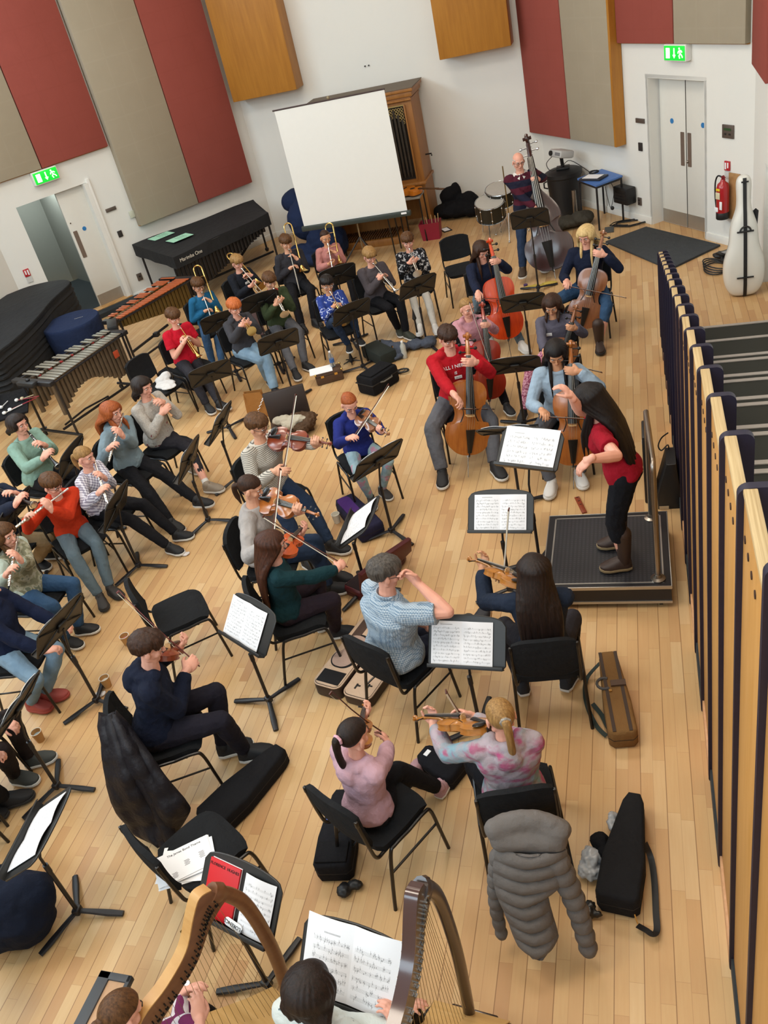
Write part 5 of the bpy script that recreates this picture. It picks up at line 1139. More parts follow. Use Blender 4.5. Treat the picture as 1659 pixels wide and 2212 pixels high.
# ---------------------------------------------------------------- upper strings
sit('girl with long brown hair in a navy jacket seen from behind playing a violin', (1153, 1233), 1.60, 4, yaw=-8, feet=[(1129, 1478), (1223, 1468)], toes=[V((-.3, 1, 0)), V((.3, 1, 0))], top=cloth('navy_jacket', '#1d2636'), legs=KC, shoes=mat('dark_canvas', '#23252b', .8), hair='dark', style='long', Lh=.60, hpitch=14, hyaw=-14, sk=SK['t'], extra=X_violin((1012, 1207), None, .16, 'brown violin of the girl in the navy jacket', 'bow of the girl in the navy jacket', 'honey', tip=(1098, 1104), tiltv=.3, near=False, tf=.5), chairlab=TCH+'girl in the navy jacket')
def teacher():
    S = 1.74; pos, yw = place((834, 1237), S, 6, 3, yaw=42)
    def ex(o):
        w_ = rd(895, 1249, o['mouth'], .15, True)
        return dict(RH=dict(w=w_+V((0.02, 0, -.05)), d=V((-.6, .3, .6)), n=V((-.6, -.5, .3)), c=1.0), LH=dict(w=o['M']@V((.02, .30, .60)), d=V((.6, .6, 0)), n=V((0, 0, -1))))
    kf = g(1030, 1359, .16)
    person('grey haired man in a blue checked shirt and glasses resting his hand on his chin', pos, yw, S, lean=6, tilt=3, feet=[(kf.x-.16, kf.y+.10, .10), (kf.x, kf.y, .16)], toes=[V((.4, 1, 0)), V((.35, .8, .6))], top=CHECK, sleeve=.75, legs=KN, shoes=mat('tan_sole_shoe', '#202026', .7), sole=mat('tan_sole', '#a9835a', .7), hair='grey', vol=.05, glasses=GLS, hpitch=12, hyaw=24, sk=SK['p'], fat=1.22, loose=.02, rpole=(1, .5, -.35), extra=ex, collar=CHECK)
    a = math.radians(yw-14); chair(pos[0]+math.sin(a)*.02, pos[1]+math.cos(a)*.02, yw-14, TCH+'man in the checked shirt')
teacher()
sit('girl in a pale pink hoodie with a ponytail in a scrunchie playing a violin', (764, 1589), 1.38, 5, yaw=30, feet=[(949, 1702), (891, 1673)], toes=[V((.3, 1, .2)), V((.1, 1, 0))], top=cloth('pale_pink_hoodie', '#b8949f'), hood=True, legs=KB, shoes=PKS, hair='dark', style='tail', Lh=.30, tie=cloth('pink_scrunchie', '#cf9fae'), hpitch=16, hyaw=0, sk=SK['p'], extra=X_violin((788, 1520), (827, 1593), .30, 'small honey coloured violin of the girl in the pale pink hoodie', 'bow of the girl in the pale pink hoodie', 'honey', s=.82, tiltv=.5, near=False, fnear=False), chairlab=TCH+'girl in the pale pink hoodie')
sit('blonde girl in a pink and blue tie-dye hoodie with a ponytail playing a violin', (1081, 1548), 1.44, 3, yaw=-14, feet=[(1074, 1779), (1122, 1818)], top=TIED, hood=True, legs=KB, shoes=BS, hair='fair', style='tail', Lh=.33, tie=mat('patterned_hair_tie', '#8c857c', .7, 0, .9, 60), hpitch=14, hyaw=-12, sk=SK['p'], extra=X_violin((895, 1552), None, .14, 'honey coloured violin of the blonde girl in the tie-dye hoodie', 'bow of the blonde girl in the tie-dye hoodie', 'honey', tip=(964, 1499), tiltv=.15, near=False, tf=.5, orig=(-.06, .07, .03)), chairlab='black chair with the grey puffer jacket over its back', fat=1.12, loose=.02)
sit('teenage boy in a navy hoodie seen from behind playing a violin', (321, 1398), 1.74, 16, yaw=62, feet=[(483, 1612), (529, 1622)], toes=[V((1, .5, 0)), V((1, .35, 0))], top=cloth('navy_hoodie', '#12182a'), hood=True, legs=cloth('dark_joggers', '#1c1a24'), shoes=BS, hair='brown', vol=.05, hpitch=20, hyaw=2, sk=SK['p'], extra=X_violin((394, 1388), (432, 1450), .22, 'dark red violin of the boy in the navy hoodie', 'bow of the boy in the navy hoodie', 'red', tiltv=.7, near=False, mt=mat('red_bow_stick', '#5c1a14', .4)), chairlab='black chair of the teenage boy with the black coat over its back')
sit('girl with very long brown hair in a dark teal jumper playing a violin', (590, 1176), 1.5, 6, yaw=62, feet=[(693, 1346), (724, 1361)], top=cloth('dark_teal_jumper', '#123137'), legs=cloth('plum_trousers', '#2b2129'), shoes=mat('black_pump', '#16161b', .7), hair='long', style='long', Lh=.60, hpitch=14, hyaw=6, sk=SK['p'], extra=X_violin((661, 1133), (749, 1230), .44, 'orange brown violin of the girl in the dark teal jumper', 'bow of the girl in the dark teal jumper', 'orange', tiltv=.7, s=.92, near=False), chairlab=TCH+'girl in the dark teal jumper')
sit('woman in a pale grey sweater with dark hair tied back playing a viola', (541, 1054), 1.66, 6, yaw=84, feet=[(709, 1269), (717, 1239)], top=cloth('pale_grey_sweater', '#a19b98'), legs=JD, shoes=BS, hair='brown', style='low', Lh=.18, hpitch=26, hyaw=-6, sk=SK['f'], extra=X_violin((689, 1113), (589, 1176), .40, 'brown viola of the woman in the pale grey sweater', 'bow of the woman in the pale grey sweater', 'amber', kind='viola', tiltv=.7), chairlab=TCH+'woman in the pale grey sweater', fat=1.1)
sit('woman in a striped jersey and round glasses playing a viola', (557, 921), 1.70, 8, yaw=112, feet=[(714, 1176), (661, 1209)], top=STRP, legs=JD, shoes=BS, hair='mid', vol=.07, fr=26, glasses=GLS, hpitch=22, hyaw=-10, sk=SK['f'], extra=X_violin((717, 959), (608, 1058), .33, 'dark red brown viola of the woman in the striped jersey', 'bow of the woman in the striped jersey', 'red', kind='viola', tiltv=.6), chairlab=TCH+'woman in the striped jersey', fat=1.05, bust=.01)
sit('red haired girl in a blue fleece and pastel leggings playing a violin', (755, 872), 1.36, 10, yaw=146, feet=[(825, 1058), (801, 1076)], top=cloth('royal_blue_fleece', '#222c74'), hood=True, legs=LEGG, legw=.8, shoes=mat('grey_trainer', '#3c3735', .8), hair='red', style='low', Lh=.2, fr=36, hpitch=34, hyaw=0, sk=SK['p'], extra=X_violin((840, 938), (764, 950), .26, 'brown violin of the girl in the blue fleece', 'bow of the girl in the blue fleece', 'brown', tiltv=.5, s=.88), chairlab=TCH+'girl in the blue fleece')
# ---------------------------------------------------------------- woodwind
sit('boy in an orange hoodie and glasses playing a flute', (113, 1047), 1.46, 12, yaw=128, feet=[(238, 1271), (216, 1290)], top=cloth('orange_hoodie', '#b93417'), hood=True, legs=JG, shoes=mat('dark_boot', '#2e2a28', .7), sole=GYS, hair='mid', glasses=GLS, hpitch=22, hyaw=-26, sk=SK['p'], tagw=(-.04, .05), extra=X_flute((27, 1145), 'silver flute of the boy in the orange hoodie'), chairlab=TCH+'boy in the orange hoodie')
sit('girl in a grey and white checked sweatshirt playing a flute', (183, 987), 1.48, 6, yaw=92, feet=[(381, 1154), (365, 1181)], top=CHKR, legs=KB, shoes=BS, hair='fair', style='low', Lh=.16, hpitch=14, hyaw=-2, sk=SK['p'], extra=X_flute((234, 1090), 'silver flute of the girl in the checked sweatshirt'), chairlab=TCH+'girl in the checked sweatshirt', loose=.018)
sit('girl with long red hair in a light blue hoodie playing a flute', (243, 890), 1.60, 6, yaw=104, feet=[(439, 1090), (370, 1129)], top=cloth('pale_blue_hoodie', '#75868f'), hood=True, legs=KB, shoes=BS, hair='red', style='long', Lh=.26, front=((-1, .2), (1, .22)), hpitch=14, hyaw=-2, sk=SK['p'], extra=X_flute((235, 999), 'silver flute of the red haired girl in the light blue hoodie'), chairlab=TCH+'red haired flautist', bust=.01)
sit('dark haired woman in a grey embroidered sweater playing a recorder', (310, 836), 1.64, 6, yaw=106, feet=[(448, 1049), (411, 1005)], top=GREYEM, legs=KC, trleg=.72, legw=.8, shoes=TANS, hair='dark', style='bob', Lh=.14, fr=20, hpitch=14, hyaw=0, sk=SK['p'], tagw=(.03, .06), extra=X_pipe((371, 899), 'wooden recorder of the woman in the grey embroidered sweater', 'recorder'), chairlab=TCH+'woman in the grey embroidered sweater')
sit('dark haired player in a mint green jumper playing a clarinet', (41, 917), 1.66, 5, yaw=100, top=cloth('mint_jumper', '#809e91'), legs=KB, shoes=BS, hair='dark', style='bob', Lh=.08, fr=26, hpitch=8, hyaw=2, sk=SK['p'], tagw=(-.06, .06), extra=X_pipe((126, 1008), 'black clarinet of the player in the mint jumper'), chairlab=TCH+'player in the mint jumper', fat=1.1)
sit('player in beige trousers at the left edge holding a clarinet', (-30, 1039), 1.62, 8, yaw=95, feet=[(103, 1193), (78, 1212)], top=cloth('dark_top_e', '#1c2233'), legs=cloth('beige_trousers', '#8a7558'), shoes=BS, hair='brown', hpitch=14, sk=SK['p'], extra=X_pipe((74, 1091), 'black clarinet at the left edge above the boy in orange'), chairlab=TCH+'player in beige trousers', legw=1.2)
sit('girl in a green camouflage top and blue jeans playing a flute', (10, 1156), 1.50, 5, yaw=88, feet=[(171, 1356), (143, 1381)], top=CAMO, legs=JB, shoes=BS, hair='mid', style='long', Lh=.26, front=((1, .2),), hpitch=12, hyaw=8, sk=SK['p'], extra=X_flute((19, 1269), 'silver flute of the girl in the camouflage top'), chairlab=TCH+'girl in the camouflage top')
sit('player in a navy top, blue jeans and red shoes cut off by the left edge', (-28, 1268), 1.56, 10, yaw=80, feet=[(97, 1501), (67, 1518)], top=cloth('navy_top_l', '#151d35'), legs=JN, shoes=RDS, sole=RDS, hair='brown', style='long', Lh=.3, hpitch=14, sk=SK['p'], chairlab=TCH+'player with the red shoes')
sit('player in dark trousers and striped trainers cut off by the left edge', (-191, 1487), 1.60, 6, yaw=78, feet=[(64, 1638), (32, 1674)], top=cloth('dark_top_m', '#22242b'), legs=cloth('brown_black_trousers', '#261f1f'), shoes=mat('grey_striped_trainer', '#3b3d3a', .8), hair='brown', hpitch=14, sk=SK['p'], chairlab=TCH+'player with the striped trainers')
sit('player in black shoes cut off by the lower left edge', (-270, 1650), 1.60, 6, yaw=72, feet=[(12, 1725), (-40, 1750)], top=cloth('dark_top_n', '#1f2026'), legs=KB, shoes=BS, sole=GYS, hair='brown', hpitch=14, sk=SK['p'], chairlab=TCH+'player in black shoes at the lower left')
# ================================================================ music stands and what lies on them
def zat(p, px):
    'height on the vertical through p that is seen at px'
    d = ray(px[0], px[1]).normalized(); o = V((p[0], p[1], 0)); c = V((0, 0, HC)); w0 = o-c; b = d.z; e = w0.dot(d); f = w0.z; return (b*e-f)/(1-b*b)
def st(label, desk, base, yaw, tilt=32, z=None):
    a = math.radians(yaw)
    if base is not None:
        p = g(base[0], base[1], .03); zz = zat((p.x+math.sin(a)*.05, p.y+math.cos(a)*.05), desk); zz = min(max(zz, .75), 1.22)
    else: zz = z; p = g(desk[0], desk[1], zz); p = V((p.x-math.sin(a)*.05, p.y-math.cos(a)*.05, 0))
    h = round(max(.62, zz-.16*math.cos(math.radians(tilt))), 2)
    return stand(p.x-math.sin(a)*.02, p.y-math.cos(a)*.02, yaw, label, tilt, h)
PM = 'black music stand '
T1 = st(PM+'in front of the boy in the red T-shirt', (451, 807), (495, 925), 144)
T2 = st(PM+'in front of the trombonist in blue', (465, 696), (511, 805), 148)
T3 = st(PM+'between the red haired trumpeter and the boy in green', (599, 737), (637, 862), 147)
T4 = st(PM+'half hidden behind the boy in the green jumper', (562, 651), None, 148, z=.98)
T5 = st(PM+'in front of the girl in the pink jumper', (728, 593), None, 150, z=1.02)
T6 = st(PM+'in front of the small boy in blue', (758, 673), (785, 794), 140)
T7 = st(PM+'in front of the boy in white trousers', (897, 620), (922, 741), 143)
T8 = st(PM+'in front of the double bass', (1147, 472), (1163, 624), 178, 28)
T9 = st(PM+'between the two cellists nearest the double bass', (1133, 652), (1147, 777), 177, 34)
T10 = st(PM+'beside the small girl in the grey top', (1115, 784), (1132, 916), 177, 38)
T11 = st(PM+'in front of the cellist in the red hoodie', (1105, 921), (1124, 1088), 180, 52)
T12 = st('black conductor music stand with an open score at the podium corner', (1130, 978), (1166, 1215), 18, 48)
T13 = st(PM+'in front of the girl in the navy jacket', (1082, 1166), (1103, 1275), 4, 40)
T14 = st(PM+'in front of the blonde girl in tie-dye', (1012, 1462), (1038, 1573), 4, 40)
T15 = st(PM+'in front of the girl in the blue fleece', (805, 993), (847, 1149), 129, 34)
T16 = st(PM+'in front of the two viola players', (765, 1136), (792, 1272), 90, 56)
T17 = st(PM+'in front of the recorder player', (455, 922), (510, 1037), 90, 30)
T18 = st(PM+'in front of the red haired flautist', (393, 996), (451, 1126), 87, 26)
T19 = st(PM+'in front of the girl in the checked sweatshirt', (248, 1121), (301, 1224), 87, 26)
T20 = st(PM+'in front of the player in the mint jumper', (154, 989), None, 87, 26, z=.92)
T21 = st(PM+'at the left edge beside the boy in orange', (25, 1102), None, 90, 36, z=.9)
T22 = st(PM+'in front of the player with the red shoes', (113, 1355), (211, 1515), 101, 30)
T23 = st(PM+'at the left edge above the striped trainers', (20, 1534), (125, 1701), 88, 40)
T24 = st(PM+'with music at the lower left over the navy bag', (52, 1805), (170, 1971), 84, 58)
T25 = st(PM+'in front of the boy in the navy hoodie', (513, 1361), (582, 1515), 32, 40)
T26 = st(PM+'with a red book in front of the braided harpist', (475, 1991), (579, 2128), 18, 42)
T27 = st(PM+'in front of the dark haired harpist', (752, 2105), None, 12, 42, z=.98)
PMu = 'open printed music on the stand '
music(T13, PMu+'of the girl in the navy jacket', mi=0)
music(T14, PMu+'of the blonde girl in tie-dye', mi=0, dx=-.03)
music(T15, PMu+'of the girl in the blue fleece', mi=1)
music(T16, PMu+'of the two viola players', mi=1, dx=.0)
music(T17, PMu+'of the recorder player', mi=1)
music(T24, PMu+'at the lower left over the navy bag', mi=0)
music(T25, PMu+'of the boy in the navy hoodie', mi=0, dx=-.04)
music(T23, PMu+'at the left edge above the striped trainers', mi=1)
music(T21, PMu+'at the left edge beside the boy in orange', mi=1)
music(T12, 'open conductor score lying on the stand by the podium', mi=2, w=.225, h=.32)
music(T11, PMu+'of the cellist in the red hoodie', mi=1)
music(T10, PMu+'beside the small girl in the grey top', mi=1)
music(T27, 'large white music booklet in front of the dark haired harpist', mi=2, w=.235, h=.33)
music(T26, 'single sheet of music right of the red book', pages=1, mi=1, dx=.03, w=.2)
for T_, lab in ((T6, 'single sheet on the stand of the small boy in blue'), (T7, 'single sheet on the stand of the boy in white trousers'), (T1, 'single sheet on the stand of the boy in red'), (T2, 'single sheet on the stand of the trombonist in blue'), (T3, 'single sheet on the stand of the boy in green'), (T8, 'single sheet on the stand of the double bass player'), (T18, 'single sheet on the stand of the red haired flautist'), (T19, 'single sheet on the stand of the girl in checks'), (T22, 'single sheet on the stand by the red shoes')):
    music(T_, lab, pages=1, mi=1, dx=.02)
XZ = Matrix(((1, 0, 0, 0), (0, 0, 1, 0), (0, 1, 0, 0), (0, 0, 0, 1)))
FXZ = Matrix(((1, 0, 0, 0), (0, 0, -1, 0), (0, 1, 0, 0), (0, 0, 0, 1)))   # text standing in x,z, read from -y
INK = mat('marker_black', '#1a1716', .6); CREAM = mat('cream_lettering', '#d8d4c8', .7)
r = empty('red_music_book', T26@Matrix.Translation(V((-.105, -.014, .008))), 'red exercise book standing on the music stand of the braided harpist', 'book')
b = MB(); b.box((0, 0, .145), (.205, .012, .29), .002); b.obj('cover', mat('red_book_cover', '#c3121c', .5), r)
b = MB(); b.box((.004, .008, .146), (.2, .004, .292)); b.obj('pages', PAPER, r)
T3d('FLORENCE  HUGHES', .021, INK, Matrix.Translation(V((0, -.0075, .265)))@FXZ, r)
r = empty('name_label', T26@Matrix.Translation(V((.02, -.028, .03)))@Matrix.Rotation(.12, 4, 'Y'), 'white oval label with a handwritten name upside down on the stand lip', 'label')
b = MB(); b.prism(rrect(.12, .042, .02), -.0015, .0015, m=XZ); b.obj('card', PAPER, r)
T3d('FLORENCE', .026, INK, Matrix.Translation(V((0, -.003, 0)))@FXZ@Matrix.Rotation(PI, 4, 'Z'), r)
b = MB(); b.tube([(-.09, 0, 0), (.09, 0, 0)], .0035, 6); tag(b.obj('pencil', mat('pencil_red', '#7d3a30', .5), mw=T14@Matrix.Translation(V((-.06, -.045, .008)))), 'red pencil in the lip of the stand before the blonde girl', 'pencil')
# ================================================================ empty chairs
def ch(px, z, yaw, lab): p = g(px[0], px[1], z); return chair(p.x, p.y, yaw, lab)
ch((386, 1321), .46, 52, 'empty black padded chair behind the boy in the navy hoodie')
ch((432, 1838), .46, 33, 'black chair with a pile of papers on it, left of the red book')
ch((996, 580), .46, 160, 'empty black chair beside the trumpeter in white trousers')
ch((347, 837), .46, 110, 'black chair with a white cloth on it behind the recorder player')
# pile of papers on the chair
pc = g(402, 1868, .475); rr = random.Random(5)
for i in range(7):
    a = -38+rr.uniform(-16, 16) if i else -24
    q = empty('paper_sheet', Matrix.Translation(V((pc.x+rr.uniform(-.03, .03), pc.y+rr.uniform(-.025, .025), .479+.004*(6-i))))@Matrix.Rotation(math.radians(a+60), 4, 'Z'), ('topmost white sheet with a printed title in the pile on the chair' if i == 0 else None), 'paper', 'sheets of paper piled on the chair')
    if i: q['label'] = 'white sheet fanned out in the pile on the chair, '+ORD[i]+' from the top'
    b = MB(); b.box((0, 0, 0), (.297, .21, .003)); sh_ = b.obj('page', PAPER, q)
    if i == 0:
        T3d('The James Bond Theme', .021, INK, Matrix.Translation(V((.0, .078, .002))), q)
        b = MB()
        for (x, y, n) in ((-.08, -.05, 5), (0, .0, 5), (.09, .01, 6)):
            for k in range(n): b.box((x+.004*(k % 2), y-.008*k, .002), (.03, .0025, .0008))
        b.obj('small_print', mat('print_grey', '#6b6b6e', .8), q)
# ================================================================ podium
P0 = V((-.855, 5.20, 0)); PW, PD, PH = .965, .965, .215
r = empty('podium', V((-.3725, 5.6825, 0)), 'black conductor podium with silver edges and a steel rail', 'podium')
RUB = NT('ribbed_black_rubber'); xx = RUB.sep(RUB.xyz())
f_ = RUB.m('MULTIPLY', RUB.m('LESS_THAN', RUB.m('FRACT', RUB.m('MULTIPLY', xx[0], 32)), .5), RUB.m('LESS_THAN', RUB.m('FRACT', RUB.m('MULTIPLY', xx[1], 40)), .55))
RUB.out(RUB.mix(f_, srgb('#26262a'), srgb('#37373a')), .38, 0, .5); RUB.bump(f_, .6, .004); RUB = RUB.mat
ALU = mat('aluminium_edge', '#b9b7b2', .35, .9)
b = MB(); b.box((0, 0, .13), (PW-.01, PD-.01, .165)); b.obj('plinth', BLK, r)
b = MB(); b.box((0, 0, .212), (PW-.13, PD-.10, .006)); b.obj('tread', RUB, r)
b = MB()
for s in (-1, 1):
    b.box((s*(PW/2-.002), 0, .203), (.008, PD, .022), .002); b.box((0, s*(PD/2-.002), .203), (PW, .008, .03), .002); b.box((s*(PW/2-.06), 0, .2135), (.012, PD-.09, .006)); b.box((0, s*(PD/2-.05), .2135), (PW-.11, .012, .006)); b.box((0, s*(PD/2-.002), .062), (PW, .008, .022))
b.obj('edge_trim', ALU, r)
for sx in (-1, 1):
    for sy in (-1, 1): b = MB(); b.tube([(sx*.40-.012, sy*.43, .028), (sx*.40+.012, sy*.43, .028)], .028, 12); b.box((sx*.4, sy*.43, .05), (.03, .05, .03), .004); b.obj('caster', BLKPL, r)
rl = V((.012, 5.29, 0))-V((-.3725, 5.6825, 0)); rf = V((-.018, 6.07, 0))-V((-.3725, 5.6825, 0))
b = MB(); up = [rl+V((0, 0, .215)), rl+V((0, 0, 1.18))]; b.tube([up[0], up[1]]+[rl+V((0, .06-.06*math.cos(a), 1.18+.06*math.sin(a))) for a in [PI/2*i/6 for i in range(1, 7)]]+[rf+V((0, -.06, 1.24))]+[rf+V((0, -.06+.06*math.sin(a), 1.18+.06*math.cos(a))) for a in [PI/2*i/6 for i in range(1, 7)]]+[rf+V((0, 0, .215))], .021, 14); b.obj('rail', STEEL, r)
for q in (rl, rf): b = MB(); b.m = Matrix.Translation(q); b.lathe([(.055, .215), (.055, .225), (.03, .235), (.024, .26)], 24); b.obj('rail_flange', STEEL, r)
# black cases behind the podium
p = g(1397, 1074); b = MB(); b.box((0, 0, .34), (.07, .30, .68), .012); o = tag(b.obj('flat_case', BLKPL, mw=at(p.x+.02, p.y+.05, 0)), 'flat black case standing upright behind the podium rail', 'case'); MBx('badge', CREAM, o, (-.037, -.02, .56), (.003, .03, .03))
p = g(1453, 1101); b = MB(); b.prism([(-.1, 0), (.1, 0), (.1, .1), (.06, .46), (-.02, .46), (-.1, .15)], -.14, .14, m=XZ, bev=.01); o = tag(b.obj('loudspeaker', BLKPL, mw=at(p.x-.02, p.y+.15, 0)), 'black wedge loudspeaker on the floor beside the podium and seating', 'loudspeaker'); MBx('corner_guard', mat('beige_guard', '#b59c7a', .5), o, (-.05, -.142, .02), (.08, .006, .03))
p = g(1431, 968, .5); b = MB(); b.tube(spl([g(1443, 935, .62), g(1429, 946, .56), g(1422, 963, .5), g(1429, 973, .46), g(1443, 961, .5), g(1444, 980, .42)], 5), .006, 6); tag(b.obj('cable', BLKPL), 'black cable loop hanging from the seating beside the podium rail', 'cable')
# wooden endpin rest on the floor
p1 = g(1246, 1075); p2 = g(1263, 1109); M = frame_y((p1+p2)/2, p2-p1, (0, 0, 1)); b = MB(); b.box((0, 0, .006), (.045, (p2-p1).length, .012), .002); o = tag(b.obj('endpin_rest', wood('mahogany', '#7c3016', '#93401f'), mw=M), 'red brown wooden cello endpin rest on the floor at the podium', 'endpin rest')
for i in range(4): MBx('peg_hole', INK, o, (0, -.12+.06*i, .0125), (.02, .008, .002))
b = MB(); b.tube([p1+V((0, 0, .01)), g(1212, 1046, .2)], .0015, 4); b.tube([p1+V((0, 0, .01)), g(1261, 1035, .15)], .0015, 4); b.obj('cord', CREAM).parent = o; o.children[-1].matrix_parent_inverse = M.inverted()
# ================================================================ percussion and furniture at the back
COVB = NT('quilted_black_cover'); p = COVB.xyz(); COVB.out(COVB.mix(COVB.noise(p, 3, 3), srgb('#1b1c1e'), srgb('#26282b')), .8, 0, .3); COVB.bump(COVB.noise(p, 9, 4), .5, .03); COVB = COVB.mat
NAVC = cloth('navy_cover', '#1e2a47')
# covered grand piano
out = [(-10.05, 9.2), (-8.62, 9.3), (-8.48, 9.62), (-8.50, 10.1), (-8.62, 10.75), (-8.78, 11.35), (-8.84, 11.8), (-8.9, 12.15), (-9.08, 12.36), (-9.4, 12.42), (-9.8, 12.3), (-10.05, 12.0)]
out = [(q.x, q.y) for q in spl([V((x, y, 0)) for x, y in out], 4)]
r = empty('covered_grand_piano', V((-9.3, 11, 0)), 'grand piano under a quilted black cover at the left wall', 'piano')
b = MB(); b.m = Matrix.Translation(V((9.3, -11, 0))); b.prism(out, .98, 1.03, bev=.02)
n = len(out); cx, cy = -9.3, 10.9; vs = []; fs = []; K = 24
for k in range(K+1):
    z = 1.0-.62*k/K; s = 1.0+.012*math.sin(k*2.1)+.01*(k % 4 == 0)-.0*k
    for x, y in out: vs.append((cx+(x-cx)*s, cy+(y-cy)*s, z))
for k in range(K):
    for j in range(n-1): fs.append((k*n+j, k*n+j+1, (k+1)*n+j+1, (k+1)*n+j))
    fs.append((k*n+n-1, k*n, (k+1)*n, (k+1)*n+n-1))
b._add(vs, fs); b.obj('quilted_cover', COVB, r)
for x, y in ((-8.75, 9.7), (-9.9, 9.7), (-9.3, 11.9)):
    b = MB(); b.tube([(x+9.3, y-11, .45), (x+9.3, y-11, .08)], [.05, .035], 10); b.tube([(x+9.3-.02, y-11, .04), (x+9.3+.02, y-11, .04)], .04, 12); b.obj('leg', BLK, r)
# timpani cover
def drumcover(c, R_, z, lab, tilt=0):
    r = empty('covered_timpani', V((c[0], c[1], 0)), lab, 'timpani'); b = MB(); n = 40; vs = []; fs = []
    prof = [(0, z), (R_*.6, z), (R_*.97, z-.003), (R_*1.0, z-.02), (R_*1.0, z-.06), (R_*1.01, z-.2), (R_*.94, z-.42), (R_*.84, z-.6)]
    for k, (q, h) in enumerate(prof):
        for j in range(n): a = 2*PI*j/n; w_ = q*(1+(.02*math.sin(a*9)+.012*math.sin(a*14))*(k > 4)); vs.append((w_*math.cos(a), w_*math.sin(a), h))
    for k in range(len(prof)-1):
        for j in range(n): fs.append((k*n+j, k*n+(j+1) % n, (k+1)*n+(j+1) % n, (k+1)*n+j))
    fs.append(tuple((len(prof)-1)*n+j for j in range(n))); b._add(vs, fs); b.obj('cover', NAVC, r)
    b = MB(); 
    for k in range(3): a = 2*PI*k/3; b.tube([(R_*.8*math.cos(a), R_*.8*math.sin(a), z-.5), (R_*.7*math.cos(a), R_*.7*math.sin(a), .06)], .02, 8); b.ball((R_*.7*math.cos(a), R_*.7*math.sin(a), .035), .035)
    b.obj('base', BLK, r); T3d('------', .07, CREAM, Matrix.Translation(V((.12, .06, z+.003)))@Matrix.Rotation(.5, 4, 'Z'), r, 'brand_mark'); return r
drumcover((-8.33, 11.02), .44, .8, 'drum under a navy blue fitted cover between the black piano cover and the vibraphone')
# vibraphone
def mallet(name, near, far, w0, w1, z, lab, barmat, n, nres, resmat, resside, reslen, cat='vibraphone', frame_m=BLK, legx=.02, group=None, bth=.013):
    near = V((near[0], near[1], 0)); far = V((far[0], far[1], 0)); y = far-near; L = y.length; M = frame_y(near, y, (0, 0, 1)); r = empty(name, M, lab, cat, group)
    # local: y along the keyboard from the wide end, x to the right
    def hw(u): return (w0+(w1-w0)*u)/2
    acc = [0, 1, None, 2, 3, 4, None]
    for row in (0, 1):
        for i in range(n):
            u = (i+.5)/n
            if row and (i % 7 in (2, 6)): continue
            v = u+(.5/n if row else 0); h = hw(v); yy = v*L; bl = h*.98
            b = MB(); x0 = (.02 if not row else -.02-bl*.88); b.box((x0+bl*.46+(-.0), yy, z+(.018 if row else 0)), (bl*.92, L/n*.74 if not row else L/n*.62, bth), .003); o = b.obj('bar', barmat, r)
    for sx in (-1, 1):
        b = MB(); b.tube([(sx*hw(0)*.98, -.02, z-.03), (sx*hw(1)*.98, L+.02, z-.03)], .014, 6); b.obj('rail', frame_m, r)
    for yy, h in ((-.06, hw(0)), (L+.05, hw(1)*1.1)): b = MB(); b.box((0, yy, z-.02), (h*2.1, .09, .06), .01); b.obj('end_block', frame_m, r)
    for s, off in ((resside, .0), (-resside, .02)):
        for i in range(nres):
            u = (i+.5)/nres; ln = reslen(u); x = s*hw(u)*.62
            b = MB(); b.tube([(x, u*L, z-.035), (x, u*L, z-.035-ln)], L/nres*.46, 10); b.obj('resonator', resmat, r)
    for yy, h in ((.0, hw(0)*.9), (L, hw(1)*1.0)):
        for sx in (-1, 1):
            b = MB(); b.tube([(sx*h, yy, z-.05), (sx*h*1.02, yy, .08)], .017, 8); b.obj('leg', frame_m, r)
            b = MB(); b.tube([(sx*(h+.03), yy-.012, .035), (sx*(h+.03), yy+.012, .035)], .035, 12); b.obj('caster', BLKPL, r)
        b = MB(); b.tube([(-h-.08, yy, .085), (h+.08, yy, .085)], .02, 8); b.obj('foot_bar', frame_m, r)
    b = MB(); b.tube([(0, .05, .1), (0, L-.05, .1)], .018, 8); b.obj('cross_bar', frame_m, r); return r, M, L
VB = mat('vibraphone_bar', '#aaa79c', .32, .8); RES = mat('resonator_bronze', '#6b6052', .4, .6); RW = wood('rosewood_bars', '#b05a30', '#97441f', (3, 60, 30), .4, .2)
vr, VM, VL = mallet('vibraphone', (-7.47, 8.76), (-7.06, 10.06), .74, .42, .88, 'silver barred vibraphone with long bronze resonator tubes', VB, 20, 19, RES, 1, lambda u: .52-.34*math.sin(min(1, u*1.25)*PI)**.9*.75)
b = MB(); b.box((hwv := .24, VL*.83, .68), (.008, .09, .10), .01); b.obj('maker_badge', mat('orange_badge', '#b5492a', .5), vr)
b = MB(); b.box((-.02, -.13, .87), (.34, .12, .08), .03); b.ball((.0, -.12, .925), (.035, .03, .02)); b.obj('motor_box', BLKPL, vr)
b = MB(); b.tube([(0, .1, .14), (-.02, .5, .16), (.02, .9, .14)], .014, 8); b.obj('pedal_bar', BLK, vr)
REDF = mat('red_felt', '#8c1f1c', .9)
b = MB()
for i in range(7): b.box((-.03, VL*(.06+.14*i), .885), (.05, .03, .016))
b.obj('felt', REDF, vr)
xr, XM, XL = mallet('xylophone', (-7.38, 10.70), (-7.02, 12.15), .26, .62, .85, 'rosewood marimba with orange brown bars behind the trombonist in blue', RW, 22, 20, mat('brass_resonator', '#7a6538', .4, .7), 1, lambda u: .10+.28*u, 'marimba')
p = g(244, 705, .86); b = MB(); b.box((0, 0, 0), (.36, .14, .10), .01); tag(b.obj('trap_box', BLKPL, mw=at(p.x, p.y, 60, .87)), 'black open box at the end of the vibraphone', 'box'); 
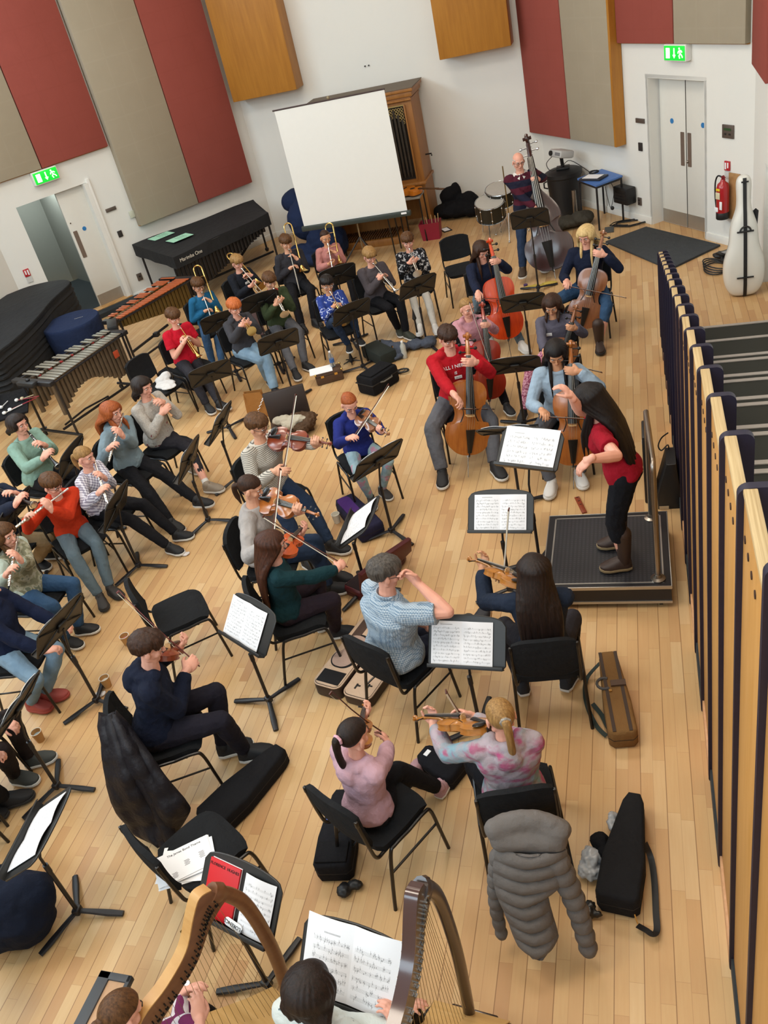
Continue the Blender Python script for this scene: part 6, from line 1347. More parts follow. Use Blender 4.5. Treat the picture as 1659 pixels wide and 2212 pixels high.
b = MB(); b.tube([g(287, 760, .12), g(362, 702, .10)], .022, 8); b.box(g(338, 722, .13), (.09, .09, .07), .01); tag(b.obj('frame_bar', BLK), 'long black frame bar running over the floor behind the boy in red', 'bar')
# marimba under its black cover
cs = [(-8.79, 14.16), (-7.40, 12.98), (-6.33, 14.85), (-7.05, 16.0)]
r = empty('covered_marimba', V((-7.4, 14.6, 0)), 'long marimba under a black cover along the left wall', 'marimba'); b = MB(); b.m = Matrix.Translation(V((7.4, -14.6, 0)))
A, B, Cc, D = [V((x, y, 0)) for x, y in cs]; P = []
for i in range(13):
    u = i/12; l = A.lerp(D, u); q = B.lerp(Cc, u); row = []
    for j in range(9):
        v = j/8; z = .95-.03*math.sin(v*PI)*.6+.012*math.sin(u*9+v*4); row.append(l.lerp(q, v)+V((0, 0, z)))
    P.append(row)
b.sheet(P, .02)
ring = [A.lerp(B, i/8) for i in range(8)]+[B.lerp(Cc, i/20) for i in range(20)]+[Cc.lerp(D, i/6) for i in range(6)]+[D.lerp(A, i/14) for i in range(14)]; n = len(ring); vs = []; fs = []
for k in range(6):
    for j, q in enumerate(ring): c = V((-7.4, 14.5, 0)); w_ = 1+.012*math.sin(j*1.9)*k/5; vs.append(c+(q-c)*w_+V((0, 0, .95-(.22 if 0 else .20)*k/5)))
for k in range(5):
    for j in range(n): fs.append((k*n+j, k*n+(j+1) % n, (k+1)*n+(j+1) % n, (k+1)*n+j))
b._add(vs, fs); cv = b.obj('cover', COVB, r)
for i in range(26):
    u = (i+.5)/28; q = B.lerp(Cc, u)-V((7.4*-1, 14.6, 0)); ln = .55*(1-u)**1.1+.05; inn = (A.lerp(D, u)-B.lerp(Cc, u)).normalized()*.07; b = MB(); b.tube([q+inn+V((0, 0, .76)), q+inn+V((0, 0, .76-ln))], .034, 8); b.obj('resonator', mat('dark_resonator', '#1f1b19', .5, .4), r)
for q, h in ((A.lerp(B, .1), 0), (A.lerp(B, .9), 0), (D.lerp(Cc, .1), 0), (D.lerp(Cc, .9), 0)):
    q = q-V((-7.4, 14.6, 0)); b = MB(); b.tube([q*.97+V((0, 0, .78)), q*.97+V((0, 0, .07))], .02, 8); b.ball(q*.97+V((0, 0, .04)), .04); b.obj('leg', BLK, r)
b = MB(); b.tube([D.lerp(Cc, .5)-V((-7.4, 14.6, 0))+V((0, -.1, .7)), V((.1, .5, .12))], .025, 8); b.tube([A.lerp(B, .5)-V((-7.4, 14.6, -.1)), D.lerp(Cc, .5)-V((-7.4, 14.6, -.1))], .022, 8); b.obj('brace', BLK, r)
bc = (Cc-B).normalized(); Mx = frame(B+bc*.22-V((-7.4, 14.6, -.865)), V((.86, -.5, 0)), bc); T3d('Marimba One', .085, CREAM, Mx@Matrix.Translation(V((.1, 0, .035))), r)
for i, px in enumerate(((348, 510), (388, 514))):
    p = g(px[0], px[1], .965); q = empty('green_notice', at(p.x, p.y, 36, .968), ('left' if i == 0 else 'right')+' of two pale green notices lying on the marimba cover', 'notice', 'pale green notices')
    b = MB(); b.box((0, 0, 0), (.30, .42, .003)); b.obj('sheet', mat('mint_paper', '#a6dcc0', .8), q); b = MB()
    for k in range(4): b.box((0, .1-.05*k, .002), (.2, .012, .001))
    b.obj('print', mat('print_grey2', '#6d8d80', .8), q)
# mallet table at the left edge
p = g(48, 871, .62)
r = empty('trap_table', at(p.x-.15, p.y, 58), 'black trap table with mallets at the left edge below the vibraphone', 'table'); b = MB(); b.box((0, 0, .62), (.9, .42, .03), .008); b.box((0, -.2, .66), (.9, .02, .06)); b.obj('table_top', BLKCLOTH, r)
for sx in (-.38, .38): b = MB(); b.tube([(sx, 0, .6), (sx, 0, .05)], .016, 8); b.tube([(sx, -.2, .03), (sx, .2, .03)], .016, 8); b.obj('leg', BLK, r)
for i, (a, c_, cc, hm) in enumerate((((150, 1265), (350, 1225), '#a03040', '#efe9e2'), ((90, 1350), (330, 1240), '#9c2436', '#ffffff'), ((40, 1380), (200, 1300), '#d9d5cc', '#e8e5de'), ((10, 1330), (70, 1270), '#cfcfcf', '#d9d9d9'), ((200, 1250), (300, 1215), '#d8c8a0', '#c9b99a'))):
    q1 = g(a[0]/4.1475, 560+a[1]/4.1475, .655); q2 = g(c_[0]/4.1475, 560+c_[1]/4.1475, .655); r2 = empty('mallet', q1, ('red handled' if i < 2 else 'pale')+' percussion mallet lying on the black table, '+ORD[i]+' in the heap', 'mallet', 'mallets on the black table')
    b = MB(); b.tube([V((0, 0, 0)), q2-q1], .006, 6); b.obj('handle', mat('mh%d' % i, cc, .5), r2); b = MB(); b.ball((0, 0, .005), (.028, .028, .022)); b.obj('mallet_head', mat('mhh%d' % i, hm, .9), r2)
# cloth on the chair, long black case beside it
def blob(name, pts, m_, lab, cat, vox=.012, sm=6, disp=.02, dsc=.06, group=None):
    b = MB(); c = V(pts[0][0])
    for q, rr_ in pts:
        rr_ = rr_ if hasattr(rr_, '__len__') else (rr_,)*3; b.ball(V(q)-c, rr_)
    o = b.obj(name, m_, loc=c); remesh(o, vox, sm, disp, dsc); return tag(o, lab, cat, group)
p = g(357, 830, .5); blob('white_cloth', [((p.x, p.y, .50), (.14, .12, .03)), ((p.x-.08, p.y+.08, .53), (.09, .08, .05)), ((p.x+.07, p.y-.06, .49), (.12, .09, .018)), ((p.x-.03, p.y+.13, .56), (.07, .05, .06))], cloth('white_cotton', '#cbc8c6'), 'crumpled white cloth with black marks on the chair seat', 'cloth')
p1 = g(351, 806, .3); p2 = g(449, 836, .15); M = frame_y((p1+p2)/2, p2-p1, (0, 0, 1)); b = MB(); b.box((0, 0, 0), (.2, (p2-p1).length, .14), .03); tag(b.obj('instrument_case', BLKCLOTH, mw=M), 'long black instrument case lying beside the boy in the red T-shirt', 'case')
# ================================================================ organ, screen and things at the back wall
OAK = wood('organ_oak', '#a87238', '#93602b', (18, 18, 1.6), .45); OAKD = wood('organ_oak_dark', '#5d3c1c', '#4a2e14', (18, 18, 2), .5)
r = empty('organ', V((-4.6, 16.19, 0)), 'oak chamber organ with dark pipes behind the projection screen', 'organ'); b = MB(); X0, X1, Y0, Y1 = -.95, .95, -.30, .42
b.box((0, .06, 1.55), (1.9, .72, 1.6), .01); b.box((-.87, .06, .40), (.14, .72, .8)); b.box((.87, .06, .40), (.14, .72, .8)); b.box((0, .38, .4), (1.8, .06, .8)); b.obj('cabinet', OAK, r)
b = MB(); b.box((0, .06, 2.35), (2.04, .84, .06), .012); b.box((0, .06, 2.28), (1.98, .78, .08), .01); b.box((0, .03, 2.2), (1.93, .76, .03), .008); b.obj('cornice', OAK, r); b = MB(); b.box((0, .03, .80), (1.96, .80, .05), .012); b.obj('lower_moulding', OAK, r)
b = MB(); b.box((0, .06, 2.385), (2.06, .86, .012)); b.obj('top_board', mat('dusty_top', '#6f6558', .9), r)
b = MB(); b.box((.62, -.305, 1.5), (.38, .02, 1.22)); b.obj('pipe_recess', mat('recess_dark', '#1d1610', .8), r)
for i, (x, h) in enumerate(((.49, .92), (.555, .99), (.62, 1.06), (.685, .98), (.75, .90))):
    b = MB(); b.tube([(x, -.335, .93), (x, -.335, 1.02), (x, -.335, 1.0+h)], [.008, .026, .026], 12); b.box((x, -.36, 1.05), (.03, .006, .015)); b.obj('pipe', mat('tin_pipe', '#57534e', .38, .8), r)
b = MB()
for i in range(7):
    for j in range(5):
        x = .47+.05*i; z = 1.85+.055*j
        if j*0.055 < abs(i-3)*-.05+.12: continue
        b.tube([(x+.021*math.cos(a), -.345, z+.021*math.sin(a)) for a in [2*PI*k/10 for k in range(10)]], .006, 5, closed=True)
b.box((.62, -.33, 2.125), (.4, .02, .02)); b.obj('pierced_screen', mat('gilt_fretwork', '#a5905c', .5, .3), r)
for s in (-.205, .205): b = MB(); b.box((.62+s, -.34, 1.5), (.03, .03, 1.26), .005); b.obj('moulding', OAK, r)
b = MB(); b.tube([(.95, .1, 1.18), (1.06, .1, 1.18), (1.06, .1, 1.14)], .014, 6); b.obj('handle', BLK, r)
r = empty('organ_bench', V((-4.72, 15.4, 0)), 'low oak pedal box of the organ under the screen', 'organ pedals'); b = MB(); b.box((0, .0, .06), (1.35, .6, .12), .008); b.box((-.66, .1, .38), (.05, .5, .55)); b.box((0, .1, .64), (1.36, .5, .04)); b.box((0, .33, .3), (1.3, .03, .5)); b.obj('frame', OAK, r)
for i in range(24): b = MB(); b.box((-.58+.048*i, -.02, .15), (.022, .5, .03), .004); b.obj('pedal', OAKD, r)
# projection screen
SY = 14.1
def ony(x, y, Y): d = ray(x, y); t = Y/d.y; return V((d.x*t, Y, HC+d.z*t))
a, b_, c_, d_ = [ony(x, y, SY) for x, y in ((592, 237), (831, 197), (880, 457), (656, 486))]
zt = (a.z+b_.z)/2; zb = (c_.z+d_.z)/2; xl = (a.x+d_.x)/2; xr_ = (b_.x+c_.x)/2; xm = (xl+xr_)/2; W_ = xr_-xl
r = empty('projection_screen', V((xm, SY, 0)), 'large blank white projection screen on a tripod', 'projection screen')
b = MB(); b.box((0, 0, (zt+zb)/2), (W_, .006, zt-zb)); b.obj('screen_sheet', mat('screen_white', '#e4e3de', .9, 0, .015), r)
b = MB(); b.tube([(-W_/2-.03, 0, zt+.008), (W_/2+.01, 0, zt+.008)], .012, 8); b.obj('top_bar', mat('dark_red_bar', '#2c1210', .5), r)
b = MB(); b.box((0, .01, zb-.045), (W_+.10, .08, .085), .015); cs_ = b.obj('case', mat('grey_green_case', '#2f3733', .5), r); MBx('label', PAPER, cs_, (W_/2-.06, -.032, zb-.03), (.09, .004, .03))
b = MB(); b.tube([(0, .06, zt+.02), (0, .06, .3)], .014, 8); b.box((.0, .03, zt+.03), (.04, .05, .06), .01); b.obj('pole', mat('pale_pole', '#8a7a5e', .4, .6), r)
for k in range(3): a_ = math.radians(200+120*k); b = MB(); b.tube([(0, .06, .5), (.45*math.cos(a_), .06+.45*math.sin(a_), .012)], .012, 8); b.obj('leg', BLK, r)
# navy covered shapes behind the screen
p = g(672, 555, 0)
blob('navy_cover', [(g(633, 439, .9)+V((0, .2, 0)), (.28, .35, .22)), (g(652, 483, .7)+V((0, .3, 0)), (.35, .4, .38)), (g(672, 492, .4)+V((0, .3, 0)), (.35, .4, .3))], NAVC, 'tall navy blue covered shape behind the left side of the screen', 'cover', .03, 4, .05, .3)
p = g(699, 544, .2); blob('navy_cover', [((p.x, p.y+.3, .35), (.36, .36, .36)), ((p.x-.45, p.y+.1, .18), (.32, .26, .17)), ((p.x-.2, p.y-.05, .12), (.35, .22, .12)), ((p.x+.2, p.y+.2, .3), (.22, .3, .3))], NAVC, 'navy blue cover heaped on the floor behind the girl in pink', 'cover', .025, 4, .07, .2)
# guitar lying on a small table, table legs
p = g(886, 421, .78)
r = empty('guitar', at(p.x, p.y, 120, .80), 'orange guitar lying on a stool beside the organ', 'guitar'); go = [(.0, -.22), (.12, -.2), (.18, -.1), (.15, .0), (.11, .06), (.13, .14), (.11, .21), (.0, .24)]; go = go+[(-x, y) for x, y in go[::-1][1:-1]]; go = [(q.x, q.y) for q in spl([V((x, y, 0)) for x, y in go+[go[0]]], 3)][:-1]
b = MB(); b.prism(go, 0, .09, bev=.006); b.obj('body', mat('orange_guitar', '#cf7a14', .35, coat=.4), r); b = MB(); b.lathe([(.045, .09), (.045, .0925)], 20, m=Matrix.Translation(V((0, .08, 0)))); b.obj('sound_hole', INK, r)
b = MB(); b.box((0, .45, .095), (.05, .45, .02), .005); b.box((0, .72, .09), (.065, .14, .015), .004); b.obj('neck', OAKD, r); MBx('bridge', INK, r, (0, -.1, .095), (.1, .02, .01))
q = g(907, 530); r = empty('side_table', V((p.x, p.y, 0)), 'small dark legged table under the orange guitar', 'table'); b = MB(); b.box((0, 0, .76), (.42, .42, .03), .006); b.obj('table_top', mat('grey_laminate', '#8d8c88', .6), r)
for sx in (-.19, .19):
    for sy in (-.19, .19): b = MB(); b.tube([(sx, sy, .76), (sx*1.05, sy*1.05, 0)], .013, 8); b.obj('leg', FR, r)
r = empty('side_table', V((-4.55, 14.6, 0)), 'dark legged table standing just behind the screen', 'table'); b = MB(); b.box((0, 0, .72), (1.1, .5, .03), .006); b.obj('table_top', mat('grey_laminate', '#8d8c88', .6), r)
for sx in (-.5, .5):
    for sy in (-.22, .22): b = MB(); b.tube([(sx, sy, .72), (sx*1.02, sy*1.02, 0)], .013, 8); b.obj('leg', FR, r)
# red crate with sticks
p = (g(916, 520)+g(949, 517))/2; r = empty('crate', at(p.x, p.y+.1, 0), 'red plastic crate with sticks in front of the organ', 'crate'); CR_ = mat('crimson_plastic', '#8e1830', .5)
b = MB()
for s in (-1, 1): b.sheet([[(-.15, s*.1, 0), (.15, s*.1, 0)], [(-.18, s*.13, .30), (.18, s*.13, .30)]], .008); b.sheet([[(s*.15, -.1, 0), (s*.15, .1, 0)], [(s*.18, -.13, .30), (s*.18, .13, .30)]], .008)
b.box((0, 0, .01), (.3, .2, .015)); b.obj('tub', CR_, r)
for i, (x, y, lx) in enumerate(((-.08, 0, -.1), (.03, .03, .03), (.1, -.03, .12), (.12, .05, .15), (-.02, -.05, -.04))): b = MB(); b.tube([(x, y, .02), (lx, y*1.5, .40)], .008, 6); tag(b.obj('drum_stick', mat('stick_wood', '#c9ab7c', .5), mw=at(p.x, p.y+.1, 0)), 'pale drum stick standing in the red crate, '+ORD[i]+' of the bunch', 'stick', 'drum sticks in the crate')
p = g(963, 497); b = MB(); b.box((0, 0, .006), (.26, .16, .012)); o = tag(b.obj('picture_frame', INK, mw=at(p.x, p.y, 60)), 'small framed card lying on the floor by the crate', 'frame'); MBx('card', PAPER, o, (0, 0, .013), (.2, .11, .002))
# black cover bag
a1 = g(940, 483); a2 = g(1036, 468); top_ = g(989, 403, .55)
blob('cover_bag', [((a1.x+.2, a1.y+.25, .14), (.26, .22, .13)), ((a2.x-.1, a2.y+.15, .13), (.28, .25, .13)), (((a1.x+a2.x)/2, a1.y+.2, .15), (.4, .25, .15)), ((a1.x+.3, a1.y+.3, .35), (.2, .12, .2)), ((a1.x+.42, a1.y+.3, .46), (.1, .08, .14)), ((a2.x-.2, a2.y+.2, .26), (.22, .14, .16))], BLKCLOTH, 'crumpled black cover bag on the floor beside the organ', 'bag', .02, 3, .06, .15)
# toms
def tom(c, R_, h, z, yaw, tl, lab):
    M = Matrix.Translation(V((c[0], c[1], z)))@Matrix.Rotation(math.radians(yaw), 4, 'Z')@Matrix.Rotation(math.radians(tl), 4, 'X'); r = empty('tom_drum', M, lab, 'drum', 'tom drums beside the double bass')
    b = MB(); b.lathe([(R_, 0), (R_, h)], 28); b.obj('shell', mat('black_green_shell', '#2b2a22', .35, .3), r); b = MB(); b.lathe([(R_*.99, h), (R_*.99, h+.006)], 28); b.obj('drum_head', mat('coated_head', '#b0aca4', .6), r)
    b = MB()
    for zz in (.01, h): b.tube([(R_*1.03*math.cos(a), R_*1.03*math.sin(a), zz) for a in [2*PI*k/28 for k in range(28)]], .009, 6, closed=True)
    b.obj('hoop', CHROME, r)
    for k in range(8): a = 2*PI*k/8; b = MB(); b.tube([(R_*1.05*math.cos(a), R_*1.05*math.sin(a), .02), (R_*1.05*math.cos(a), R_*1.05*math.sin(a), h)], .004, 5); b.ball((R_*1.04*math.cos(a), R_*1.04*math.sin(a), h*.25), .016, n=8, k=6); b.ball((R_*1.04*math.cos(a), R_*1.04*math.sin(a), h*.8), .016, n=8, k=6); b.obj('tension_lug', CHROME, r)
    b = MB(); b.m = M.inverted()@Matrix.Translation(V((c[0], c[1], 0)))
    for k in range(3): a = 2*PI*k/3+.4; b.tube([(R_*.9*math.cos(a), R_*.9*math.sin(a)+.02, z+h*.2), (R_*1.1*math.cos(a), R_*1.1*math.sin(a), .01)], .010, 6)
    b.obj('drum_legs', CHROME, r)
p = g(1056, 426, .62); tom((p.x, p.y), .24, .30, .28, 10, 16, 'front tom drum with a dark shell and chrome lugs')
p = g(1070, 402, .75); tom((p.x+.05, p.y+.1), .24, .26, .44, 10, 14, 'rear tom drum half hidden behind the front one')
# chrome cymbal stand beside the bass
p = g(1105, 511); r = empty('cymbal_stand', V((p.x, p.y, 0)), 'thin brass coloured stand pole on tripod legs behind the bass player stand', 'stand'); b = MB(); b.tube([(0, 0, .25), (0, 0, 1.15)], .010, 8); b.obj('pole', mat('brass_pole', '#8d7a52', .35, .8), r)
for k in range(3): a = math.radians(30+120*k); b = MB(); b.tube([(0, 0, .4), (.32*math.cos(a), .32*math.sin(a), .012)], .008, 6); b.ball((.32*math.cos(a), .32*math.sin(a), .018), .018); b.obj('leg', CHROME, r)
# bin with the projector, blue table
p = V((-1.19, 15.52, 0)); r = empty('dustbin', p, 'tall black dustbin carrying the projector', 'bin'); b = MB(); b.lathe([(.23, 0), (.25, .02), (.29, .62), (.31, .64), (.31, .68), (.28, .68), (.27, .64)], 28); b.obj('bin_body', BLKPL, r); b = MB(); b.tube([(-.29, 0, .57), (-.34, 0, .55), (-.34, 0, .47), (-.28, 0, .45)], .014, 6); b.obj('handle', BLKPL, r)
b = MB(); b.lathe([(.315, .68), (.315, .70), (.25, .73), (.02, .74)], 28); b.obj('lid', BLKPL, r)
pz = 1.0; M = Matrix.Translation(V((p.x-.0, p.y-.05, pz)))@Matrix.Rotation(math.radians(-52), 4, 'Z')@Matrix.Rotation(math.radians(-14), 4, 'X')
r = empty('projector', M, 'pale grey projector tilted up on top of the black bin', 'projector'); b = MB(); b.box((0, 0, 0), (.36, .27, .12), .03); b.obj('housing', mat('projector_grey', '#b9b8b6', .5), r); b = MB(); b.tube([(-.1, -.13, 0), (-.1, -.16, 0)], .04, 16); b.obj('lens', INK, r)
b = MB(); b.box((.08, -.136, .0), (.14, .004, .05)); b.obj('vent', mat('vent_grey', '#77777a', .6), r); b = MB(); b.m = M.inverted(); b.tube([M@V((0, 0, -.05)), (p.x, p.y, .76)], .03, 8); b.box((p.x, p.y, .76), (.22, .18, .04), .01); b.obj('mount', BLKPL, r)
b = MB(); q = M.translation; b.tube(spl([q+V((-.15, 0, -.02)), q+V((-.25, -.1, -.1)), q+V((-.18, -.2, -.2)), q+V((0, -.2, -.16)), q+V((.15, -.15, -.1)), V((-.7, 14.8, .78))], 5), .006, 6); tag(b.obj('cable', BLKPL), 'tangled black cable hanging from the projector to the blue table', 'cable')
tb = [V((-.93, 14.85)), V((-.55, 15.20)), V((-.22, 14.62)), V((-.62, 14.28))]; cxy = sum(tb, V((0, 0)))/4
r = empty('blue_table', V((cxy.x, cxy.y, 0)), 'small blue topped table with black legs against the right wall', 'table'); o2 = [(q.x-cxy.x, q.y-cxy.y) for q in tb]
b = MB(); b.prism(o2[::-1], .695, .72); b.obj('table_top', mat('blue_laminate', '#4a74b8', .5), r)
for x, y in o2: b = MB(); b.tube([(x*.93, y*.93, .70), (x*.93, y*.93, 0)], .016, 8); b.obj('leg', BLK, r)
b = MB(); b.prism([(x*.97, y*.97) for x, y in o2[::-1]], .66, .69); b.obj('frame', BLK, r)
p = g(1282, 383, .74); MM = at(p.x, p.y, 30, .735); b = MB(); b.box((0, 0, 0), (.38, .27, .03), .006); tag(b.obj('laptop', mat('laptop_dark', '#22252f', .4), mw=MM), 'closed dark laptop on the blue table', 'laptop')
for i, dx in enumerate((-.08, .06)): b = MB(); b.box((dx, .0, .019), (.14, .2, .004)); tag(b.obj('paper_sheet', PAPER, mw=MM), ('left' if i == 0 else 'right')+' white sheet on the laptop on the blue table', 'paper')
p = g(1283, 372, .76); b = MB(); b.tube(arc((0, 0, .02), .07, 0, 330, 12, 'xy'), .014, 8); tag(b.obj('headphones', BLKPL, mw=at(p.x, p.y, 0, .745)), 'black headphones behind the papers on the blue table', 'headphones')
b = MB(); b.tube(spl([(-.5, 14.45, .70), (-.46, 14.42, .45), (-.42, 14.45, .3), (-.36, 14.42, .55), (-.4, 14.45, .68)], 5), .005, 6); b.ball((-.40, 14.43, .29), .03); tag(b.obj('cable', BLKPL), 'thin cable with a plug dangling from the blue table', 'cable')
b = MB(); b.box((0, 0, 0), (.36, .18, .26), .02); r = b.obj('wall_speaker', BLKPL, mw=MR@Matrix.Translation(V((2.52, .11, .42)))); tag(r, 'black box loudspeaker on the wall right of the blue table', 'loudspeaker')
for k in range(4): MBx('grille_slot', INK, r, (0, .091, .08-.05*k), (.3, .004, .03))
cc = g(1363, 483); b = MB(); pts = []
for k in range(46): a = k*.52; pts.append(V((cc.x+(.28+.06*math.sin(k*.7))*math.cos(a), cc.y+(.13+.05*math.cos(k*.9))*math.sin(a), .012+.006*(k % 3))))
b.tube(pts, .008, 6); tag(b.obj('cable_coil', BLKPL), 'loose black cables on the floor beside the stage mat', 'cable')
p = g(1316, 498); b = MB(); b.box((0, 0, .012), (.14, .24, .024), .004); tag(b.obj('floor_box', mat('floor_box_dark', '#4a4a48', .5), mw=at(p.x, p.y, 0)), 'flat dark floor box in front of the blue table', 'floor box')
# steel pole with base cloth behind the blonde cellist
p = g(1244, 480); b = MB(); b.tube([(0, 0, .0), (0, 0, .50)], .036, 16); b.lathe([(.16, 0), (.16, .02), (.05, .03)], 20); tag(b.obj('steel_post', STEEL, mw=at(p.x, p.y+.1, 0)), 'short shiny steel post behind the double bass', 'post')
blob('canvas_bag', [((p.x-.15, p.y-.25, .1), (.3, .2, .1)), ((p.x+.12, p.y-.2, .12), (.2, .2, .12)), ((p.x-.3, p.y-.4, .08), (.16, .16, .08))], cloth('olive_canvas', '#3f3b33'), 'dark olive bag heaped at the foot of the steel post', 'bag', .02, 3, .05, .12)
# stage mat
mq = [g(x, y, .03) for x, y in ((1308, 521), (1396, 489), (1556, 528), (1447, 580))]; mc = sum(mq, V((0, 0, 0)))/4; b = MB(); b.prism([(q.x-mc.x, q.y-mc.y) for q in mq][::-1], 0, .03, bev=.004); tag(b.obj('floor_mat', cloth('charcoal_mat', '#424548'), loc=(mc.x, mc.y, 0)), 'large charcoal grey square mat in front of the double door', 'mat')
# white cello case
def cello_case():
    p = V((1.20, 11.05, 0)); M = at(p.x, p.y, 178)@Matrix.Rotation(math.radians(7), 4, 'X'); r = empty('cello_case', M, 'white hard cello case with black zip straps standing against the right wall', 'cello case')
    pr = [(0, .10, .06), (.03, .17, .10), (.15, .235, .13), (.35, .25, .14), (.5, .22, .14), (.62, .17, .14), (.75, .165, .14), (.88, .15, .13), (1.0, .10, .12), (1.08, .08, .105), (1.2, .08, .095), (1.33, .09, .09), (1.40, .075, .075), (1.43, .03, .04)]
    b = MB(); n = 28; vs = []; fs = []
    for z, w_, d_ in pr:
        for j in range(n): a = 2*PI*j/n; ca, sa = math.cos(a), math.sin(a); vs.append((w_*abs(ca)**.7*(1 if ca > 0 else -1), d_*abs(sa)**.75*(1 if sa > 0 else -1), z))
    for i in range(len(pr)-1):
        for j in range(n): fs.append((i*n+j, i*n+(j+1) % n, (i+1)*n+(j+1) % n, (i+1)*n+j))
    fs += [tuple(range(n)), tuple((len(pr)-1)*n+j for j in range(n))]; b._add(vs, fs); o = b.obj('shell', mat('gloss_white_shell', '#dcdad2', .25, 0, .02, coat=.5), r); q = o.modifiers.new('s', 'SUBSURF'); q.levels = q.render_levels = 2
    for m_, s in ((1, 1),):
        b = MB(); P = [[(-.02+.04*j, pr[i][2]*1.01+.004, pr[i][0]) for j in (0, 1)] for i in range(len(pr)-1)]; b.sheet([[V(q) for q in row] for row in P], .006); b.obj('strap', BLKPL, r)
    b = MB(); b.tube(arc((0, .155, .80), .06, 0, 180, 10, 'xz'), .011, 8); b.box((0, .15, .80), (.19, .02, .02), .005); b.obj('handle', BLKPL, r)
    for z, w_ in ((1.36, .05), (.25, .12)): MBx('latch', BLKPL, r, (0, .105 if z > 1 else .148, z), (w_*1.6, .015, .016))
    b = MB(); b.sheet([[(-.14+.05*k, -.02, 1.02-.12*k*.3), (-.16+.05*k*.2, .03, 1.0-.14*k)] for k in range(5)], .008); b.obj('carry_strap', BLKPL, r)
cello_case()
blob('cable_coil', [(g(1572, 560, .05), (.1, .12, .04)), (g(1556, 550, .05), (.1, .1, .04)), (g(1575, 578, .03), (.06, .04, .03))], BLKPL, 'heap of black cable coils between the mat and the white cello case', 'cable', .015, 1, .03, .05)
b = MB(); 
for k in range(4): b.tube([V((.95+.3*math.cos(a+k*.2)*.5, 12.0+.22*math.sin(a)+.03*k, .02+.012*k)) for a in [2*PI*i/20 for i in range(20)]], .009, 6, closed=True)
tag(b.obj('cable_coil', BLKPL), 'coiled black cable on the floor at the mat corner', 'cable')
p = V((1.22, 12.35, .0)); r = empty('laptop_stand', at(p.x, p.y, 150), 'small black folding frame on the floor behind the cello case', 'frame'); b = MB(); b.box((0, 0, .12), (.5, .12, .03), .005); b.tube([(-.2, 0, .12), (-.2, .1, 0)], .012, 6); b.tube([(.2, 0, .12), (.2, .1, 0)], .012, 6); b.obj('frame', BLKPL, r); MBx('grey_plate', mat('plate_grey', '#8d8f8f', .4), r, (0, .02, .138), (.4, .08, .004))
# yellow duster by the bass
p = g(1169, 616, .02); blob('duster', [((p.x-.1, p.y, .015), (.16, .06, .015)), ((p.x+.12, p.y+.05, .02), (.12, .05, .02))], cloth('yellow_duster', '#b8a04c'), 'yellow duster on the floor under the bass stand', 'cloth', .01, 1, .02, .05)
p = g(1136, 621); b = MB(); b.lathe([(.03, 0), (.03, .05)], 16); tag(b.obj('rosin_tin', mat('purple_tin', '#4b3566', .5), mw=at(p.x, p.y, 0)), 'small purple tin on the floor by the bass player shoe', 'tin')
# ================================================================ cases, coats, cups
def box_case(name, a, b_, w_, h, m_, lab, cat='case', z=0, bev=.02, extra=None, group=None):
    'oblong case on the floor, its axis from a to b'
    A = g(a[0], a[1], h); B = g(b_[0], b_[1], h); A.z = B.z = 0; M = frame_y((A+B)/2+V((0, 0, z)), B-A, (0, 0, 1)); L = (B-A).length; r = empty(name, M, lab, cat, group)
    b = MB(); b.box((0, 0, h/2), (w_, L, h), bev); b.obj('body', m_, r)
    if extra: extra(r, L, w_, h)
    return r, M, L
def brown_trim(r, L, w_, h):
    for s in (-1, 1):
        for t in (-1, 1): b = MB(); b.ball((s*w_/2*.96, t*L/2*.96, h*.95), .016, n=8, k=6); b.obj('corner', BRASS, r)
    for t in (-.25, .25): MBx('latch', BRASS, r, (w_/2+.003, t*L, h*.7), (.006, .04, .03))
    b = MB(); b.box((0, 0, h*.72), (w_+.004, L+.004, .004)); b.obj('lid_seam', INK, r)
LEA = mat('brown_leatherette', '#4d3626', .6, 0, .15, 30)
_, TM, TL_ = box_case('trumpet_case', (678, 805), (736, 789), .2, .16, LEA, 'brown trumpet case with papers and a bottle on it', extra=brown_trim)
p = g(693, 800, .165); b = MB(); b.box((0, 0, 0), (.3, .21, .006)); tag(b.obj('paper_sheet', PAPER, mw=at(p.x, p.y, -20, .167)), 'white papers lying on the brown trumpet case', 'paper')
CLR = NT('clear_plastic'); CLR.out(srgb('#dfe8ee'), .08); CLR.b.inputs['Transmission Weight'].default_value = .85; CLR.b.inputs['IOR'].default_value = 1.2; CLR = CLR.mat
def bottle(px, z, R_, h, lab, m_, cap_m, label_m=None, yaw=0):
    p = g(px[0], px[1], z); r = empty('bottle', V((p.x, p.y, z)), lab, 'bottle'); b = MB(); b.lathe([(R_*.8, 0), (R_, .01), (R_, h*.35), (R_*.93, h*.45), (R_, h*.55), (R_, h*.72), (R_*.45, h*.88), (R_*.4, h*.93)], 20); b.obj('bottle_body', m_, r)
    b = MB(); b.lathe([(R_*.45, h*.92), (R_*.45, h)], 14); b.obj('bottle_cap', cap_m, r)
    if label_m: b = MB(); b.lathe([(R_*1.02, h*.3), (R_*1.02, h*.52)], 20); b.obj('bottle_label', label_m, r)
    return r
bottle((720, 792), .16, .032, .22, 'clear water bottle with a blue label standing on the brown trumpet case', CLR, PAPER, mat('blue_label', '#3a5f9a', .6))
bottle((875, 773), 0, .037, .24, 'white drinks bottle on the floor by the grey jacket', mat('white_bottle', '#b9bab2', .4), PAPER)
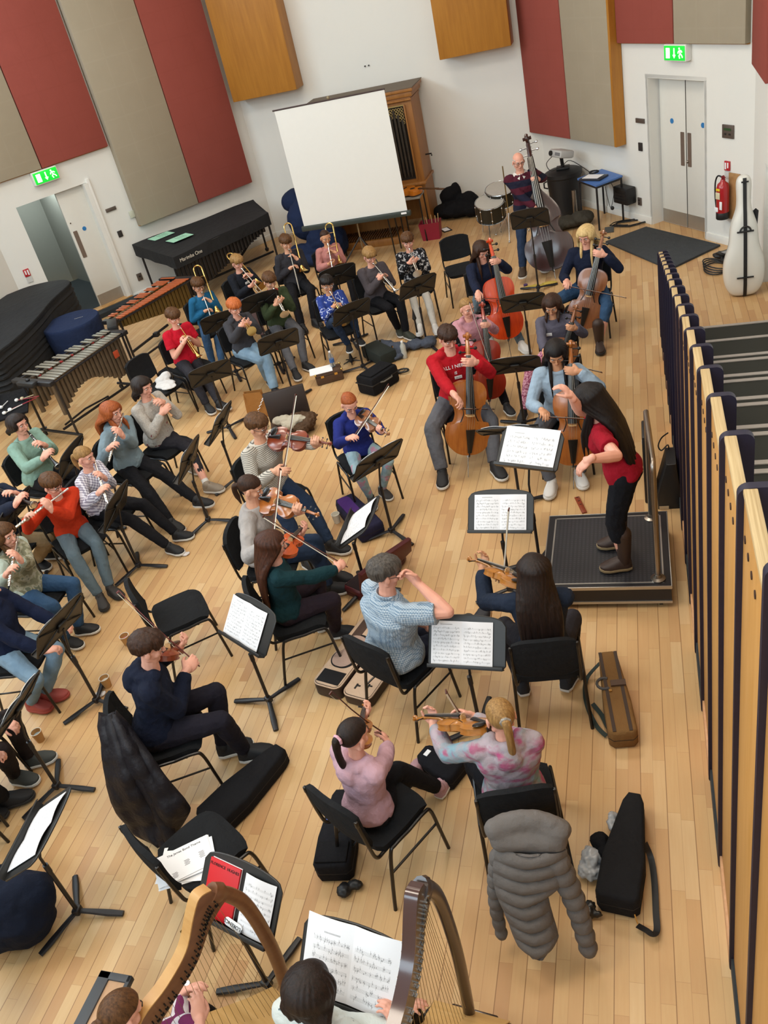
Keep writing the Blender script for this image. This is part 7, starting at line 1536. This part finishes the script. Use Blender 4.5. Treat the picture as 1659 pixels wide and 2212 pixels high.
def soft_ex(r, L, w_, h):
    b = MB(); b.box((0, 0, h*.62), (w_+.012, L+.012, .012), .004); b.obj('zip', INK, r); b = MB(); b.box((0, .0, h+.008), (w_*.7, L*.82, .02), .008); b.obj('pocket', BLKCLOTH, r); b = MB(); b.tube([(w_/2, -.1, h*.6), (w_/2+.04, -.07, h*.62), (w_/2+.04, .07, h*.62), (w_/2, .1, h*.6)], .010, 6); b.obj('handle', mat('grey_handle', '#57534c', .6), r)
box_case('instrument_case', (783, 817), (840, 781), .3, .24, BLKCLOTH, 'big soft black instrument case on the floor beyond the girl in the blue fleece', extra=soft_ex, bev=.04)
p1, p2 = g(829, 812), g(872, 805); b = MB(); b.sheet([[q+V((0, 0, .03+.02*math.sin(i))), q+V((.02, .04, .03+.02*math.sin(i)))] for i, q in enumerate([p1.lerp(p2, k/6)+V((0, .03*math.sin(k), 0)) for k in range(7)])], .006); b.tube([p2+V((.07*math.cos(a), .05*math.sin(a), .03)) for a in [2*PI*i/12 for i in range(12)]], .012, 6, closed=True); tag(b.obj('shoulder_strap', BLKPL), 'black shoulder strap with a loop trailing from the big soft case', 'strap')
box_case('open_case', (795, 740), (838, 761), .26, .17, mat('dark_green_plush', '#1b211c', .9), 'open black trumpet case with dark lining beside the grey jacket', extra=lambda r, L, w_, h: [MBx('latch', BRASS, r, (-w_/2, t*L*.3, h), (.01, .03, .02)) for t in (-1, 1)], bev=.03)
p = g(846, 754, .08); GRB = cloth('blue_grey_padding', '#474d5a'); blob('jacket', [((p.x-.18, p.y+.15, .07), (.2, .14, .07)), ((p.x+.05, p.y+.02, .07), (.18, .14, .08)), ((p.x+.08, p.y-.15, .05), (.14, .1, .05)), ((p.x+.3, p.y+.12, .06), (.14, .1, .06)), ((p.x+.48, p.y+.13, .07), (.11, .12, .07))], GRB, 'crumpled blue grey jacket on the floor behind the trumpet cases', 'jacket', .014, 3, .05, .07)
def peg(px, lab):
    p = g(px[0], px[1]); r = empty('instrument_peg', V((p.x, p.y, 0)), lab, 'instrument stand', 'black instrument pegs'); b = MB(); b.lathe([(.035, .015), (.03, .05), (.013, .12), (.011, .3), (.03, .33), (.012, .42), (.004, .46)], 14); b.obj('peg', BLKPL, r)
    for k in range(5): a = 2*PI*k/5; b = MB(); b.tube([(.02*math.cos(a), .02*math.sin(a), .03), (.12*math.cos(a), .12*math.sin(a), .01)], [.012, .006], 6); b.obj('foot', BLKPL, r)
peg((905, 737), 'black trumpet peg on the floor beside the boy in white trousers'); peg((760, 782), 'black trumpet peg on the floor under the small boy in blue')
# open brown case with fur and bags
p = g(628, 919, .05); M = at(p.x+.02, p.y, -22); r = empty('open_case', M, 'open dark brown instrument case with its lid standing up', 'case'); b = MB(); b.box((0, -.02, .05), (.5, .32, .1), .01); b.obj('case_base', LEA, r)
b = MB(); b.box((0, .17, .27), (.5, .07, .36), .012, m=Matrix.Rotation(math.radians(-12), 4, 'X')); b.obj('case_lid', mat('dark_brown_lid', '#2c1f1a', .5), r)
q = M@V((.05, -.05, .14)); FUR = cloth('brown_fur', '#4e3a2a', .95, .4); blob('fur_coat', [((q.x+.08, q.y+.04, .14), (.2, .08, .06)), ((q.x+.2, q.y-.05, .13), (.08, .14, .07)), ((q.x+.13, q.y-.15, .10), (.1, .09, .06))], FUR, 'brown fur coat heaped in the open case', 'coat', .012, 1, .06, .03)
blob('cream_bag', [((q.x-.12, q.y-.04, .16), (.15, .08, .06)), ((q.x+.06, q.y-.06, .17), (.12, .07, .05)), ((q.x-.03, q.y-.12, .14), (.1, .07, .05))], cloth('cream_canvas', '#b3aa98'), 'cream cloth bag lying in the open case beside the fur', 'bag', .01, 1, .035, .05)
p = g(562, 898, .0); KR = cloth('brown_paper', '#a5713c'); M = at(p.x, p.y, -15); b = MB()
for s in (-1, 1): b.sheet([[(-.14, s*.07, 0), (.14, s*.07, 0)], [(-.13, s*.05, .18), (.13, s*.05, .18)], [(-.12, s*.03+.02, .34), (.1, s*.04, .33)]], .003); b.sheet([[(s*.14, -.07, 0), (s*.14, .07, 0)], [(s*.1, -.05, .18), (s*.1, .05, .18)], [(s*.11, -.03, .33), (s*.11, .05, .34)]], .003)
r = empty('paper_bag', M, 'brown paper carrier bag standing left of the open case', 'bag'); o = b.obj('bag_body', KR, r); b = MB()
for k in range(5): b.tube([(-.02+.03*k, -.075, .08+.04*k), (.02+.03*k, -.078, .10+.045*k)], .006, 5)
b.obj('printed_mark', PAPER, r)
# violin cases
def vcase(a, b_, w1, w2, h, m_, lab, extra=None, group='violin cases', z=0, bev=.02, L=None):
    A = g(a[0], a[1], h*.8); B = g(b_[0], b_[1], h*.8); A.z = B.z = 0; M = frame_y((A+B)/2+V((0, 0, z)), B-A, (0, 0, 1)); L = (B-A).length; r = empty('violin_case', M, lab, 'violin case', group)
    o = [(-w1/2, -L/2+.03), (-w1/2+.03, -L/2), (w1/2-.03, -L/2), (w1/2, -L/2+.03), (w1/2, -L*.12), (w2/2, L*.42), (w2/2-.025, L/2), (-w2/2+.025, L/2), (-w2/2, L*.42), (-w1/2, -L*.12)]
    b = MB(); b.prism(o, 0, h, bev=bev); b.obj('shell', m_, r, sharp=60)
    b = MB(); b.prism([(x*1.012, y*1.004) for x, y in o], h*.5, h*.53); b.obj('zip', INK, r)
    if extra: extra(r, L, w1, h)
    return r, M, L
def strap(pts, lab, w_=.035, m_=None, zz=.012):
    P = spl(pts, 5); rows = []
    for i, q in enumerate(P):
        t = (P[min(i+1, len(P)-1)]-P[max(i-1, 0)]); t.z = 0; t = t.normalized() if t.length else V((1, 0, 0)); s_ = V((-t.y, t.x, .25)).normalized()*w_/2; rows.append([q-s_, q+s_])
    b = MB(); b.sheet(rows, .004); return tag(b.obj('shoulder_strap', m_ or BLKPL), lab, 'strap')
vcase((444, 1775), (608, 1616), .25, .14, .15, cloth('soft_black_case', '#17171a'), 'long black violin case on the floor behind the boy in the navy hoodie')
def lab4(r, L, w_, h):
    M_ = Matrix.Translation(V((-.03, .06, h+.001)))@Matrix.Rotation(-.2, 4, 'Z'); b = MB(); b.m = M_; b.box((0, 0, 0), (.085, .05, .004), .001); o = b.obj('blue_tag', mat('tag_blue', '#24459a', .5), r); b = MB(); b.m = M_; b.box((0, 0, .003), (.065, .032, .002)); b.obj('white_label', PAPER, r)
    b = MB(); b.box((0, -L*.33, h+.006), (w_*.86, L*.26, .018), .01); b.obj('pocket', BLKCLOTH, r); b = MB(); b.tube(spl([(w_/2-.02, .02, h*.7), (w_/2+.03, .0, h), (w_/2+.03, -.1, h), (w_/2-.01, -.12, h*.7)], 4), .007, 6); b.obj('handle', BLKPL, r)
vcase((715, 1879), (744, 1709), .23, .15, .16, cloth('soft_black_case2', '#16161a'), 'black violin case with a blue and white tag under the girl in pale pink', lab4)
p = g(744, 1922, .03); blob('strap_bundle', [((p.x, p.y, .03), (.05, .05, .03)), ((p.x+.06, p.y+.04, .03), (.05, .03, .03))], BLKPL, 'bunched black strap at the end of the tagged violin case', 'strap', .008, 1, .02, .03)
vcase((1331, 1948), (1371, 1718), .23, .12, .17, cloth('soft_black_case3', '#1a1a1c'), 'black violin case lying at the right beside the grey puffer jacket', lambda r, L, w_, h: None)
strap([g(1393, 1822, .1), g(1407, 1857, .03), g(1414, 1908, .02), g(1417, 1971, .02), g(1419, 2009, .03), g(1410, 2018, .05), g(1395, 2009, .04), g(1377, 1999, .03)], 'long black shoulder strap hanging from the violin case at the right', .035)
b = MB(); b.tube([g(1371, 1975, .05), g(1374, 1986, .04), g(1378, 1996, .03)], .004, 6); tag(b.obj('strap_clip', BRASS), 'brass clip between the black violin case and its strap', 'clip')
blob('plastic_bag', [(g(1278, 1852, .07), (.06, .07, .05)), (g(1273, 1880, .05), (.07, .06, .04)), (g(1324, 1776, .06), (.03, .08, .03))], mat('crinkled_plastic', '#a7abb0', .25), 'crinkled clear plastic bag beside the black violin case', 'bag', .009, 1, .04, .03)
blob('black_cloth', [(g(1296, 1817, .1), (.06, .05, .05)), (g(1306, 1832, .08), (.05, .08, .05))], BLKCLOTH, 'black flap of cloth sticking out left of the black violin case', 'cloth', .01, 2, .02, .05)
blob('rosin_box', [(g(1276, 1956, .04), (.03, .03, .02)), (g(1271, 1974, .03), (.03, .03, .03)), (g(1283, 1974, .03), (.05, .02, .02))], mat('glittery_black', '#2a2826', .3, .3, .7, 90), 'small shiny dark bundle at the lower end of the right violin case', 'bundle', .008, 1, .02, .02)
def stripes(r, L, w_, h):
    for s, m_ in ((-.28, OAKD), (.28, OAKD)):
        b = MB(); b.box((s*w_, 0, h+.001), (w_*.12, L*.96, .005)); b.obj('stripe', mat('dark_brown_band', '#3a2a20', .7), r)
    b = MB(); b.tube(arc((-.06, .06, h+.004), .05, 60, 300, 10, 'xy'), .010, 8); b.obj('handle', mat('grey_rubber', '#4a4644', .6), r); MBx('brass_lock', BRASS, r, (-.03, -.01, h+.006), (.02, .02, .008)); MBx('handle_wrap', LEA, r, (.03, .05, h+.01), (.10, .05, .012))
r_, M_, L_ = vcase((1347, 1590), (1312, 1412), .185, .13, .15, cloth('tan_canvas_case', '#7a5a35'), 'tan canvas violin case with dark stripes lying alone on the floor at the right', stripes)
strap([g(1296, 1432, .1), g(1268, 1465, .03), g(1264, 1500, .02), g(1272, 1535, .02), g(1290, 1570, .03), g(1310, 1590, .02)], 'dark green strap curving left of the tan striped violin case', .03, mat('dark_green_web', '#17241c', .7))
strap([g(1280, 1520, .02), g(1300, 1545, .02), g(1314, 1572, .05), g(1322, 1560, .09)], 'second length of the dark green strap joined to the tan case', .03, mat('dark_green_web', '#17241c', .7))
vcase((992, 1666), (910, 1625), .22, .14, .13, cloth('soft_black_case4', '#15151a'), 'black soft case half hidden in front of the girl in pale pink', lambda r, L, w_, h: MBx('white_tag', PAPER, r, (0, .1, h+.002), (.05, .03, .003)))
MAR = mat('maroon_case', '#4d0f16', .45, 0, .12)
rc, Mc, Lc = vcase((761, 1278), (866, 1191), .25, .15, .10, MAR, 'open dark red violin case with dark lining behind the man in the checked shirt')
b = MB(); b.prism([(x*.85, y*.93) for x, y in ((-.12, -Lc/2), (.12, -Lc/2), (.12, -.05), (.07, Lc/2), (-.07, Lc/2), (-.12, -.05))], .1, .106); b.obj('lining', mat('dark_plush', '#1f0d10', .95), rc)
for i, (x, y) in enumerate(((.0, -.05), (.03, .05), (-.04, -.14))): b = MB(); b.box((x, y, .115), (.05, .035, .012), .003); b.obj('accessory', (PAPER, CREAM, INK)[i], rc)
b = MB(); b.prism([(-.125, -Lc/2), (.125, -Lc/2), (.125, -.05), (.075, Lc/2), (-.075, Lc/2), (-.125, -.05)], 0, .05, bev=.015, m=Matrix.Translation(V((.14, 0, .08)))@Matrix.Rotation(math.radians(-78), 4, 'Y')@Matrix.Translation(V((.13, 0, 0)))); b.obj('lid', MAR, rc)
# open cream lined case
A = g(805, 1351, .1); B = g(711, 1475, .1); A.z = B.z = 0; L = .80; M = frame_y(B+(A-B).normalized()*(L/2-.06), A-B, (0, 0, 1)); r = empty('violin_case', M, 'open oblong violin case with cream lining and an empty violin shaped hollow', 'violin case', 'violin cases')
CRM = cloth('cream_plush', '#c9ad94'); DRK = mat('dark_brown_shell', '#2c1c18', .45)
for dx, nm, hh in ((0, 'case_bottom', .12), (.262, 'case_lid', .09)):
    b = MB(); b.m = Matrix.Translation(V((dx, 0, 0))); b.prism(rrect(.25, L, .06, 5), 0, hh, bev=.012); o = b.obj(nm, DRK, r)
    b = MB(); b.m = Matrix.Translation(V((dx, 0, 0))); b.tube([(x, y, hh-.004) for x, y in rrect(.238, L-.012, .056, 5)], .006, 6, closed=True); b.obj('piping', CRM, o)
    b = MB(); b.m = Matrix.Translation(V((dx, 0, 0))); b.prism(rrect(.225, L-.03, .05, 5), hh-.002, hh+.004); b.obj('lining', CRM, o)
sc_ = 1.06; vo = [(x*sc_, y*sc_) for x, y in VO]; vo = [(q.x, q.y) for q in spl([V((x, y, 0)) for x, y in vo], 3)]; vo = vo+[(-x, y) for x, y in vo[::-1] if x > 1e-4]
b = MB(); b.m = Matrix.Translation(V((-.005, -L/2+.20, 0)))
b.prism([(x, y) for x, y in vo if 1], .1235, .1262); b.obj('hollow_wall', mat('black_velvet', '#131114', .95), r)
b = MB(); b.m = Matrix.Translation(V((-.012, -L/2+.213, 0))); b.prism([(x*.86, y*.92) for x, y in vo], .1262, .1272); b.obj('hollow_floor', cloth('cream_plush_b', '#b1978a'), r)
b = MB(); b.box((-.0, -L/2+.10, .1245), (.2, .13, .005), .002); b.obj('pocket_cover', mat('black_velvet', '#131114', .95), r); b = MB(); b.box((-.05, L/2-.16, .1245), (.08, .2, .004), .002); b.obj('neck_hollow', mat('brown_velvet', '#4e3a31', .9), r)
for t in (0, .1): b = MB(); b.box((.22+t*.9, -L/2+.1+t*.25, .096), (.012, .05, .008)); b.box((.235+t*.9, -L/2+.11+t*.25, .096), (.03, .01, .008)); b.obj('bow_clip', INK, r)
strap([g(692, 1484, .05), g(706, 1494, .02), g(715, 1500, .015)], 'short dark strap end sticking out from the cream lined case', .02)
# purple and navy case
rp, Mp, Lp = vcase((803, 1142), (742, 1076), .26, .22, .16, cloth('navy_case', '#25243c'), 'navy and purple instrument case beside the viola players stand', bev=.035)
b = MB(); b.prism(rrect(.13, Lp*.55, .06, 5), .158, .166, m=Matrix.Translation(V((-.03, .12, 0)))); b.obj('purple_panel', cloth('purple_panel', '#47286a'), rp); b = MB(); b.box((.135, -.05, .07), (.012, Lp*.6, .05), .005); b.obj('side_pocket', cloth('slate_pocket', '#2f3346'), rp)
# cups
CUPK = mat('kraft_cup', '#b5864e', .7); CUPW = mat('cup_white', '#d8d3c6', .6)
def cup(px, lab, fill=None, m_=CUPK, lie=None, sc_=1.0):
    p = g(px[0], px[1], .04); M = Matrix.Translation(V((p.x, p.y, 0 if not lie else .04))); M = M@Matrix.Rotation(math.radians(lie), 4, 'Z')@Matrix.Rotation(PI/2, 4, 'X')@Matrix.Translation(V((0, 0, -.05))) if lie is not None else M
    r = empty('paper_cup', M, lab, 'cup', 'paper cups on the floor'); b = MB(); b.lathe([(.030, 0), (.042, .10), (.0395, .10), (.028, .01)], 24); b.obj('cup_wall', m_, r); b = MB(); b.tube([(.041*math.cos(a), .041*math.sin(a), .10) for a in [2*PI*i/24 for i in range(24)]], .0028, 6, closed=True); b.obj('rim', CUPW, r)
    b = MB(); b.lathe([(.036, .062), (.036, .064)], 20); b.obj('contents', fill or CUPW, r); return r
cup((273, 1384), 'brown paper cup with a pink drink by the empty chair', mat('pink_drink', '#b3706a', .3)); cup((230, 1475), 'empty brown paper cup behind the foot of a music stand', CUPW); cup((84, 1592), 'paper cup with water bubbles at the left of the floor', mat('water_drink', '#9fb0b8', .1)); cup((727, 1121), 'pale paper cup beside the navy and purple case', CUPW, m_=CUPW)
p = g(271, 1388, .03)
def crumple(px, lab, s=.05, m_=None, name='napkin'):
    p = g(px[0], px[1], .015); blob(name, [((p.x, p.y, .012), (s, s*.7, .012)), ((p.x+s*.5, p.y+s*.3, .012), (s*.5, s*.4, .012))], m_ or cloth('tissue', '#d5cfcc'), lab, 'napkin', .006, 1, .015, .02)
crumple((215, 1499), 'crumpled white tissue at the foot of a music stand', .05); crumple((400, 1196), 'small crumpled white and pink wrapper on the open floor', .045)
# coats over chairs
p = V((-3.45, 3.35, 0))
def coatpt(c, x, y, z): return g(200+x/3.6065, 1500+y/3.6065, z)
CT = [(130, 70, 160, .85), (230, 62, 245, .81), (360, 90, 330, .75), (480, 92, 430, .67), (600, 112, 520, .57), (700, 130, 600, .47), (800, 160, 680, .37), (890, 205, 735, .27), (960, 270, 690, .18), (1050, 320, 640, .09), (1120, 460, 600, .04)]
K_ = coatpt; r = empty('black_coat', coatpt(0, 300, 600, .5), 'black coat hanging over the chair of the boy in the navy hoodie', 'coat'); o0 = r.location.copy(); cv = -(ray(320, 1680).normalized()); cv.z *= .4; cv.normalize()
P = []
for i in range(51):
    y = 130+990*i/50; a = [c for c in CT if c[0] <= y][-1]; b_ = next((c for c in CT if c[0] > y), CT[-1]); f = 0 if b_[0] == a[0] else (y-a[0])/(b_[0]-a[0]); xa, xb, z = [a[k]+(b_[k]-a[k])*f for k in (1, 2, 3)]; row = []
    for j in range(41):
        v = j/40; e = 1-(2*v-1)**2; q = K_(0, xa+(xb-xa)*v, y+14*math.sin(v*9+i*.2), z)+cv*(.03+.085*e**.6+.020*math.sin(v*17+i*.09+1.3*math.sin(i*.11))*e+.008*math.sin(i*.8+v*6)); row.append(q-o0)
    P.append(row)
SBC = cloth('shiny_black_coat', '#1b191e', .5); b = MB(); b.sheet(P, .05); b.obj('coat_body', SBC, r, sharp=80)
b = MB(); b.tube([K_(0, x, y, z)+cv*.10-o0 for x, y, z in ((180, 330, .74), (290, 480, .64), (400, 640, .5), (480, 800, .34), (540, 960, .2), (590, 1080, .1))], [.05, .062, .062, .055, .05, .045], 12, rnd=True); o = b.obj('sleeve', SBC, r, sharp=80)
# grey puffer jacket
GP = cloth('grey_puffer', '#66615e', .75); fp = lambda x, y, z: g(1020+x/3.95, 1680+y/3.95, z)
PJ = [(600, 225, 800), (660, 195, 800), (760, 180, 790), (880, 185, 800), (1000, 215, 640), (1120, 270, 665), (1240, 320, 700), (1340, 355, 730), (1430, 400, 690), (1490, 500, 600)]
def pjx(y):
    for a, b_ in zip(PJ, PJ[1:]):
        if y <= b_[0]: f = (y-a[0])/(b_[0]-a[0]); return a[1]+(b_[1]-a[1])*f, a[2]+(b_[2]-a[2])*f
    return PJ[-1][1:]
r = empty('puffer_jacket', fp(450, 900, .5), 'grey hooded puffer jacket hanging over the back of a chair', 'jacket'); o0 = r.location.copy(); cv = -(ray(1150, 1930).normalized()); cv.z *= .3; cv.normalize()
P = []; Q = []
for i in range(73):
    u = i/72; y = 600+885*u; xa, xb = pjx(y); row = []; rw2 = []
    for j in range(17):
        v = j/16; x = xa+(xb-xa)*v; vv = u*8.2+.42*abs(v-.42)*2-.2; pf = abs(math.sin(vv*PI))**.45; q = fp(x, y, .78-.60*u)
        q = q+cv*((.010+.035*pf)*(1-(2*v-1)**4*.8)+.035*(1-(2*v-1)**2))-V((0, 0, .0)); row.append(q-o0); rw2.append(q-o0-cv*.05)
    P.append(row); Q.append(rw2)
b = MB(); b.sheet(P, .012); b.sheet(Q, .012); b.obj('jacket_body', GP, r, sharp=75)
for k, (ax, bx, w0, z0) in enumerate(((690, 975, .066, .72), (225, 250, .045, .72))):
    b = MB(); n_ = 60; pts = []; rs = []
    for i in range(n_+1):
        u = i/n_; x = ax+(bx-ax)*u+(30*math.sin(u*PI) if k == 0 else -45*math.sin(u*PI)); y = 620+(1400-620)*u if k == 0 else 640+(1330-640)*u
        pts.append(fp(x, y, z0-(.60 if k == 0 else .56)*u)+cv*(.05 if k == 0 else .0)-o0); rs.append(w0*(.72+.30*abs(math.sin(u*7.5*PI))**.45)*(1-.25*u))
    b.tube(pts, rs, 14, rnd=True); b.obj('sleeve', GP, r, sharp=75)
b = MB(); hd = [(fp(200+60*i, 440+(-50*math.sin(i/9*PI)), .87)-o0, (.062+.035*math.sin(i/9*PI), .06, .055+.03*math.sin(i/9*PI))) for i in range(10)]+[(fp(250+58*i, 540, .82)-o0, (.06, .055, .055)) for i in range(9)]
for c_, q in hd: b.ball(c_, q)
o = b.obj('hood', GP, r); remesh(o, .009, 14, .01, .08)
# bag, grey framed board and things at the lower left
BNV = cloth('navy_holdall', '#141b2c'); gp = lambda x, y, z: g(x/7.09, 1900+y/7.09, z)
blob('navy_bag', [(gp(150, 350, .30), (.2, .16, .16)), (gp(400, 250, .30), (.2, .16, .14)), (gp(300, 550, .2), (.22, .2, .2)), (gp(0, 600, .2), (.2, .2, .2)), (gp(550, 200, .28), (.1, .12, .1)), (gp(-150, 400, .25), (.25, .25, .22))], BNV, 'bulging navy blue holdall under the music stand at the lower left', 'bag', .016, 5, .04, .15)
b = MB(); b.sheet([[q, q+V((0, 0, .035))] for q in spl([gp(600, 60, .3), gp(700, 20, .3), gp(765, 110, .22), gp(740, 200, .18), gp(680, 260, .15)], 5)], .006); tag(b.obj('bag_handle', BLKPL), 'black webbing handle of the navy holdall', 'handle')
HW = dict(light=wood('ash_harp', '#b5854a', '#c79a5e', (4, 4, 22), .4, .3), brown=wood('cherry_harp', '#6b432a', '#7d5233', (6, 6, 20), .4, .3), dark=mat('mahogany_lacquer', '#3b1a17', .25, 0, .1, coat=.6), board=wood('spruce_board', '#cfa566', '#dcb77c', (40, 4, 4), .45), darkb=mat('dark_brown_lacquer', '#3a2a22', .3, coat=.5))
def harp(top_px, zt_, yaw, s, lab, m_top, m_side, m_pil, m_board):
    tp = g(top_px[0], top_px[1], zt_); R_ = Matrix.Rotation(math.radians(90-yaw), 4, 'Z'); loc = R_@V((.50*s, 0, 0)); M = Matrix.Translation(V((tp.x-loc.x, tp.y-loc.y, 0)))@R_; z0 = zt_-1.36*s
    M = M@Matrix.Translation(V((0, 0, z0))); r = empty('harp', M, lab, 'harp'); S_ = lambda x, z, y=0: V((x*s, y, z*s))
    up_ = spl([S_(-.04, .98), S_(.06, 1.07), S_(.2, 1.10), S_(.34, 1.17), S_(.44, 1.30), S_(.50, 1.36), S_(.56, 1.34)], 5); lo = spl([S_(.02, .86), S_(.1, .95), S_(.22, 1.0), S_(.36, 1.06), S_(.47, 1.16), S_(.54, 1.2), S_(.6, 1.22)], 5); n = len(up_); t_ = .028
    vs = []; fs = []
    for a, b_ in zip(up_, lo):
        for p_, y in ((a, -t_), (a, t_), (b_, t_), (b_, -t_)): vs.append((p_.x, y, p_.z))
    for i in range(n-1):
        for k in range(4): fs.append((i*4+k, i*4+(k+1) % 4, (i+1)*4+(k+1) % 4, (i+1)*4+k))
    fs += [(0, 1, 2, 3), tuple((n-1)*4+k for k in range(4))]; b = MB(); b._add(vs, fs); b.obj('neck', m_side, r, sharp=30)
    b = MB(); b.sheet([[(p_.x, -t_-.001, p_.z+.003), (p_.x, t_+.001, p_.z+.003)] for p_ in up_], .006); b.obj('neck_top', m_top, r)
    po = spl([S_(.56, 1.30), S_(.63, 1.19), S_(.68, 1.0), S_(.69, .6), S_(.65, .2), S_(.62, .06)], 6); b = MB(); b.tube(po, [.05*s]*4+[.036*s]*(len(po)-4), 12, flat=.75, up=(0, 1, 0)); b.obj('pillar', m_pil, r)
    sb = [(S_(.66, .10), .20*s), (S_(.50, .28), .16*s), (S_(.30, .52), .12*s), (S_(.12, .76), .085*s), (S_(-.04, .97), .06*s)]; b = MB(); vs = []; fs = []
    for c, w_ in sb:
        nn = V((-.76, 0, -.65))
        for k in range(9): a = PI*k/8; vs.append(c+V((0, w_*math.cos(a), 0))+nn*(w_*.95*math.sin(a)))
    for i in range(4):
        for k in range(8): fs.append((i*9+k, i*9+k+1, (i+1)*9+k+1, (i+1)*9+k))
        fs.append((i*9, (i+1)*9, (i+1)*9+8, i*9+8))
    fs += [tuple(range(9)), tuple(36+k for k in range(9))]; b._add(vs, fs); b.obj('soundbox', m_pil, r)
    b = MB(); b.sheet([[c+V((.004, -w_*.97, .005)), c+V((.004, w_*.97, .005))] for c, w_ in sb], .005); b.obj('soundboard', m_board, r)
    b = MB(); b.box(S_(.60, .03), (.2*s, .24*s, .05), .01); b.obj('base', m_pil, r)
    N_ = 24; b = MB(); pg = MB()
    for i in range(N_):
        u = (i+.5)/N_; k = min(len(lo)-1, int((.06+.86*u)*(len(lo)-1))); q = (up_[k]+lo[k])/2; f = u*3.7+.15; j = min(3, int(4-f)) if 4-f > 0 else 0; f2 = (4-f)-j
        f2 = max(0, min(1, f2)); e = sb[j][0].lerp(sb[j+1][0], f2); b.tube([V((q.x, -t_-.008, q.z)), e], .0012, 4); pg.tube([V((q.x, -t_-.016, q.z)), V((q.x, t_+.022, q.z))], .0035, 6); lv = MB(); lv.box(V((q.x, -t_-.006, q.z-.035*s)), (.016, .01, .008)); lv.obj('lever', CHROME if m_top is HW['dark'] else EBONY, r)
    b.obj('strings', mat('gut_string', '#8d7346', .5), r); pg.obj('tuning_pins', CHROME if m_top is HW['dark'] else EBONY, r)
    return r, M
h1, HM1 = harp((423, 1935), 1.34, 28, 1.0, 'pale ash topped harp with a cherry pillar in the foreground', HW['light'], HW['brown'], HW['brown'], HW['board'])
h2, HM2 = harp((890, 1930), 1.42, 8, 1.02, 'dark mahogany harp with silver levers in the foreground', HW['dark'], HW['darkb'], HW['darkb'], HW['board'])
b = MB(); b.box(V((.40, .031, 1.19)), (.05, .002, .075), .0009); b.obj('oval_badge', mat('gilt_badge', '#6f5c33', .5, .4), h1)
bottle((442, 2186), 0, .04, .30, 'tall clear drinks bottle with a white cap on the floor behind the pale harp', mat('dusty_clear', '#a2916f', .25), PAPER)
# harpists
def harpist(px, lab, yaw, S, hair, style, top, Lh, M_, tie=None, hp=20):
    pos, yw = place(px, S, 8, 0, yaw=yaw); person(lab, pos, yw, S, lean=8, hair=hair, style=style, Lh=Lh, top=top, legs=KB, shoes=BS, sk=SK['p'], hpitch=hp, fr=24, vol=.05, LH=dict(w=M_@V((.22, -.10, .84)), d=M_.to_3x3()@V((.5, .5, .5)), n=M_.to_3x3()@V((.3, 1, 0)), c=.6), RH=dict(w=M_@V((.26, .10, .80)), d=M_.to_3x3()@V((.5, -.5, .5)), n=M_.to_3x3()@V((.3, -1, 0)), c=.6), tie=tie)
    a = math.radians(yw); chair(pos[0]+math.sin(a)*.03, pos[1]+math.cos(a)*.03, yw, TCH+('braided harpist' if style == 'braid' else 'dark haired harpist'))
WFL = pat('white_floral', lambda t, p, x, y, z: t.ramp(t.noise(p, 30, 2), [(.66, '#c9cfcb'), (.7, '#5b6a70')])); PST = pat('purple_striped', lambda t, p, x, y, z: t.mix(band(t, z, .03, .5), srgb('#cfc8cc'), srgb('#6d2a52')))
harpist((262, 2190), 'girl with braided fair hair in a striped top playing the pale harp', 28, 1.45, 'mid', 'braid', PST, .25, HM1, hp=30)
harpist((672, 2135), 'dark haired person in a white patterned top playing the dark harp', 12, 1.55, 'dark', 'bob', WFL, .12, HM2, hp=26)
# grey framed board
pa = [g(218, 2095, .3), g(285, 2108, .3), g(231, 2236, .3), g(154, 2220, .3)]; c0 = (pa[0]+pa[3])/2; ax_ = (pa[0]-pa[3]); M = frame_y(V((c0.x, c0.y, 0)), V((ax_.x, ax_.y, 0)), (0, 0, 1)); W9 = (pa[1]-pa[0]).length; L9 = ax_.length+.2
r = empty('bench', M@Matrix.Translation(V((W9/2, -.1, 0))), 'grey framed wooden bench behind the braided harpist', 'bench'); b = MB(); b.box((-W9/2+.035, 0, .285), (.07, L9, .03), .004); b.box((W9/2-.012, 0, .28), (.024, L9, .04), .004); b.box((0, L9/2-.02, .285), (W9, .04, .03), .004); b.box((0, -L9/2+.02, .285), (W9, .04, .03), .004); b.obj('frame', mat('slate_grey_frame', '#44474c', .55), r)
b = MB(); b.box((.02, 0, .278), (W9-.07, L9-.06, .02)); b.obj('seat_board', wood('pale_board', '#b08a68', '#c49c78', (20, 2, 2), .5), r)
for sx in (-1, 1):
    for sy in (-1, 1): b = MB(); b.box((sx*(W9/2-.03), sy*(L9/2-.05), .135), (.03, .03, .27)); b.obj('leg', mat('slate_grey_frame', '#44474c', .55), r)
# brown instrument back at the left edge
b = MB(); b.prism([(x*2.0, y*2.0) for x, y in vo], 0, .12, bev=.01); M = Matrix.Translation(gp(-420, 2050, .25))@Matrix.Rotation(math.radians(-20), 4, 'Z')@Matrix.Rotation(math.radians(58), 4, 'X'); tag(b.obj('cello', VAR['dark'], mw=M), 'dark brown curved wooden instrument cut off by the lower left edge', 'instrument')
